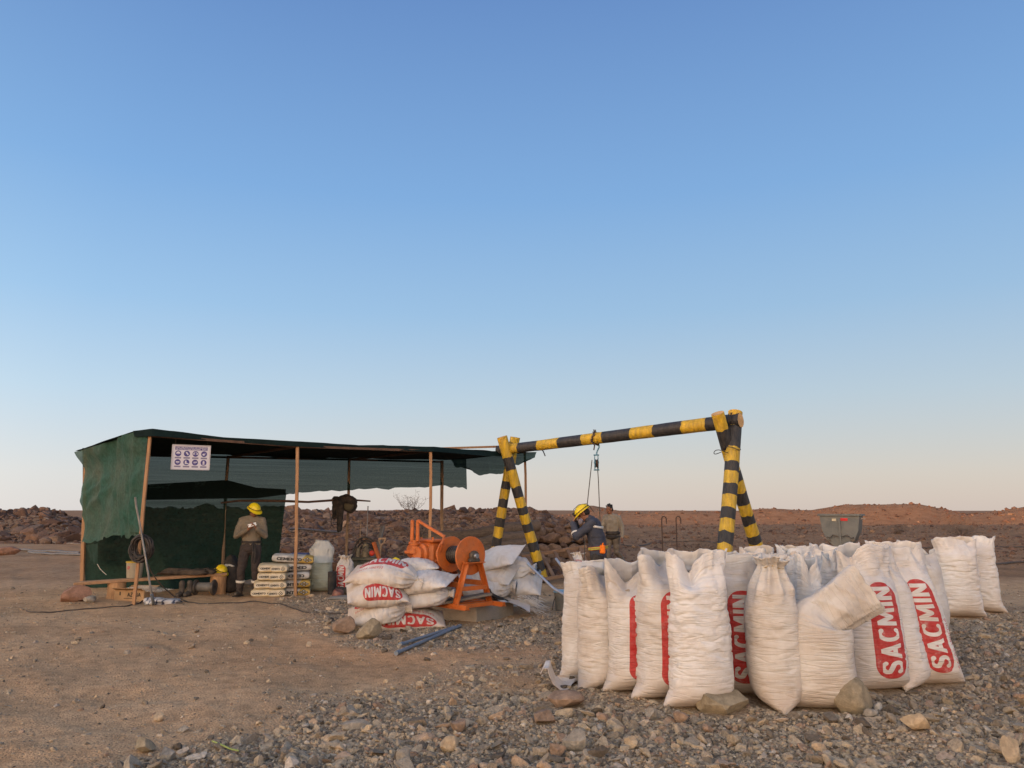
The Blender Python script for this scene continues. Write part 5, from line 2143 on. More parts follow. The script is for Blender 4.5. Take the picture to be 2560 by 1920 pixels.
# man in the shelter, facing us, looking down at a paper held at his chest
tm = gnd(620, 1489)
tm.z = Hs(tm.x, tm.y)
J = dict(pelvis=(0, .02, .95), waist=(0, .015, 1.12), chest=(.01, .0, 1.32), neck=(.015, -.01, 1.48), head=(.035, -.055, 1.60),
         sho_l=(.185, 0, 1.41), sho_r=(-.185, .0, 1.41), elb_l=(.265, -.06, 1.13), wri_l=(.13, -.25, 1.27), elb_r=(-.265, -.05, 1.12), wri_r=(-.02, -.24, 1.25),
         hip_l=(.095, .02, .90), hip_r=(-.10, .02, .90), kne_l=(.12, -.02, .50), kne_r=(-.15, .0, .50), ank_l=(.13, .03, .095), ank_r=(-.165, .04, .095), toe_l=(.25, -1, 0), toe_r=(-.3, -1, 0))
p1, j1, Mz1, Mh1 = person('man in a yellow helmet standing in the shelter, reading a small paper at his chest', tm, R(8), J, M_SHIRT, M_TROU, M_BOOT, helm=True,
                          head_rot=(R(38), R(24), R(4)), hands=(('wri_l', (-.45, -.35, .8), (-.6, -.1, -.4), -1, .55), ('wri_r', (.75, -.3, .5), (.1, .3, .9), 1, .5)))
mb = MB()
pp = j1['wri_r'].lerp(j1['wri_l'], .5) + Mz1 @ Vector((.0, -.03, .075))
mb.box(pp, (.15, .010, .07), rotm(R(8), R(-40), R(-22)))
mb.build('paper', M_PAPER, None, 30, origin=pp)
bpy.data.objects['paper']['label'] = 'small folded white paper in the hands of the man under the shelter'
bpy.data.objects['paper']['category'] = 'paper'
for s in 'lr':
    a = j1['kne_' + s].lerp(j1['ank_' + s], .55)
    mb = MB()
    mb.lathe([(.083, -.022), (.086, -.015), (.084, .015), (.080, .022)], a, (j1['ank_' + s] - j1['kne_' + s]), 22)
    mb.build('reflective_band', M_REFL, p1, 50)
mb = MB()
for k in range(24):
    pass
mb.lathe([(.172, -.025), (.178, -.02), (.178, .02), (.172, .025)], Vector((0, 0, 0)), (0, 0, 1), 30)
mb.v = [tuple(j1['pelvis'] + Vector((0, 0, .06)) + Mz1 @ Vector((v[0] * 1.06, v[1] * .80, v[2]))) for v in mb.v]
mb.build('belt', M_BLKC, p1, 50)
mb = MB()
for (x, z) in ((.06, .0), (.10, -.02)):
    b = j1['pelvis'] + Mz1 @ Vector((x, -.15, .04 + z))
    mb.tube([b, b + Mz1 @ Vector((.02, -.03, -.16)), b + Mz1 @ Vector((.01, -.02, -.34))], [.016, .018, .012], 8)
mb.build('hanging_strap', M_BLKC, p1)

# miner in navy overalls: profile to the left, head bowed, hands at his face mask
bmx = xat(1491, 12.45, .9)
bm_ = Vector((bmx, 12.45, Hs(bmx, 12.45) - .02))
J = dict(pelvis=(0, .03, .93), waist=(0, .02, 1.10), chest=(0, -.03, 1.31), neck=(0, -.11, 1.47), head=(0, -.20, 1.555),
         sho_l=(.18, -.04, 1.40), sho_r=(-.18, -.06, 1.40), elb_l=(.21, -.29, 1.20), wri_l=(.06, -.36, 1.40), elb_r=(-.22, -.32, 1.22), wri_r=(-.05, -.34, 1.42),
         hip_l=(.095, .03, .89), hip_r=(-.095, .03, .89), kne_l=(.10, -.02, .49), kne_r=(-.11, .02, .49), ank_l=(.10, .03, .095), ank_r=(-.12, .07, .095))
p2, j2, Mz2, Mh2 = person('miner in navy jacket and yellow helmet with a lit lamp, head bowed to his hands', bm_, R(-102), J, M_NAVY, M_BLKC, M_BOOT, helm=True, lamp=True, jacket=True,
                          head_rot=(0, R(38), 0), hands=(('wri_l', (-.3, .15, .9), (-.3, .9, 0), 1, .5), ('wri_r', (.3, .15, .9), (.3, .9, 0), -1, .5)))
mb = MB()
hd = j2['head']
mb.sphere(hd + Mh2 @ Vector((0, -.085, -.060)), (.050, .040, .045), 16, 10, 0, Mh2)
for s in (-1, 1):
    mb.cyl(hd + Mh2 @ Vector((s * .04, -.095, -.065)), hd + Mh2 @ Vector((s * .075, -.115, -.075)), .033, n=14)
mb.build('face_mask', mat('grey_mask', (.20, .19, .24), .6, .25, 12), p2)
mb = MB()
mb.lathe([(.178, -.028), (.186, -.022), (.186, .022), (.178, .028)], Vector((0, 0, 0)), (0, 0, 1), 34)
mb.v = [tuple(j2['pelvis'] + Vector((0, 0, .085)) + Mz2 @ Vector((v[0] * 1.10, v[1] * .86, v[2] + .10 * v[1]))) for v in mb.v]
mb.build('belt', mat('red_belt', (.36, .06, .035), .7, .2, 9, .2), p2, 50)
mb = MB()
mb.lathe([(.188, .006), (.190, .012), (.188, .018)], Vector((0, 0, 0)), (0, 0, 1), 34)
mb.lathe([(.188, -.018), (.190, -.012), (.188, -.006)], Vector((0, 0, 0)), (0, 0, 1), 34)
mb.v = [tuple(j2['pelvis'] + Vector((0, 0, .085)) + Mz2 @ Vector((v[0] * 1.10, v[1] * .86, v[2] + .10 * v[1]))) for v in mb.v]
mb.build('belt_stripe', mat('lime_stripe', (.28, .42, .06), .6, .1), p2, 50)
mb = MB()
dv = j2['pelvis'] + Mz2 @ Vector((.165, .085, .07))
mb.box(dv, (.07, .085, .135), rotm(R(-102), 0, R(8)), bev=.014)
mb.tube([dv + Vector((0, 0, .06)), dv + Vector((.01, -.01, .10))], .012, 8)
mb.build('lamp_battery', mat('orange_plastic', (.70, .16, .012), .45, .1, 8), p2, 40)
mb = MB()
ch = j2['chest'] + Vector((0, 0, .05))
mb.lathe([(.200, -.018), (.206, -.012), (.206, .012), (.200, .018)], Vector((0, 0, 0)), (0, 0, 1), 40)
mb.v = [tuple(ch + Mz2 @ Vector((v[0] * 1.09, v[1] * .73, v[2] - .12 * v[1]))) for v in mb.v]
mb.build('reflective_band', M_REFL, p2, 50)
for s in 'lr':
    a = j2['elb_' + s].lerp(j2['wri_' + s], .22)
    mb = MB()
    mb.lathe([(.070, -.016), (.074, -.01), (.073, .01), (.068, .016)], a, (j2['wri_' + s] - j2['elb_' + s]), 20)
    mb.build('reflective_band', M_REFL, p2, 50)

# bare-headed man walking behind
wx = xat(1531, 20.6, .9)
wm = Vector((wx, 20.6, Hs(wx, 20.6)))
J = dict(pelvis=(0, .02, .93), waist=(.0, .0, 1.10), chest=(.0, -.02, 1.31), neck=(-.01, -.05, 1.47), head=(-.02, -.10, 1.60),
         sho_l=(.19, 0, 1.39), sho_r=(-.19, -.01, 1.39), elb_l=(.27, .06, 1.12), wri_l=(.31, -.02, .88), elb_r=(-.25, -.08, 1.13), wri_r=(-.20, -.22, .95),
         hip_l=(.095, .02, .89), hip_r=(-.095, .02, .89), kne_l=(.10, .03, .50), kne_r=(-.10, -.10, .50), ank_l=(.13, .34, .22), ank_r=(-.10, -.06, .095), toe_l=(.1, -1, -.35), toe_r=(-.1, -1, 0))
p3, j3, Mz3, Mh3 = person('bare headed man in a pale khaki jersey and rubber boots walking behind the miner', wm, R(-38), J, M_SHIRT2, M_TROU2, M_RBOOT, hair=True, tuck=.24,
                          head_rot=(R(-18), R(12), 0), hands=(('wri_l', (.1, -.1, -1), (-1, 0, 0), -1, .45), ('wri_r', (.15, -.5, -.8), (1, 0, 0), 1, .45)))
mb = MB()
for t in (0, 1):
    mb.sphere(j3['pelvis'] + Vector((0, 0, -.05 + .10 * t)), (.205, .168, .095), 20, 10, 0, Mz3)
mb.build('dark_waist_wrap', M_BLKC, p3)

# ------------------------------------------------------------ cement bags
def cement_image(kind):
    h, w = 256, 640
    Y, X = np.mgrid[0:h, 0:w].astype(np.float32)
    px = .65 / w
    X, Y = X * px, Y * px                     # 0.65 x 0.26 m
    col = np.zeros((h, w, 3), np.float32)
    col[:] = (.44, .42, .39)
    yel = (.46, .30, .075)
    blk = (.022, .022, .024)

    def paint(mask, c):
        col[:] = col * (1 - mask[..., None]) + np.array(c) * mask[..., None]
    if kind == 'long':
        paint(cover((X - Y * .5) - .125, px), yel)
        for (cx, cy) in ((.095, .13),):
            for k in range(4):
                qx, qy = cx + (.040 if k in (0, 2) else 0) * (1 if k == 0 else -1), cy + (.040 if k in (1, 3) else 0) * (1 if k == 1 else -1)
                d = np.abs(X - qx) + np.abs(Y - qy)
                paint(cover(d - .036, px), blk)
                paint(cover(d - .016, px), (.44, .42, .39))
        D, ln = text_sdf(.565 - X, .165 - Y, 'CEMENTO', .066, .24)
        paint(cover(D - .011, px), blk)
        D, ln = text_sdf(.40 - X, .075 - Y, 'PORTLAND', .018, .3)
        paint(cover(D - .002, px) * .7, blk)
    else:
        col[:] = (.52, .465, .36)
        paint(cover(Y - .05 - X * .06, px) * .6, (.48, .32, .09))
        cx, cy = .47, .13
        d = np.abs(X - cx) + np.abs(Y - cy)
        paint(cover(d - .085, px), blk)
        for k in range(4):
            qx, qy = cx + (.036 if k in (0, 2) else 0) * (1 if k == 0 else -1), cy + (.036 if k in (1, 3) else 0) * (1 if k == 1 else -1)
            paint(cover(np.abs(X - qx) + np.abs(Y - qy) - .026, px), (.52, .465, .36))
        D, ln = text_sdf(X - .07, Y - .105, 'CEMENTO', .05, .24)
        paint(cover(D - .008, px), blk)
    return image_from('cement_print_' + kind, np.clip(col, 0, 1))


def cement_mat(kind):
    m, nt, b = new_mat('cement_paper_' + kind)
    L = nt.links
    tc = nd(nt, 'ShaderNodeTexCoord')
    im = nd(nt, 'ShaderNodeTexImage', extension='EXTEND')
    im.image = cement_image(kind)
    im.image.colorspace_settings.name = 'Linear Rec.709'
    L.new(tc.outputs['UV'], im.inputs[0])
    n = nd(nt, 'ShaderNodeTexNoise', i_Scale=9.0, i_Detail=5.0)
    L.new(tc.outputs['Object'], n.inputs['Vector'])
    v = ramp_node(nt, [(.3, .72), (.7, 1.08)])
    L.new(n.outputs['Fac'], v.inputs[0])
    L.new(mixrgb(nt, 1.0, im.outputs[0], v.outputs[0], 'MULTIPLY'), b.inputs['Base Color'])
    b.inputs['Roughness'].default_value = .7
    bp = nd(nt, 'ShaderNodeBump', i_Strength=.35, i_Distance=.02)
    L.new(n.outputs['Fac'], bp.inputs['Height'])
    L.new(bp.outputs[0], b.inputs['Normal'])
    return m


MC = [cement_mat('long'), cement_mat('end')]
MC2 = [mat('cream_paper', (.46, .40, .28), .75, .22, 6, .35, .3, 30, dustcol=(.44, .30, .10)), MC[1]]


def cement_bag(label, c, yaw, seed, L_=.66, W=.44, Hh=.162, flip=False, pitch=0.0, mm=None):
    """paper bag; printed along the front edge (-Y) and on both ends"""
    n, k = 44, 26
    vs, uvs, fs, ms = [], [], [], []
    t = np.linspace(0, 1, n)
    ph = np.linspace(0, 2 * np.pi, k + 1)
    T, PH = np.meshgrid(t, ph, indexing='ij')
    e = np.minimum(T, 1 - T) * 2
    hx = np.clip(e / .09, 0, 1)
    kz = .66 + .34 * np.sqrt(np.clip(1 - (1 - np.clip(e / .34, 0, 1)) ** 2, 0, 1))
    ky = .95 + .05 * np.clip(e / .25, 0, 1)
    ca, sa = np.cos(PH), np.sin(PH)
    Y = W / 2 * ky * np.sign(ca) * np.abs(ca) ** .55
    Z = Hh / 2 * kz * np.sign(sa) * np.abs(sa) ** .62
    X = (T - .5) * L_ * (1 - .02 * np.abs(sa))
    d = .007 * fbm(X * 7, Y * 7, Z * 7, 3, seed) + .004 * crease(X * 9, Y * 6, Z * 14, seed + 2)
    Z = Z * (1 + d * 6) + .010 * vnoise(X * 4, Y * 4, 0, seed + 5)
    Y = Y + np.sign(ca) * d
    Z = np.where(Z < -Hh * .40, -Hh * .40 + (Z + Hh * .40) * .2, Z)
    V = np.stack([X, Y, Z + Hh * .42], -1).reshape(-1, 3)
    # long side print: u along X, v over the front half
    uu = T if not flip else 1 - T
    vv = np.clip(.5 + (Z / Hh) * .95, 0, 1)
    vv = vv if not flip else 1 - vv
    U = np.stack([np.where(flip, T, T), vv], -1) if not flip else np.stack([1 - T, vv], -1)
    ii = np.arange(n - 1)[:, None] * (k + 1) + np.arange(k)[None]
    q = np.stack([ii, ii + 1, ii + k + 2, ii + k + 1], -1).reshape(-1, 4)
    base = len(V)
    ends, euv = [], []
    capf = []
    for row, sx in ((0, 1), (n - 1, -1)):
        ring = V[row * (k + 1):row * (k + 1) + k]
        euv_ = np.stack([.5 + ring[:, 1] / W * .98 * sx * -1, .5 + (ring[:, 2] - Hh * .42) / (Hh * .5) * .55], 1)
        ends.append(ring)
        euv.append(euv_)
        capf.append((base + (0 if row == 0 else k) + np.arange(k))[None] if row else (base + np.arange(k))[::-1][None])
    V2 = np.vstack([V] + ends)
    UV = np.vstack([U.reshape(-1, 2)] + euv)
    me = mesh_np(V2, [q] + capf, True, 50, uv=UV, midx=np.concatenate([np.zeros(len(q)), [1, 1]]))
    o = link('cement_bag', me, mm or MC)
    o.location = c
    o.rotation_euler = (0, pitch, yaw)
    tag(o, label, 'cement bag', 'cement bags stacked in front of the shelter')
    return o


ck = gnd(786, 1494)                     # right-hand end of the stack
cy0 = 14.62
lay = ['bottom', 'second lowest', 'middle', 'second highest', 'topmost']
zc_ = Hs(-4.2, 14.6) - .01
for i in range(5):
    lz = zc_ + i * .150
    xl, xr = [(612, 790), (620, 792), (640, 790), (664, 788), (0, 0)][i] if False else [(700, 793), (700, 796), (695, 795), (690, 794), (690, 790)][i]
    dx = random.uniform(-.03, .03)
    cement_bag('%s white and yellow cement bag on the right side of the stack' % lay[i], (xat(727 + (8 if i == 4 else 0), 14.9) + dx, 14.88 + random.uniform(-.02, .02), lz + (.01 if i == 4 else 0)), R(13 + random.uniform(-3, 3)), 30 + i, flip=i in (0, 1, 4), L_=.76, W=.46, pitch=R(4 if i == 4 else 0))
    if i < 4:
        cement_bag('%s cream cement bag on the left side of the stack with its end showing' % lay[i], (xat(668 + (4 * i), 14.75) - dx, 14.75, lz + .005), R(104 + random.uniform(-5, 5)), 40 + i, mm=MC2, L_=.60, W=.50)
        cement_bag('%s cement bag end in the middle of the stack front' % lay[i], (xat(697 + 2 * i, 14.70), 14.72 - .02 * i, lz), R(100 + random.uniform(-5, 5)), 50 + i, mm=MC2, L_=.52, W=.32)
KEEP_OUT.append((-4.3, 14.8, .5))

# big translucent bag beside the cement
M_PLASTIC, nt_, b_ = new_mat('cloudy_plastic')
b_.inputs['Base Color'].default_value = (.60, .62, .60, 1)
b_.inputs['Roughness'].default_value = .3
tr = nd(nt_, 'ShaderNodeBsdfTransparent')
ms_ = nd(nt_, 'ShaderNodeMixShader', i_0=.50)
nt_.links.new(tr.outputs[0], ms_.inputs[1])
nt_.links.new(b_.outputs[0], ms_.inputs[2])
nt_.links.new(ms_.outputs[0], nt_.nodes['Material Output'].inputs['Surface'])
M_CLEAR = M_PLASTIC.copy()
M_CLEAR.name = 'clear_plastic'
for n_ in M_CLEAR.node_tree.nodes:
    if n_.type == 'MIX_SHADER':
        n_.inputs[0].default_value = .22
M_PALEGRN = sack_mat('pale_green_woven', (.40, .44, .37), .3, False)
gb_ = thing('plastic_bag', 'tall cloudy plastic bag over a pale green sack beside the cement bags', 'bag', Vector((xat(803, 15.5), 15.5, Hs(-3.9, 15.5))))
v, q, uv, V = sack_tube(91, 'open', Hh=.62, wid=.88, full=.85, wr=1.4, nseg=48, nrow=60)
link('woven_sack', mesh_np(v, q, True, uv=uv), M_PALEGRN, gb_)
v, q, uv, V = sack_tube(92, 'open', Hh=.98, wid=.93, full=.62, wr=.4, nseg=48, nrow=60)
zz = v[:, 2]
k = 1 - .45 * sstep(.80, .99, zz)
v[:, 0] *= k
v[:, 1] *= k * 1.1
v = v[zz > -1]
n1 = 49
link('clear_liner', mesh_np(v, [q[48 * 34:], ((59 * n1) + np.arange(48))[None]], True, uv=uv), M_PLASTIC, gb_)

# ------------------------------------------------------------ sign on the roof hem
def sign_image():
    h, w = 512, 780
    Y, X = np.mgrid[0:h, 0:w].astype(np.float32)
    col = np.zeros((h, w, 3), np.float32)
    col[:] = (.52, .51, .56)
    blue, wht = (.030, .025, .17), (.52, .51, .56)

    def paint(mask, c):
        col[:] = col * (1 - mask[..., None]) + np.array(c) * mask[..., None]

    def rect(x0, y0, x1, y1):
        return cover(np.maximum(np.abs(X - (x0 + x1) / 2) - (x1 - x0) / 2, np.abs(Y - (y0 + y1) / 2) - (y1 - y0) / 2), 1.5)
    paint(rect(52, 412, 728, 488), blue)
    for s, y0 in (('USO OBLIGATORIO DE EQUIPOS', 456), ('DE PROTECCION PERSONAL (EPP)', 420)):
        D, ln = text_sdf(np.full((1, 1), 9e9), np.zeros((1, 1)), s, 24, .3)
        sx = 630 / ln
        D, _ = text_sdf((X - 75) / sx, Y - y0, s, 24, .3)
        paint(cover(D - 2.4, 1.5), wht)
    for r in range(2):
        for c in range(4):
            cx, cy = 118 + 181 * c, 335 - 190 * r
            paint(cover(np.hypot(X - cx, Y - cy) - 64, 1.5), blue)
            paint(rect(cx - 66, cy - 110, cx + 66, cy - 78), (.05, .045, .14))
            for kx in range(-5, 6):
                paint(rect(cx + kx * 11 - 3.5, cy - 100, cx + kx * 11 + 3, cy - 88), (.35, .34, .42))
            k = r * 4 + c
            x, y = X - cx, Y - cy
            if k == 0:      # hard hat
                paint(cover(np.maximum(np.hypot(x, (y - 2) * .95) - 38, -(y - 2)), 1.5), wht)
                paint(rect(cx - 46, cy - 4, cx + 46, cy + 6), wht)
                paint(cover(np.maximum(np.hypot(x, y + 6) - 26, y + 10), 1.5) * .6, (.12, .11, .3))
            elif k == 1:    # glove
                xr, yr = x * .8 + y * .6, -x * .6 + y * .8
                paint(cover(np.maximum(np.abs(xr - 8) - 15, np.abs(yr + 0) - 36), 1.5), wht)
            elif k == 2:    # ear defenders
                for s in (-1, 1):
                    paint(cover(np.hypot((x - s * 34) * 1.4, y) - 21, 1.5), wht)
                paint(cover(np.abs(np.hypot(x, y - 2) - 38) - 4, 1.5) * (y > 0), wht)
                paint(cover(np.hypot(x, y + 4) - 24, 1.5) * .5, (.16, .15, .36))
            elif k == 3:    # respirator
                paint(cover(np.hypot(x + 8, (y + 10) * 1.3) - 28, 1.5), wht)
                paint(cover(np.hypot(x - 18, y - 12) - 24, 1.5) * .4, (.3, .28, .45))
            elif k == 4:    # goggles
                paint(cover(np.maximum(np.abs(x) - 36, np.abs(y - 4) - 12), 1.5), wht)
                paint(cover(np.hypot(x, y + 18) - 18, 1.5) * .4, (.3, .28, .45))
            elif k == 5:    # boot
                paint(rect(cx - 30, cy - 34, cx + 2, cy + 36), wht)
                paint(cover(np.maximum(np.maximum(np.abs(x - 8) - 40, -(y + 36)), y + 8 + np.maximum(x, 0) * .3), 1.5), wht)
            elif k == 6:    # face shield
                paint(cover(np.maximum(np.abs(x - 6) - 38, np.abs(y - 8 - x * .05) - 9), 1.5), wht)
                paint(cover(np.hypot(x + 6, y + 10) - 26, 1.5) * .4, (.3, .28, .45))
            else:           # overalls
                paint(cover(np.hypot(x, y - 34) - 10, 1.5), wht)
                paint(cover(np.maximum(np.abs(x) - 20, np.abs(y - 6) - 20), 1.5), wht)
                for s in (-1, 1):
                    paint(rect(cx + s * 11 - 8, cy - 48, cx + s * 11 + 8, cy - 10), wht)
    return image_from('sign_print', col)


s0, s1 = at(429, 1142, 13.62), at(525, 1145, 13.95)
sx_ = (s1 - s0).normalized()
sn_ = Vector((sx_.y, -sx_.x, 0)).normalized()
su_ = Vector((0, 0, 1))
sw, sh = (s1 - s0).length, 61 * 13.8 / FPX
sc_ = (s0 + s1) / 2
sign = thing('safety_sign', 'white safety sign with eight round blue pictograms hung from the roof edge', 'sign', sc_)
mb = MB()
RMg = Matrix((sx_, -sn_, su_)).transposed()
mb.box(sc_ - sn_ * .012, (sw, .016, sh), RMg)
mb.build('board', mat('sign_white', (.52, .51, .55), .5, .05), sign, 30)
mi, nt, b = new_mat('sign_face')
im = nd(nt, 'ShaderNodeTexImage', extension='EXTEND')
im.image = sign_image()
im.image.colorspace_settings.name = 'Linear Rec.709'
tcn = nd(nt, 'ShaderNodeTexCoord')
nt.links.new(tcn.outputs['UV'], im.inputs[0])
nt.links.new(im.outputs[0], b.inputs['Base Color'])
b.inputs['Roughness'].default_value = .45
vs = [Vector(sc_) + sx_ * (a * sw * .485) + su_ * (c * sh * .475) for a, c in ((-1, -1), (1, -1), (1, 1), (-1, 1))]
me = mesh_np(np.array([tuple(v - sc_) for v in vs]), [(0, 1, 2, 3)], False, uv=np.array([(0, 0), (1, 0), (1, 1), (0, 1)]))
link('printed_face', me, mi, sign)
mb = MB()
for s, (a, c, lw, lh) in enumerate(((0, .49, 1, 0), (0, -.49, 1, 0), (.492, 0, 0, 1), (-.492, 0, 0, 1))):
    mb.box(Vector(sc_) + sx_ * (a * sw) + su_ * (c * sh) + sn_ * .002, (sw if lw else .016, .02, .016 if lw else sh - .02), RMg)
mb.build('frame', mat('sign_frame', (.42, .41, .44), .5, .1), sign, 30)
mb = MB()
for a in (-.42, .42):
    q = Vector(sc_) + sx_ * (a * sw) + su_ * (.5 * sh)
    mb.tube([q, q + su_ * .06 + sn_ * -.02, q + su_ * .12 - sn_ * .03], .004, 5)
mb.build('hanging_wire', M_WIRE, sign)

# ------------------------------------------------------------ bench and what is on and under it
q0, q1 = at(160 + 25, 1459, 14.25), at(566, 1434, 15.35)
bench = thing('plank_bench', 'long plank bench on two sawn log stumps inside the shelter', 'bench', (q0 + q1) / 2 * Vector((1, 1, 0)) if False else Vector(((q0.x + q1.x) / 2, (q0.y + q1.y) / 2, 0)))
mb = MB()
k = 6
mb.beam(q0, q1, .26, .055, up=(0, 0, 1), bev=.006)
mb.build('plank', mat('bench_plank', (.30, .175, .095), .8, .25, 4, .2, .3, 25, stretch=(1, 6, 6)), bench, 30)
M_STUMP = mat('log_stump', (.36, .205, .10), .85, .3, 6, .25, .6, 14, stretch=(6, 6, 1))
for (f, r) in ((.27, .165), (.945, .16)):
    p = q0.lerp(q1, f)
    mb = MB()
    mb.tube([Vector((p.x, p.y, -.05)), Vector((p.x, p.y, .06)), Vector((p.x, p.y, p.z * .6)), Vector((p.x, p.y, p.z - .028))], [r, r * .97, r * .95, r * .93], 16, jit=.05)
    mb.build('stump', M_STUMP, bench, 40)
bd = (q1 - q0).normalized()
bn = Vector((bd.y, -bd.x, 0))


def on_bench(f, off=0):
    p = q0.lerp(q1, f)
    return Vector((p.x, p.y, p.z + .029)) + bn * off


bk = on_bench(.375)
buck = thing('plastic_bucket', 'milky plastic bucket with a yellow rim standing on the bench', 'bucket', bk)
mb = MB()
mb.lathe([(0, .002), (.125, .002), (.130, .01), (.150, .30), (.146, .30), (.127, .02)], bk, (0, 0, 1), 28)
mb.build('pail', mat('milky_plastic', (.30, .27, .21), .45, .2, 5, .3), buck, 40)
mb = MB()
mb.lathe([(.150, .285), (.160, .287), (.162, .305), (.150, .312), (.144, .305)], bk, (0, 0, 1), 28)
mb.build('rim', mat('yellow_plastic', (.40, .27, .03), .5, .2), buck, 40)
mb = MB()
mb.prism([(-.03, -.03), (.01, -.035), (.035, .0), (.02, .03), (-.02, .035)], bk + Vector((-.055, -.133, .20)), (1, -.35, 0), (0, .05, 1), .004)
mb.build('sticker', mat('red_sticker', (.35, .10, .09), .6, .3), buck, None)


def lump(name, label, cat, c, size, m, seed, sub=3, amp=.25, group=None):
    v, f = ICO[sub]
    v = v * (1 + amp * fbm(v[:, 0] * 1.6 + seed, v[:, 1] * 1.6, v[:, 2] * 1.6, 3, seed))[:, None]
    v = v * np.array(size)
    v[:, 2] = np.where(v[:, 2] < -size[2] * .6, -size[2] * .6, v[:, 2]) + size[2] * .6
    o = link(name, mesh_np(v, f, True), m)
    o.location = c
    ORIGIN[o.name] = Vector(c)
    if label:
        tag(o, label, cat, group)
    return o


M_DARKRAG = mat('dark_rags', (.035, .028, .024), .9, .5, 9, .2, .6, 20)
lump('work_gloves', 'heap of dark dirty gloves and rags along the bench top', 'gloves', on_bench(.70), (.40, .12, .07), M_DARKRAG, 4, 3, .75)
lump('work_gloves', 'smaller dark rag lying on the bench beside the heap', 'gloves', on_bench(.84), (.20, .10, .055), M_DARKRAG, 6, 3, .75)
bg_ = lump('black_bag', 'black bag leaning at the right end of the bench', 'bag', Vector((xat(577, 15.6), 15.6, 0)), (.21, .20, .42), M_BLKC, 8)
hh_c = Vector((xat(556, 15.4), 15.35, .40))
sh_ = thing('spare_helmet', 'yellow helmet left on the bench end against the black bag', 'helmet', hh_c)
helmet(sh_, hh_c, rotm(R(40), R(20), R(10)))
lump('white_bag', 'crumpled white bag on top of the black bag', 'bag', Vector((xat(574, 15.5), 15.55, .47)), (.13, .11, .05), mat('dull_white_plastic', (.38, .38, .36), .5, .3, 8), 9)
# cardboard box
cb = Vector((xat(342, 14.3), 14.32, Hs(xat(342, 14.3), 14.32)))
box = thing('cardboard_box', 'brown cardboard box under the bench with dark lettering', 'box', cb)
M_CARD = mat('cardboard', (.30, .19, .10), .85, .2, 5, .2, .2, 40)
RB = rotm(R(-8))
mb = MB()
bw, bd_, bh = .58, .36, .20
for (sx, sy, szx, szy) in ((0, -bd_ / 2, bw, .008), (0, bd_ / 2, bw, .008), (-bw / 2, 0, .008, bd_ - .02), (bw / 2, 0, .008, bd_ - .02)):
    mb.box(cb + RB @ Vector((sx, sy, bh / 2)), (szx, szy, bh), RB)
mb.box(cb + RB @ Vector((0, 0, .01)), (bw - .02, bd_ - .02, .01), RB)
mb.build('carton', M_CARD, box, 30)
for (a, yy_) in ((-1, -.27), (1, .27)):
    mb = MB()
    mb.box(cb + RB @ Vector((0, a * (bd_ / 2 + .05), bh + .015)), (bw - .02, .13, .006), RB @ Matrix.Rotation(R(a * 22), 3, 'X'))
    mb.build('flap', M_CARD, box, 30)


def flat_text(text, o, ax, ay, h, stroke, m, parent, name='lettering', gap=.22):
    """raised lettering made of thin bars"""
    mb = MB()
    x = 0
    ax, ay, o = Vector(ax).normalized(), Vector(ay).normalized(), Vector(o)
    nn = ax.cross(ay)
    for ch in text:
        if ch == ' ':
            x += .5 * h
            continue
        g, w = GLYPH[ch]
        for pl in g:
            pts = [o + ax * (x + p[0] * h) + ay * (p[1] * h) for p in pl]
            for a, b in zip(pts[:-1], pts[1:]):
                if (b - a).length > 1e-4:
                    mb.beam(a, b, stroke, .002, up=nn)
        x += (w + gap) * h
    return mb.build(name, m, parent, None)


M_PRINT = mat('dark_print', (.035, .026, .02), .8, .2)
flat_text('AZZBA', cb + RB @ Vector((-.03, -bd_ / 2 - .0055, .085)), RB @ Vector((1, 0, 0)), (0, 0, 1), .065, .016, M_PRINT, box)
flat_text('I', cb + RB @ Vector((-.18, -bd_ / 2 - .0055, .105)), RB @ Vector((1, 0, 0)), (0, 0, 1), .06, .024, M_PRINT, box)
mb = MB()
mb.box(cb + RB @ Vector((.03, -bd_ / 2 - .0052, .05)), (.26, .002, .010), RB)
mb.build('printed_line', M_PRINT, box, None)
lump('clear_plastic_sheet', 'crumpled clear plastic sheet lying over the cardboard box', 'plastic sheet', cb + Vector((.22, .0, .14)), (.30, .17, .07), M_CLEAR, 12, 3, .6)
# printed white bag in front of the post
wb = Vector((xat(412, 13.75), 13.75, Hs(xat(412, 13.75), 13.75)))
M_STRIPE, nt, b = new_mat('striped_plastic')
tcn = nd(nt, 'ShaderNodeTexCoord')
wv = nd(nt, 'ShaderNodeTexWave', i_Scale=2.2, i_Distortion=9.0, i_Detail=3.0)
nt.links.new(tcn.outputs['Object'], wv.inputs['Vector'])
rr_ = ramp_node(nt, [(.0, (.03, .035, .06)), (.10, (.06, .08, .14)), (.2, (.40, .40, .41)), (1.0, (.42, .41, .40))])
nt.links.new(wv.outputs['Fac'], rr_.inputs[0])
nt.links.new(rr_.outputs[0], b.inputs['Base Color'])
b.inputs['Roughness'].default_value = .4
lump('printed_bag', 'crumpled white bag with blue print lying before the shelter post', 'bag', wb, (.30, .18, .065), M_STRIPE, 14, 3, .5)
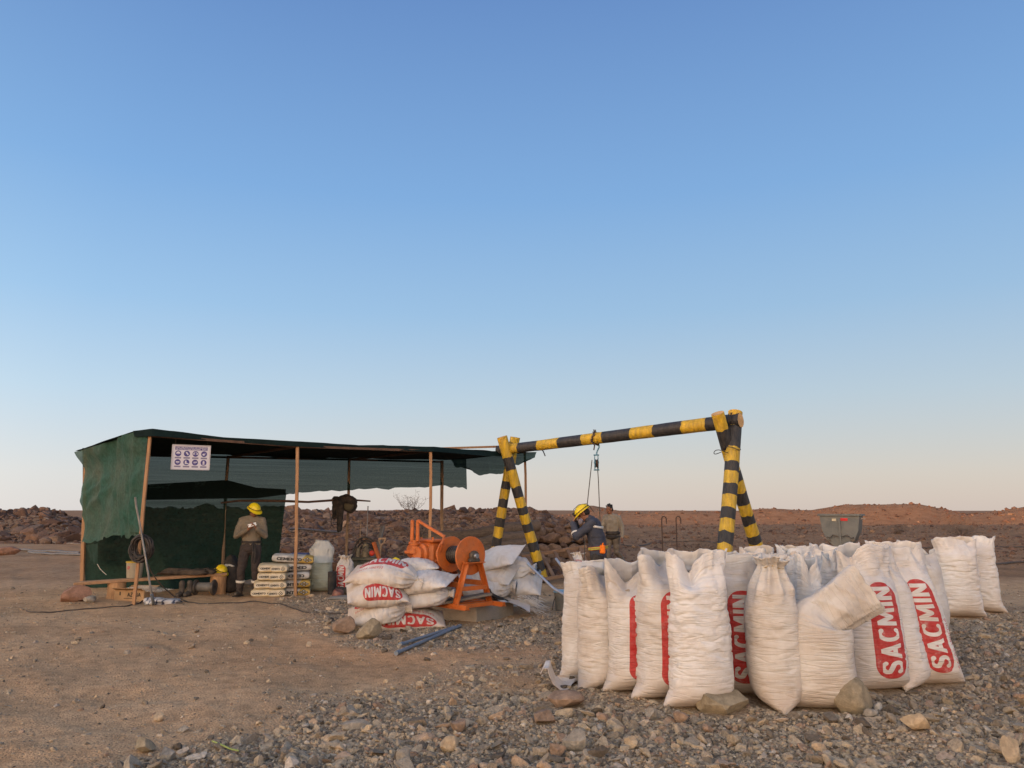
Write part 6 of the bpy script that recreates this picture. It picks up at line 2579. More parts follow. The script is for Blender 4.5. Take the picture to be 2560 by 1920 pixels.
# portable lamp spool: two black wheels on an axle
sp = Vector((xat(515, 14.85), 14.85, Hs(xat(515, 14.85), 14.85)))
reel = thing('cable_reel', 'small black two wheeled reel under the bench', 'reel', sp)
for s in (-1, 1):
    mb = MB()
    mb.lathe([(.03, -.02), (.13, -.025), (.145, -.012), (.145, .012), (.13, .025), (.03, .02)], sp + Vector((s * .17, 0, .145)), (1, .25 * 0, 0), 26)
    mb.build('wheel', M_IRON, reel, 40)
mb = MB()
mb.lathe([(0, -.15), (.075, -.15), (.085, -.13), (.085, .13), (.075, .15), (0, .15)], sp + Vector((0, 0, .15)), (1, 0, 0), 22)
mb.build('drum', mat('dull_grey_metal', (.12, .12, .115), .5, .3, 9, .3), reel, 40)
for k, (px_, dd) in enumerate(((455, 14.6), (474, 14.65))):
    bp_ = Vector((xat(px_, dd), dd, Hs(xat(px_, dd), dd)))
    bt = thing('empty_boot', ['left of two dusty boots standing under the bench', 'right of two dusty boots standing under the bench'][k], 'boot', bp_, 'pair of boots under the bench')
    mb = MB()
    limb(mb, [bp_ + Vector((0, .05, .24)), bp_ + Vector((0, .05, .07))], [.055, .052])
    limb(mb, [bp_ + Vector((0, .06, .05)), bp_ + Vector((0, -.07, .045)), bp_ + Vector((0, -.14, .04))], [.045, .046, .036])
    me = remeshed(mb, .010, 3)
    for v in me.vertices:
        v.co -= bp_
    me.materials.append(M_BOOT)
    link('shaft', me, None, bt)
    mb = MB()
    mb.box(bp_ + Vector((0, -.03, .012)), (.09, .27, .02), None, bev=.008)
    mb.build('sole', M_BLKC, bt, 40)
# coil of hose hung on the post, with its steel bar and trailing cable
ccx = at(357, 1368, 13.25)
coil = thing('hose_coil', 'thick coil of black cable hung on the front post of the shelter', 'coil', ccx)
mb = MB()
rc = np.random.RandomState(8)
for k in range(24):
    cx_, cz_ = rc.uniform(-.02, .02), rc.uniform(-.025, .02)
    ra, rb_ = rc.uniform(.095, .19), rc.uniform(.13, .235)
    yo = rc.uniform(-.10, .02)
    ph_ = rc.uniform(0, 6)
    mb.tube([ccx + Vector((cx_ + ra * math.cos(t) * (1 + .06 * math.sin(3 * t + ph_)), yo + .025 * math.sin(2 * t + ph_), cz_ + rb_ * math.sin(t))) for t in np.linspace(0, 2 * math.pi, 30)], .0125, 7, False)
mb.build('cable_loops', mat('black_rubber', (.016, .015, .017), .55, .3, 9, .15), coil, 60)
bar = thing('steel_bar', 'bent grey steel bar with a blue tip leaning on the front post', 'bar', gnd(383, 1508))
mb = MB()
barp = [at(338, 1243, 13.0), at(341, 1268, 13.05), at(346, 1292, 13.05), at(352, 1325, 13.08), at(358, 1360, 13.1), at(365, 1400, 13.1), at(373, 1450, 13.1), at(379, 1485, 13.15)]
mb.tube(barp, .017, 10)
mb.build('shaft', mat('dull_steel', (.20, .20, .20), .45, .25, 9, .3, metal=.4), bar, 50)
mb = MB()
mb.tube([barp[-1], at(382, 1500, 13.2), gnd(384, 1508) + Vector((0, 0, -.02))], .027, 10)
mb.build('blue_tip', M_BLUEP, bar, 50)
M_CABLE = mat('dusty_cable', (.045, .036, .030), .7, .3, 9, .4, dustcol=(.16, .11, .08))


def ground_line(name, label, cat, pix, r, m=M_CABLE, lift=.0, group=None, n=8):
    pts = []
    for (px, py) in pix:
        g_ = gnd(px, py)
        pts.append((g_.x, g_.y))
    # smooth path
    P0 = np.array(pts)
    s = np.linspace(0, len(P0) - 1, (len(P0) - 1) * n + 1)
    idx = np.arange(len(P0))
    xs, ys = np.interp(s, idx, P0[:, 0]), np.interp(s, idx, P0[:, 1])
    ker = np.ones(5) / 5
    xs2, ys2 = np.convolve(np.pad(xs, 2, 'edge'), ker, 'valid'), np.convolve(np.pad(ys, 2, 'edge'), ker, 'valid')
    zs = H(xs2, ys2) + r * .7 + lift
    o = Vector((xs2[0], ys2[0], zs[0]))
    mb = MB()
    mb.tube([Vector(p) for p in zip(xs2, ys2, zs)], r, 7)
    ob = mb.build(name, m, None, 60, origin=o)
    return tag(ob, label, cat, group)


ground_line('ground_cable', 'thin dark cable lying on the earth to the left of the shelter', 'cable', [(62, 1524), (110, 1531), (180, 1524), (250, 1520), (320, 1518), (360, 1500), (378, 1478)], .012)
ground_line('ground_cable', 'thin dark cable running along the front of the shelter towards the cement', 'cable', [(430, 1490), (470, 1505), (520, 1511), (580, 1508), (640, 1502), (700, 1512), (760, 1530), (860, 1536), (930, 1528)], .012)
mb = MB()
mb.tube([at(370, 1412, 13.1), at(378, 1430, 13.2), at(392, 1450, 13.3), at(412, 1472, 13.5), at(432, 1488, 13.7)], .010, 6)
tag(mb.build('loose_cable', M_CABLE, None, 60, origin=at(370, 1412, 13.1)), 'dark cable trailing from the hanging coil down to the ground', 'cable')
# coat hung on the cross stick
cp = at(858, 1252, 17.9)
coat = thing('hanging_coat', 'black coat and trousers slung over the cross stick', 'coat', cp)
mb = MB()
limb(mb, [at(838, 1250, 17.9), at(850, 1252, 17.85), at(866, 1248, 17.85), at(880, 1256, 17.9)], [.085, .10, .12, .13])
limb(mb, [at(840, 1256, 17.85), at(838, 1275, 17.85), at(836, 1294, 17.85)], [.095, .085, .05])
limb(mb, [at(850, 1256, 17.8), at(850, 1290, 17.8), at(848, 1324, 17.8)], [.105, .085, .070])
limb(mb, [at(876, 1252, 17.9), at(884, 1266, 17.9), at(876, 1275, 17.9), at(864, 1268, 17.9)], [.12, .10, .09, .08])
me = remeshed(mb, .014, 4, (.018, 7, 1.2, 44))
for v in me.vertices:
    v.co -= cp
me.materials.append(M_BLKC)
link('cloth', me, None, coat)
mb = MB()
mb.sphere(at(872, 1263, 17.82), (.125, .05, .13), 16, 10)
mb.build('lining', mat('olive_lining', (.085, .078, .055), .9, .3, 8), coat)
mb = MB()
mb.tube([at(833, 1290, 17.8), at(828, 1300, 17.8), at(829, 1312, 17.8), at(836, 1318, 17.8)], .010, 6)
mb.build('strap', M_BLKC, coat)

# ------------------------------------------------------------ clutter between the shelter and the winch
def base_at(px, d):
    x = xat(px, d, .3)
    return Vector((x, d, Hs(x, d)))


cb2 = base_at(915, 16.2)
comp = thing('pump_unit', 'dark green pump unit with loops of black hose on top', 'pump', cb2)
M_DKGRN = mat('dark_green_paint', (.030, .036, .026), .55, .3, 6, .4)
mb = MB()
mb.box(cb2 + Vector((0, 0, .30)), (.62, .45, .50), None, bev=.04)
mb.box(cb2 + Vector((0, 0, .58)), (.54, .40, .07), None, bev=.02)
mb.build('tank', M_DKGRN, comp, 40)
mb = MB()
mb.lathe([(0, 0), (.09, 0), (.09, .12), (.07, .14), (.07, .26), (.03, .30), (0, .30)], cb2 + Vector((-.02, 0, .61)), (0, 0, 1), 18)
mb.cyl(cb2 + Vector((-.18, 0, .61)), cb2 + Vector((-.18, 0, .80)), .05, n=12)
mb.build('motor', mat('olive_metal', (.11, .095, .065), .6, .3, 8, .3), comp, 40)
mb = MB()
for k in range(4):
    w_, h_ = .27 - .035 * k, .42 - .07 * k
    c_ = cb2 + Vector((-.02 + .02 * k, -.12 + .06 * k, .60))
    mb.tube([c_ + Vector((w_ * math.cos(t) * (1 + .08 * math.sin(2 * t + k)), .03 * math.sin(3 * t), max(0, h_ * math.sin(t)))) for t in np.linspace(0, math.pi, 18)], .020, 8)
mb.build('hose', mat('black_hose', (.014, .014, .014), .5, .3, 9, .1), comp, 60)
mb = MB()
for s in (-1, 1):
    mb.tube([cb2 + Vector((s * .10, -.14, .62)), cb2 + Vector((s * .05, -.16, .78)), cb2 + Vector((0, -.16, .84))], .012, 7)
mb.build('pipe', M_IRON, comp, 60)
mb = MB()
mb.sphere(cb2 + Vector((.14, -.16, .70)), (.06, .05, .06), 12, 8)
mb.build('cap', mat('red_plastic', (.42, .035, .02), .5, .2), comp)
jc = base_at(917, 14.9)
jer = thing('blue_jerrycan', 'blue plastic jerrycan half hidden by the left sack pile', 'jerrycan', jc)
M_BLUPL = mat('blue_plastic', (.018, .055, .25), .4, .2, 5, .2)
mb = MB()
mb.box(jc + Vector((0, 0, .24)), (.30, .20, .42), None, bev=.05)
mb.cyl(jc + Vector((-.08, 0, .44)), jc + Vector((-.08, 0, .50)), .03, n=12)
mb.build('body', M_BLUPL, jer, 40)
mb = MB()
mb.tube([jc + Vector((-.02, 0, .44)), jc + Vector((0, 0, .50)), jc + Vector((.09, 0, .50)), jc + Vector((.12, 0, .44))], .018, 8)
mb.build('handle', M_BLUPL, jer, 40)
cr = base_at(748, 16.6)
mb = MB()
for s in (-1, 1):
    mb.box(cr + Vector((s * .17, 0, .62)), (.012, .26, .14), None)
    mb.box(cr + Vector((0, s * .13, .62)), (.352, .012, .14), None)
mb.box(cr + Vector((0, 0, .556)), (.33, .25, .012), None)
tag(mb.build('blue_crate', M_BLUPL, None, 30, origin=cr), 'blue plastic tub behind the cement bags', 'tub')
mb = MB()
for k in range(4):
    sx, sy = (-1, 1, 1, -1)[k], (-1, -1, 1, 1)[k]
    mb.box(cr + Vector((sx * .2, sy * .14, .26)), (.05, .05, .52), None)
mb.box(cr + Vector((0, 0, .535)), (.50, .36, .028), None)
tag(mb.build('low_table', M_WOODG, None, 30, origin=cr), 'low plank table under the blue tub', 'table')
# printed sack slumped beside the pump
pk_ = base_at(862, 15.2)
standing_sack('small slumped sack with red print and a twisted top beside the pump', pk_, R(-20), 131, style='tied', m=M_SACK, group=None, Hh=.72, wid=.72, wr=1.6)
bb = base_at(838, 14.9)
mb = MB()
mb.tube([bb + Vector((-.05, 0, .0)), bb + Vector((-.06, 0, .42))], .085, 14)
mb.tube([bb + Vector((-.05, .0, .07)), bb + Vector((.2, .02, .06)), bb + Vector((.42, .05, .08))], .07, 12)
tag(mb.build('black_pipe_elbow', M_BLKC, None, 40, origin=bb), 'black plastic pipe elbow lying beside the plastic bag', 'pipe')
lump('grey_cloth', 'grey cloth lying flat on the ground near the pump', 'cloth', base_at(880, 14.2), (.42, .22, .05), mat('grey_cloth', (.17, .165, .155), .9, .25, 8), 21)
mb = MB()
c_ = base_at(843, 14.3)
mb.lathe([(0, 0), (.09, 0), (.10, .02), (.10, .14), (.08, .17), (0, .17)], c_, (.3, -.2, 1), 16)
tag(mb.build('paint_can', mat('grimy_red_can', (.16, .06, .05), .5, .5, 9, .4), None, 40, origin=c_), 'grimy reddish can on the ground near the cement', 'can')
# leaning tools
M_GREYBAR = mat('grey_bar', (.12, .12, .125), .5, .25, 9, .25, metal=.3)


def lean(name, label, cat, p, q, r, m, group=None, flat=None):
    p, q = Vector(p), Vector(q)
    mb = MB()
    if flat:
        mb.beam(p, q, flat[0], flat[1], bev=.003)
    else:
        mb.tube([p, p.lerp(q, .5), q], r, 8)
    return tag(mb.build(name, m, None, 40, origin=p), label, cat, group)


lean('leaning_rail', 'grey steel rail leaning behind the pump', 'rail', base_at(928, 16.4), at(957, 1315, 16.8), .03, M_GREYBAR, flat=(.075, .05))
lean('orange_bar', 'short orange bar leaning beside the pump', 'bar', base_at(962, 15.4) + Vector((0, 0, .35)), at(934, 1356, 15.6), .03, M_ORGD, flat=(.07, .05))
shp = at(955, 1346, 16.2)
shov = thing('shovel', 'upturned shovel handle with a wooden grip behind the pump', 'shovel', base_at(945, 16.2))
mb = MB()
mb.tube([base_at(946, 16.2), at(952, 1362, 16.2)], .018, 8)
mb.tube([at(952, 1364, 16.2), at(948, 1354, 16.2), at(947, 1347, 16.2)], .014, 8)
mb.tube([at(952, 1364, 16.2), at(961, 1354, 16.2), at(964, 1347, 16.2)], .014, 8)
mb.tube([at(946, 1347, 16.2), at(965, 1346, 16.2)], .020, 8)
mb.build('handle', mat('pale_handle', (.28, .19, .12), .8, .2), shov)
mb = MB()
bs_ = base_at(946, 16.2)
mb.prism([(-.10, 0), (.10, 0), (.11, .16), (.06, .28), (-.06, .28), (-.11, .16)], bs_ + Vector((0, .02, .0)), (1, 0, 0), (0, .15, 1), .006)
mb.build('blade', M_IRON, shov, 30)
for k, (px, y0, y1, d) in enumerate(((899, 1300, 1372, 17.0), (917, 1265, 1350, 24.0), (893, 1345, 1360, 16.8))):
    if k == 2:
        continue
    lean('thin_rod', ['rusty thin rod standing behind the pump', 'thin pale rod sticking up over the rocky skyline'][k], 'rod', at(px, y1, d), at(px + 3, y0, d), .012 if k == 0 else .018, [M_WOODG, M_GREYBAR][k])
M_TYRE = mat('worn_rubber', (.022, .021, .020), .7, .3, 9, .3)
ty = base_at(1006, 15.2)
mb = MB()
mb.lathe([(.17, -.06), (.27, -.08), (.31, -.05), (.32, 0), (.31, .05), (.27, .08), (.17, .06), (.16, 0), (.17, -.06)], ty + Vector((0, 0, .42)), (.35, -.9, .25), 30)
tag(mb.build('old_tyre', M_TYRE, None, 50, origin=ty), 'worn black tyre leaning behind the winch motor', 'tyre')
lump('yellow_bag', 'small yellow bag behind the top sack of the left pile', 'bag', base_at(987, 13.9) + Vector((0, 0, .62)), (.10, .08, .08), M_HELM, 31, 2)
lump('mixed_crate', 'dark pile of boxes behind the left sacks', 'crates', base_at(985, 14.0), (.34, .22, .50), M_DARKRAG, 33)
pp_ = base_at(1070, 15.6)
lump('torn_white_bag', 'torn white paper bag standing open behind the gearbox', 'bag', pp_ + Vector((0, 0, .62)), (.24, .15, .20), mat('white_bag', (.50, .50, .50), .6, .1), 35, 3, .3)
mb = MB()
mb.box(pp_ + Vector((0, .05, .32)), (.7, .5, .62), None, bev=.03)
tag(mb.build('wooden_crate', M_WOODG, None, 30, origin=pp_), 'weathered crate behind the winch gearbox', 'crate')
lump('green_rag', 'green rag with a red corner behind the winch lever', 'rag', pp_ + Vector((.12, .1, .85)), (.11, .06, .06), mat('green_cloth', (.04, .13, .07), .8, .3), 37, 2)
dk = lump('black_tool_bag', 'black tool bag with a yellow strap by the left striped leg', 'bag', base_at(1205, 15.6) + Vector((0, 0, .35)), (.26, .2, .26), M_BLKC, 39, 3)
lump('mask_strap', 'yellow strap hanging from the black tool bag', 'strap', base_at(1212, 15.3) + Vector((0, 0, .56)), (.12, .05, .09), M_HELM, 41, 2, .4)

# pole lying across the slope
mb = MB()
mb.tube([at(724, 1322, 20.6), at(760, 1323, 20.7), at(800, 1327, 20.8), at(851, 1331, 21.0)], .03, 8)
tag(mb.build('dark_pole', M_GREYBAR, None, 50, origin=at(724, 1322, 20.6)), 'dark pole resting on the rocks behind the shelter', 'pole')

# ------------------------------------------------------------ pit props, dry stone wall, ladder
M_LOG = mat('grey_log', (.115, .088, .068), .95, .3, 5, .2, .7, 12, stretch=(1.2, 6, 6))
rl = np.random.RandomState(17)
logs = []
for (x0, y0, x1, y1, d0, d1, r, lab) in ((1060, 1352, 1345, 1312, 18.6, 20.4, .15, 'long weathered log slanting up at the back of the log pile'),
                                         (1115, 1372, 1318, 1338, 18.5, 19.6, .15, 'weathered log second from the top of the log pile'),
                                         (1150, 1389, 1330, 1354, 18.4, 19.4, .14, 'weathered log in the middle of the log pile'),
                                         (1180, 1395, 1332, 1373, 18.2, 19.0, .13, 'weathered log low in the log pile'),
                                         (1235, 1402, 1340, 1390, 18.0, 18.6, .12, 'short weathered log at the foot of the log pile')):
    p, q = at(x0, y0, d0), at(x1, y1, d1)
    mb = MB()
    n_ = 7
    mb.tube([p.lerp(q, i / n_) + Vector((0, 0, .02 * math.sin(i * 1.7))) for i in range(n_ + 1)], [r * rl.uniform(.92, 1.06) for _ in range(n_ + 1)], 12, jit=.06)
    ob = mb.build('timber_log', M_LOG, None, 50, origin=p)
    tag(ob, lab, 'log', 'weathered logs stacked by the stone wall')

wall = thing('dry_stone_wall', 'dry stone wall of rounded brown boulders behind the striped frame', 'wall', base_at(1380, 20.8))
o_ = ORIGIN[wall.name]
M_WALLST = stone_mat('wall_stone', [(0, (.085, .055, .042)), (.4, (.14, .092, .066)), (.75, (.18, .12, .085)), (1, (.155, .115, .092))], True, 3.0)
WSH = []
for k in range(12):
    v, f = rock_shape(900 + k, 3, 5, (1, .8, .8))
    me = mesh_np(v, f, True)
    me.materials.append(M_WALLST)
    WSH.append(me)
rw = np.random.RandomState(5)
for row in range(6):
    px = 1255 + rw.uniform(0, 14)
    while px < 1462:
        s = rw.uniform(.13, .25) * (1.15 if row < 2 else .9)
        wpx = s * 1.75 * FPX / 20.5
        yrow = 1408 - row * 19.5
        p = at(px + wpx / 2, yrow + rw.uniform(-4, 4), 20.6 + .12 * row + rw.uniform(-.06, .06))
        if not (row == 5 and (px < 1295 or rw.rand() < .25)):
            o = bpy.data.objects.new('stone', WSH[rw.randint(12)])
            COL.objects.link(o)
            o.parent = wall
            o.location = p - o_
            o.scale = (s * 1.1, s * .9, s * rw.uniform(.72, .95))
            o.rotation_euler = (rw.uniform(-.3, .3), rw.uniform(-.35, .35), rw.uniform(-.6, .6))
        px += wpx * .93
mb = MB()
p, q = at(1262, 1365, 21.25), at(1462, 1365, 21.25)
mb.box((p + q) / 2 + Vector((0, .15, -.45)), ((q - p).length, .5, 1.15), None)
core = mb.build('rubble_core', mat('dark_rubble', (.035, .026, .020), .95, .5, 6), wall, None)

lad = thing('wooden_ladder', 'homemade wooden ladder lying on its side before the stone wall', 'ladder', base_at(1410, 17.6))
M_LAD = mat('ladder_wood', (.17, .105, .068), .85, .25, 6, .2, .3, 25)
la, lb = at(1305, 1392, 18.0), at(1466, 1366, 18.2)
lc, ld = at(1340, 1452, 16.9), at(1490, 1425, 17.2)
for p, q in ((la, lb), (lc, ld)):
    mb = MB()
    mb.beam(p, q, .07, .075, bev=.006)
    mb.build('rail', M_LAD, lad, 30)
for f in (.08, .30, .50, .70, .90):
    mb = MB()
    mb.beam(la.lerp(lb, f), lc.lerp(ld, f), .075, .045, bev=.005)
    mb.build('rung', M_LAD, lad, 30)
# small white sack hanging over the ladder end
standing_sack('small white sack with red letters behind the ladder', base_at(1446, 17.9) + Vector((0, 0, 0)), R(-10), 141, style='tied', m=M_SACKW, group=None, Hh=.62, wid=.86, wr=1.3)
mb = MB()
for (px, d) in ((1287, 16.6), (1308, 16.8)):
    b0_ = base_at(px, d)
    mb.tube([b0_, b0_ + Vector((0, 0, .38))] + [b0_ + Vector((.09 - .09 * math.cos(t), 0, .38 + .10 * math.sin(t))) for t in np.linspace(.3, math.pi - .3, 7)] + [b0_ + Vector((.18, 0, .38)), b0_ + Vector((.20, 0, 0))], .018, 8)
mb.tube([at(1284, 1412, 16.7), at(1330, 1412, 16.8)], .012, 6)
tag(mb.build('hoop_frame', mat('pale_bent_wood', (.26, .18, .11), .8, .2), None, 50, origin=base_at(1297, 16.7)), 'two pale bent hoops standing behind the right sack pile', 'frame')

# dark tub, wheelbarrow, small bucket with bent wire legs
tb = base_at(1330, 13.6)
tub = thing('dark_tub', 'dark slate coloured tub beside the right sack pile', 'tub', tb)
mb = MB()
mb.prism([(-.15, 0), (.10, 0), (.14, .52), (-.22, .60)], tb + Vector((0, .05, .0)), (1, 0, 0), (0, 0, 1), .42)
mb.build('shell', mat('slate_metal', (.030, .034, .042), .5, .3, 8, .3), tub, 30)
mb = MB()
mb.tube([tb + Vector((-.23, -.18, .60)), tb + Vector((.15, -.18, .53)), tb + Vector((.15, .28, .53)), tb + Vector((-.23, .28, .60)), tb + Vector((-.23, -.18, .60))], .016, 8, False)
mb.build('rim', mat('grey_rim', (.16, .19, .22), .5, .2), tub, 50)

wbp = base_at(1470, 10.4)
wbr = thing('wheelbarrow', 'steel wheelbarrow behind the sacks with its bright tube handles raised', 'wheelbarrow', wbp)
M_TUBE = mat('galvanised_tube', (.50, .51, .53), .35, .15, 12, .15, metal=.85)
mb = MB()
mb.tube([at(1319, 1409, 11.6), at(1345, 1434, 11.4), at(1384, 1471, 11.0), at(1409, 1486, 10.8), at(1450, 1500, 10.4), at(1500, 1502, 10.1)], .020, 10)
mb.build('handle', M_TUBE, wbr, 60)
mb = MB()
mb.tube([at(1390, 1397, 12.3), at(1412, 1426, 12.0), at(1440, 1462, 11.6), at(1470, 1482, 11.2), at(1520, 1492, 10.8)], .020, 10)
mb.build('handle', M_TUBE, wbr, 60)
mb = MB()
tc_ = at(1500, 1462, 10.6)
vs, fs = [], []
for (w_, l_, z_) in ((.22, .28, .0), (.34, .46, .26), (.33, .45, .26), (.21, .27, .012)):
    for (a, b) in ((-1, -1), (1, -1), (1, 1), (-1, 1)):
        vs.append(tc_ + Vector((a * l_ + .1, b * w_, z_)))
for i in range(3):
    for j in range(4):
        fs.append((i * 4 + j, i * 4 + (j + 1) % 4, i * 4 + 4 + (j + 1) % 4, i * 4 + 4 + j))
fs += [(0, 3, 2, 1), (12, 13, 14, 15)]
mb.add(vs, fs)
mb.build('tray', M_IRON, wbr, 30)
mb = MB()
wc_ = Vector((tc_.x + .62, tc_.y, .19))
mb.lathe([(.10, -.035), (.17, -.045), (.19, -.02), (.19, .02), (.17, .045), (.10, .035), (.10, -.035)], wc_, (0, 1, 0), 24)
mb.build('wheel', M_TYRE, wbr, 50)
mb = MB()
mb.tube([at(1504, 1421, 10.9), at(1520, 1427, 10.8), at(1536, 1438, 10.6), at(1550, 1455, 10.5)], .018, 8)
mb.build('front_hoop', M_TUBE, wbr, 60)
for s in (-1, 1):
    mb = MB()
    mb.tube([tc_ + Vector((-.2, s * .2, 0)), Vector((tc_.x - .28, tc_.y + s * .22, .0)), ], .018, 8)
    mb.tube([tc_ + Vector((.2, s * .2, 0)), wc_ + Vector((0, s * .05, 0))], .018, 8)
    mb.build('leg', M_TUBE, wbr, 50)
bk2 = base_at(1402, 12.9)
bu2 = thing('small_bucket', 'grey bucket with a pale blue lid beside the first ore sack', 'bucket', bk2)
mb = MB()
mb.lathe([(0, .0), (.09, .0), (.115, .30), (.10, .30)], bk2, (0, 0, 1), 20)
mb.build('pail', mat('grey_pail', (.13, .13, .12), .5, .2, 8, .4), bu2, 40)
mb = MB()
mb.lathe([(0, .335), (.10, .33), (.125, .31), (.125, .295)], bk2, (0, 0, 1), 20)
mb.build('lid', mat('pale_blue_plastic', (.20, .34, .45), .4, .1), bu2, 40)
mb = MB()
mb.tube([bk2 + Vector((-.14 * math.cos(t), -.06, .02 + .27 * math.sin(t))) for t in np.linspace(0, math.pi, 12)], .006, 6)
mb.build('bail', M_WIRE, bu2)

# bent rod steps
rd = base_at(1676, 18.6)
rst = thing('iron_step_ladder', 'thin rusty iron ladder with hooked tops standing on the plain', 'ladder', rd)
M_RUST = mat('rusty_iron', (.055, .034, .026), .85, .3, 14)
for s, px in ((-1, 1658), (1, 1694)):
    b0_ = base_at(px, 18.6)
    top = at(px - 4, 1297, 18.6)
    mb = MB()
    mb.tube([b0_, b0_.lerp(top, .5), top] + [top + Vector((.055 - .055 * math.cos(t), 0, .055 * math.sin(t) + .0)) for t in np.linspace(.4, math.pi, 6)] + [top + Vector((.11, -.02, -.12))], .014, 7)
    mb.build('rail', M_RUST, rst, 60)
for yv in (1333, 1384, 1425):
    mb = MB()
    mb.tube([at(1656, yv, 18.6), at(1694, yv, 18.6)], .012, 6)
    mb.build('rung', M_RUST, rst, 60)

# ------------------------------------------------------------ mine cart
mc = Vector((xat(2108, 24.0, .6), 24.0, 0))
mc.z = Hs(mc.x, mc.y)
cart = thing('mine_cart', 'grey V bottomed tipping mine cart on small wheels', 'mine cart', mc)
M_CART = mat('grey_cart_paint', (.115, .125, .125), .55, .2, 4, .35, .25, 30, dustcol=(.12, .105, .09))
cyaw = R(-30)
RC = rotm(cyaw)


def CP(x, y, z):
    return mc + RC @ (Vector((x, y, z)) * 1.13)


prof = [(-.50, 1.26), (-.45, .86), (-.33, .58), (-.12, .40), (.12, .40), (.33, .58), (.45, .86), (.50, 1.26)]
Lc = .48
mb = MB()
vs = [CP(p[0], -Lc, p[1]) for p in prof] + [CP(p[0], Lc, p[1]) for p in prof]
inn = [CP(p[0] * .96, -Lc * .97, p[1] + .015) for p in prof] + [CP(p[0] * .96, Lc * .97, p[1] + .015) for p in prof]
n_ = len(prof)
fs = [(i, i + 1, n_ + i + 1, n_ + i) for i in range(n_ - 1)] + [tuple(range(n_)), tuple(reversed(range(n_, 2 * n_)))]
fs2 = [tuple(2 * n_ + k for k in reversed(f)) for f in fs]
rim = [(0, n_, 3 * n_, 2 * n_), (n_, 2 * n_ - 1, 4 * n_ - 1, 3 * n_), (2 * n_ - 1, n_ - 1, 3 * n_ - 1, 4 * n_ - 1), (n_ - 1, 0, 2 * n_, 3 * n_ - 1)]
mb.add(vs + inn, fs + fs2 + rim)
mb.build('hopper', M_CART, cart, 30)
mb = MB()
for p, q in ((CP(-.51, -Lc - .01, 1.27), CP(.51, -Lc - .01, 1.27)), (CP(-.51, Lc + .01, 1.27), CP(.51, Lc + .01, 1.27)), (CP(-.515, -Lc, 1.27), CP(-.515, Lc, 1.27)), (CP(.515, -Lc, 1.27), CP(.515, Lc, 1.27))):
    mb.beam(p, q, .07, .055)
mb.build('top_rim', M_CART, cart, 30)
mb = MB()
mb.box(CP(0, -Lc - .025, .80), (.05, .04, .86), RC)
mb.build('rib', M_CART, cart, 30)
mb = MB()
for s in (-1, 1):
    mb.tube([CP(s * .05, -Lc - .05, .70), CP(s * .18, -Lc - .06, .74), CP(s * .26, -Lc - .05, .66), CP(s * .34, -Lc - .05, .68)], .018, 7)
    mb.box(CP(s * .30, -Lc - .04, .60), (.12, .05, .04), RC)
mb.build('latch', M_IRON, cart, 40)
mb = MB()
mb.box(CP(-.13, -Lc - .012, 1.14), (.12, .012, .07), RC)
mb.build('plate', mat('cream_plate', (.42, .38, .28), .5, .1), cart, None)
mb = MB()
mb.box(CP(.12, -Lc - .012, 1.15), (.20, .012, .08), RC)
mb.build('reflector', mat('red_reflector', (.45, .012, .02), .3, .1), cart, None)
mb = MB()
mb.box(CP(.53, 0, 1.17), (.14, .10, .045), RC)
mb.build('side_tag', mat('pale_tag', (.36, .30, .26), .6, .1), cart, None)
mb = MB()
for s in (-1, 1):
    mb.box(CP(s * .26, 0, .34), (.07, 1.16, .09), RC)
    mb.box(CP(0, s * .48, .36), (.66, .08, .10), RC)
mb.build('chassis', M_IRON, cart, 30)
for sx in (-1, 1):
    for sy in (-1, 1):
        mb = MB()
        c_ = CP(sx * .36, sy * .40, .20)
        mb.lathe([(.05, -.06), (.13, -.06), (.15, -.045), (.205, -.04), (.205, .02), (.16, .035), (.05, .045)], c_, RC @ Vector((1, 0, 0)), 26)
        w_ = mb.build('wheel', M_IRON, cart, 40)
        mb = MB()
        mb.lathe([(0, -.075), (.045, -.075), (.05, -.06), (.05, .06), (.045, .075), (0, .075)], c_, RC @ Vector((1, 0, 0)), 14)
        mb.build('hub', M_GREYBAR, w_, 40)

# ------------------------------------------------------------ rails, hoses on the left and right
ground_line('steel_rail', 'upper of two dark rails lying on the earth left of the shelter', 'rail', [(42, 1378), (110, 1380), (206, 1384)], .05, M_GREYBAR, group='rails on the ground')
ground_line('steel_rail', 'lower of two dark rails lying on the earth left of the shelter', 'rail', [(66, 1383), (140, 1388), (208, 1390)], .05, M_GREYBAR, group='rails on the ground')
M_HOSEP = mat('pale_dusty_hose', (.17, .135, .11), .8, .2, 6)
ground_line('water_hose', 'pale hose running across the left foreground of the rocks', 'hose', [(-60, 1338), (60, 1349), (120, 1356), (210, 1363)], .035, M_HOSEP, group='hoses across the plain')
ground_line('water_hose', 'dusty hose nearest the rocks at the left edge', 'hose', [(-60, 1322), (40, 1331), (100, 1333), (150, 1338), (210, 1344)], .045, M_HOSEP, group='hoses across the plain')
ground_line('water_hose', 'black hose crossing the ground at the right edge', 'hose', [(2440, 1418), (2490, 1414), (2540, 1409), (2640, 1406)], .035, M_CABLE, group='hoses across the plain')
ground_line('water_hose', 'thin black line across the plain behind the detached sacks', 'hose', [(2180, 1376), (2300, 1374), (2480, 1372), (2680, 1370)], .03, M_CABLE, group='hoses across the plain')
ground_line('water_hose', 'black hose lying behind the walking man', 'hose', [(1530, 1371), (1600, 1369), (1640, 1358), (1760, 1358), (1800, 1362)], .03, M_CABLE, group='hoses across the plain')

# ------------------------------------------------------------ dry shrubs
M_TWIG = mat('dry_twigs', (.105, .078, .060), .95, .3, 9)


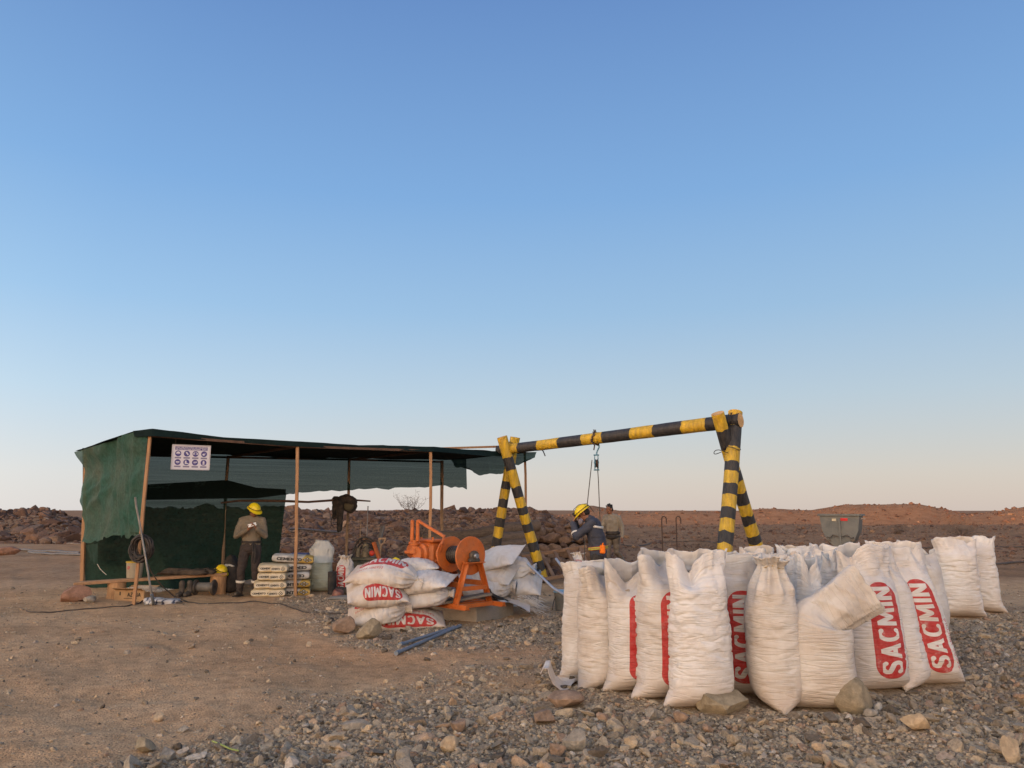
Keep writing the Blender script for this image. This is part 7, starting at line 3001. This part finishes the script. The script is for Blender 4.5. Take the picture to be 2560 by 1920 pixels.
def shrub(label, c, h, w, seed, nb=26):
    r = np.random.RandomState(seed)
    mb = MB()
    c = Vector(c)
    for k in range(nb):
        a = r.uniform(0, 6.28)
        out = r.uniform(.1, 1) * w
        p = c + Vector((r.uniform(-.05, .05), r.uniform(-.05, .05), -.05))
        pts = [p]
        tip = c + Vector((math.cos(a) * out, math.sin(a) * out, h * r.uniform(.5, 1) * (1 - .25 * out / w)))
        for j in range(1, 5):
            pts.append(p.lerp(tip, j / 4) + Vector(r.randn(3) * .035 * h))
        mb.tube(pts, [.010, .008, .006, .004, .002], 4, False)
        for j in range(2, 5):
            for s in range(2):
                t_ = pts[j] + Vector((r.randn() * .18 * w, r.randn() * .18 * w, r.uniform(.02, .25) * h))
                mb.tube([pts[j], pts[j].lerp(t_, .5) + Vector(r.randn(3) * .02), t_], [.005, .004, .0018], 3, False)
    return tag(mb.build('dry_shrub', M_TWIG, None, None, origin=c), label, 'shrub', 'leafless desert shrubs')


shrub('leafless shrub standing on the rocky skyline', at(1028, 1284, 29.5), .85, .75, 1, 20)
shrub('dark leafless shrub low on the rocks above the winch lever', base_at(1050, 24.5), .55, .9, 2)
shrub('leafless shrub in the rocks behind the upright shovel', base_at(1000, 17.9), .75, .6, 3)
shrub('sprawling leafless shrub on the open plain left of the right striped legs', base_at(1772, 27.0), .70, 1.1, 4, 36)
shrub('low dark shrub on the far plain right of the mine cart', base_at(2405, 44), .8, 1.6, 5, 40)
shrub('low shrub in front of the far hill right of the mine cart', base_at(2240, 46), .6, 1.2, 6, 30)

# ------------------------------------------------------------ single larger stones
def stone_col(name, col):
    m, nt, b = new_mat(name)
    tcn = nd(nt, 'ShaderNodeTexCoord')
    n = nd(nt, 'ShaderNodeTexNoise', i_Scale=5.0, i_Detail=8.0, i_Roughness=.7)
    n2 = nd(nt, 'ShaderNodeTexNoise', i_Scale=24.0, i_Detail=6.0, i_Roughness=.7)
    for k_ in (n, n2):
        nt.links.new(tcn.outputs['Object'], k_.inputs['Vector'])
    r = ramp_node(nt, [(.3, tuple(c * .62 for c in col)), (.5, col), (.72, tuple(min(1, c * 1.4) for c in col))])
    nt.links.new(n.outputs['Fac'], r.inputs[0])
    r2 = ramp_node(nt, [(.3, .8), (.7, 1.2)])
    nt.links.new(n2.outputs['Fac'], r2.inputs[0])
    nt.links.new(mixrgb(nt, 1.0, r.outputs[0], r2.outputs[0], 'MULTIPLY'), b.inputs['Base Color'])
    b.inputs['Roughness'].default_value = .9
    b.inputs['Specular IOR Level'].default_value = .2
    ad = nd(nt, 'ShaderNodeMath', operation='MULTIPLY_ADD', i_1=.5)
    nt.links.new(n2.outputs['Fac'], ad.inputs[0])
    nt.links.new(n.outputs['Fac'], ad.inputs[2])
    bp = nd(nt, 'ShaderNodeBump', i_Strength=.8, i_Distance=.03)
    nt.links.new(ad.outputs[0], bp.inputs['Height'])
    nt.links.new(bp.outputs[0], b.inputs['Normal'])
    return m


SC = {'olive': stone_col('olive_stone', (.250, .208, .145)), 'tan': stone_col('tan_stone', (.36, .28, .19)), 'rust': stone_col('rust_stone', (.235, .165, .118)),
      'grey': stone_col('grey_stone', (.255, .225, .185)), 'red': stone_col('red_stone', (.235, .135, .095))}


def rock(label, px, py, wpx, hpx, col, seed, yaw=0.0, deep=.8, flat=False, cuts=15):
    """a stone whose foot is at photo pixel (px, py), wpx wide and hpx high there"""
    g_ = gnd(px, py)
    s = g_.y / FPX
    w_, h_ = wpx * s / 2, hpx * s
    v, f = rock_shape(seed, 3, cuts if not flat else 10, (1, 1, 1))
    v = v / np.abs(v).max(axis=0)
    v = v + .03 * np.stack([vnoise(v[:, 0] * 5, v[:, 1] * 5, v[:, 2] * 5, seed + k) for k in range(3)], 1)
    v = v * np.array([w_, w_ * deep, h_ * .62])
    o = link('loose_stone', mesh_np(v, f, True, 28), SC[col])
    o.location = (g_.x, g_.y + w_ * deep * .6, Hs(g_.x, g_.y) + h_ * .40)
    o.rotation_euler = (0, 0, yaw)
    KEEP_OUT.append((g_.x, g_.y + w_ * deep * .6, w_ * .9))
    return tag(o, label, 'stone')


rock('large olive grey stone against the foot of the broad unprinted sack', 1812, 1785, 142, 56, 'olive', 3, .2, .6)
rock('rounded olive boulder at the right of the flopped sack', 2147, 1785, 108, 78, 'olive', 8, .5, .8, cuts=7)
rock('pale tan block on the gravel at the lower right', 2298, 1834, 66, 40, 'tan', 12, -.3)
rock('flat rusty slab on the ground left of the front sacks', 1402, 1772, 118, 38, 'rust', 15, .1, .7, True)
rock('small leaning rusty slab below the flat one left of the sacks', 1363, 1816, 64, 30, 'rust', 18, .5, .6, True)
rock('big angular stone propped against the lowest pile sack', 922, 1599, 68, 46, 'olive', 21, .4)
rock('squat tan rock left of the sack pile', 856, 1586, 58, 42, 'rust', 24, .9)
rock('reddish pyramid shaped boulder at the left corner of the shelter', 180, 1506, 74, 48, 'red', 27, .2)
rock('small grey rock beside the red boulder at the shelter corner', 222, 1507, 34, 16, 'grey', 30)
rock('tan block in the gravel near the bottom centre', 1118, 1882, 66, 46, 'tan', 33, .7)
rock('rusty cube of stone in the gravel above the tan block', 1146, 1838, 44, 36, 'rust', 36, .3)
rock('grey slab of rock near the bottom edge right of the tan block', 1010, 1915, 42, 30, 'grey', 39, .2)
rock('long grey white shard lying in the gravel left of centre', 875, 1832, 84, 22, 'grey', 42, .15, .4, True)
rock('grey upright chunk below the broad sack', 1634, 1800, 40, 32, 'grey', 45, .4)
rock('rusty chunk below the broad unprinted sack', 1701, 1812, 44, 30, 'rust', 48, .1)
rock('pale stone on the gravel right of the winch plinth', 1338, 1577, 22, 16, 'tan', 51)
rock('grey chunk of rock in the gravel under the leftmost sacks', 1440, 1880, 62, 44, 'grey', 54, .3)
rock('rusty stone next to the grey chunk under the leftmost sacks', 1392, 1892, 48, 34, 'rust', 57, .8)
rock('tan stone alone on the bare earth at lower left', 392, 1802, 26, 20, 'tan', 60, .5)
rock('brown stone at the bottom left edge of the gravel', 352, 1884, 50, 34, 'olive', 63, .2)
rock('grey rounded stone at the bottom left edge of the gravel', 414, 1902, 44, 30, 'grey', 66, .9)
rock('pale slab at the lower right corner of the picture', 2540, 1900, 70, 56, 'tan', 69, .4, .5)
rock('grey slab on the gravel right of the tan block', 2180, 1800, 40, 22, 'grey', 72, .4)
rock('tan rock on the bare soil behind the gravel edge', 1580, 1880, 36, 28, 'tan', 75, .1)
rock('small dark stone on the earth beyond the gravel tip', 455, 1835, 28, 14, 'grey', 78, .3)
rock('reddish stone on the plain at the left edge', 6, 1388, 62, 26, 'red', 81, .3)

# green twig on the gravel
ground_line('green_twig', 'thin green twig lying on the gravel at the bottom left', 'twig', [(528, 1868), (552, 1880), (575, 1889), (598, 1891)], .006, mat('green_stem', (.20, .25, .075), .7, .2), lift=.03)
# shards beside the plinth
for (px, py, w_, lab, c_) in ((1296, 1518, .16, 'small white shard on the ground beside the concrete plinth', (.50, .49, .46)), (1330, 1522, .20, 'dark blue flat scrap beside the concrete plinth', (.030, .040, .065))):
    g_ = gnd(px, py)
    mb = MB()
    mb.prism([(-w_, -.03), (w_ * .6, -.07), (w_, .02), (.0, .10), (-w_ * .7, .08)], g_ + Vector((0, 0, .04)), (1, .1, .05), (-.1, 1, .45), .01)
    tag(mb.build('scrap', mat('scrap_' + lab.split()[1], c_, .6, .2), None, None, origin=g_), lab, 'scrap')
mb = MB()
hb = at(1232, 1484, 11.75)
mb.tube([at(1212, 1470, 11.7), at(1222, 1476, 11.7), at(1226, 1484, 11.7), at(1240, 1492, 11.8), at(1268, 1503, 11.95)], [.03, .034, .03, .026, .022], 9)
tag(mb.build('air_hose', M_BLKC, None, 60, origin=hb), 'short black air hose on the plinth behind the orange leg', 'hose')

# near field: crushed rock
N = 300000
yy = 3.6 * (17.0 / 3.6) ** r_.rand(N)
xx = (r_.rand(N) * 2 - 1) * (yy * .72 + 1.2)
g = gravel_amount(xx, yy)
patch = .5 + .5 * fbm(xx * 1.1, yy * 1.1, 0, 2, 55)
dens = np.clip(g * (.42 + .85 * patch), 0, 1) + .055 + .12 * np.clip(fbm(xx * .7, yy * .7, 0, 2, 57), 0, 1)
keep = (r_.rand(N) < dens * .62) & cleared(xx, yy)
xx, yy, g = xx[keep], yy[keep], g[keep]
n = len(xx)
sz = .0095 * (1 - r_.rand(n)) ** (-1 / 2.25)
sz = np.clip(sz, .0095, .080) * (.65 + .5 * g)
sz = np.where(yy > 11, np.maximum(sz, .016), sz)
zz = H(xx, yy) + sz * r_.uniform(-.25, .32, n)
pos = np.stack([xx, yy, zz], 1)
ap = sz / yy
order = np.argsort(-ap)
N1, N2 = 210, 7500
big, mid, small = order[:N1], order[N1:N1 + N2], order[N1 + N2:]
singles('stone', SH2, pos[big], sz[big], r_, M_GRAV1, ground, .35)
scatter('gravel', SH2, pos[mid], sz[mid], r_, M_GRAV, 'angular grey and tan crushed rock spread on the ground', .45)
scatter('fine_gravel', SH1, pos[small], sz[small], r_, M_GRAV, 'small chips and pebbles between the larger gravel', .5)


# rocky rise, plain and far hill
def field(N, f_az, f_y, lo, hi, p=2.6, sink=.15, red=True, flat=.6):
    a = f_az(r_.rand(N))
    y = f_y(r_.rand(N))
    x = a * y
    s = np.clip(lo * (1 - r_.rand(N)) ** (-1 / p), lo, hi)
    return np.stack([x, y, H(x, y) + s * sink], 1), s


fields = []
p, s = field(8500, lambda u: -.53 + u * .67, lambda u: 17.2 + 15.5 * u, .055, .34, 2.0, -.1)
p2_, s2_ = field(16000, lambda u: -.53 + u * .67, lambda u: 17.0 + 15.5 * u, .03, .12, 2.2, .0)
lim = 18.6 + .8 * vnoise(p[:, 0] * .5, 0, 0, 4)
k = p[:, 1] > lim
fields.append((p[k], s[k]))
k2_ = p2_[:, 1] > 18.2 + .8 * vnoise(p2_[:, 0] * .5, 0, 0, 4)
scatter('loose_rubble', SH1, p2_[k2_], s2_[k2_], r_, M_RED, 'small broken rock between the boulders of the rise', .5)
p, s = field(420, lambda u: -.54 + u * .66, lambda u: 28.5 + 4.0 * u, .09, .42, 2.2, .0)     # along the skyline
fields.append((p, s))
p, s = field(1900, lambda u: -.80 + u * .30, lambda u: 37 + 27 * u, .12, .70, 1.9, .05)
fields.append((p, s))
p, s = field(9000, lambda u: .04 + u * .75, lambda u: 19 * (72 / 19.) ** u, .045, .26, 2.2, -.05)
k = r_.rand(len(p)) < sstep(18, 30, p[:, 1]) * .9 + .08
fields.append((p[k], s[k]))
p, s = field(6500, lambda u: .0 + u * .72, lambda u: 105 + 68 * u, .09, .60, 2.2, .0)
fields.append((p, s))
pos = np.vstack([f[0] for f in fields])
sz = np.concatenate([f[1] for f in fields])
order = np.argsort(-(sz / pos[:, 1]) * (pos[:, 1] < 80))
big, rest = order[:85], order[85:]
singles('stone', SH2B, pos[big], sz[big], r_, M_RED1, ground, .4)
scatter('boulder_rubble', SH2B, pos[rest], sz[rest], r_, M_RED, 'red brown rubble covering the rise and the plain behind the camp', .45)
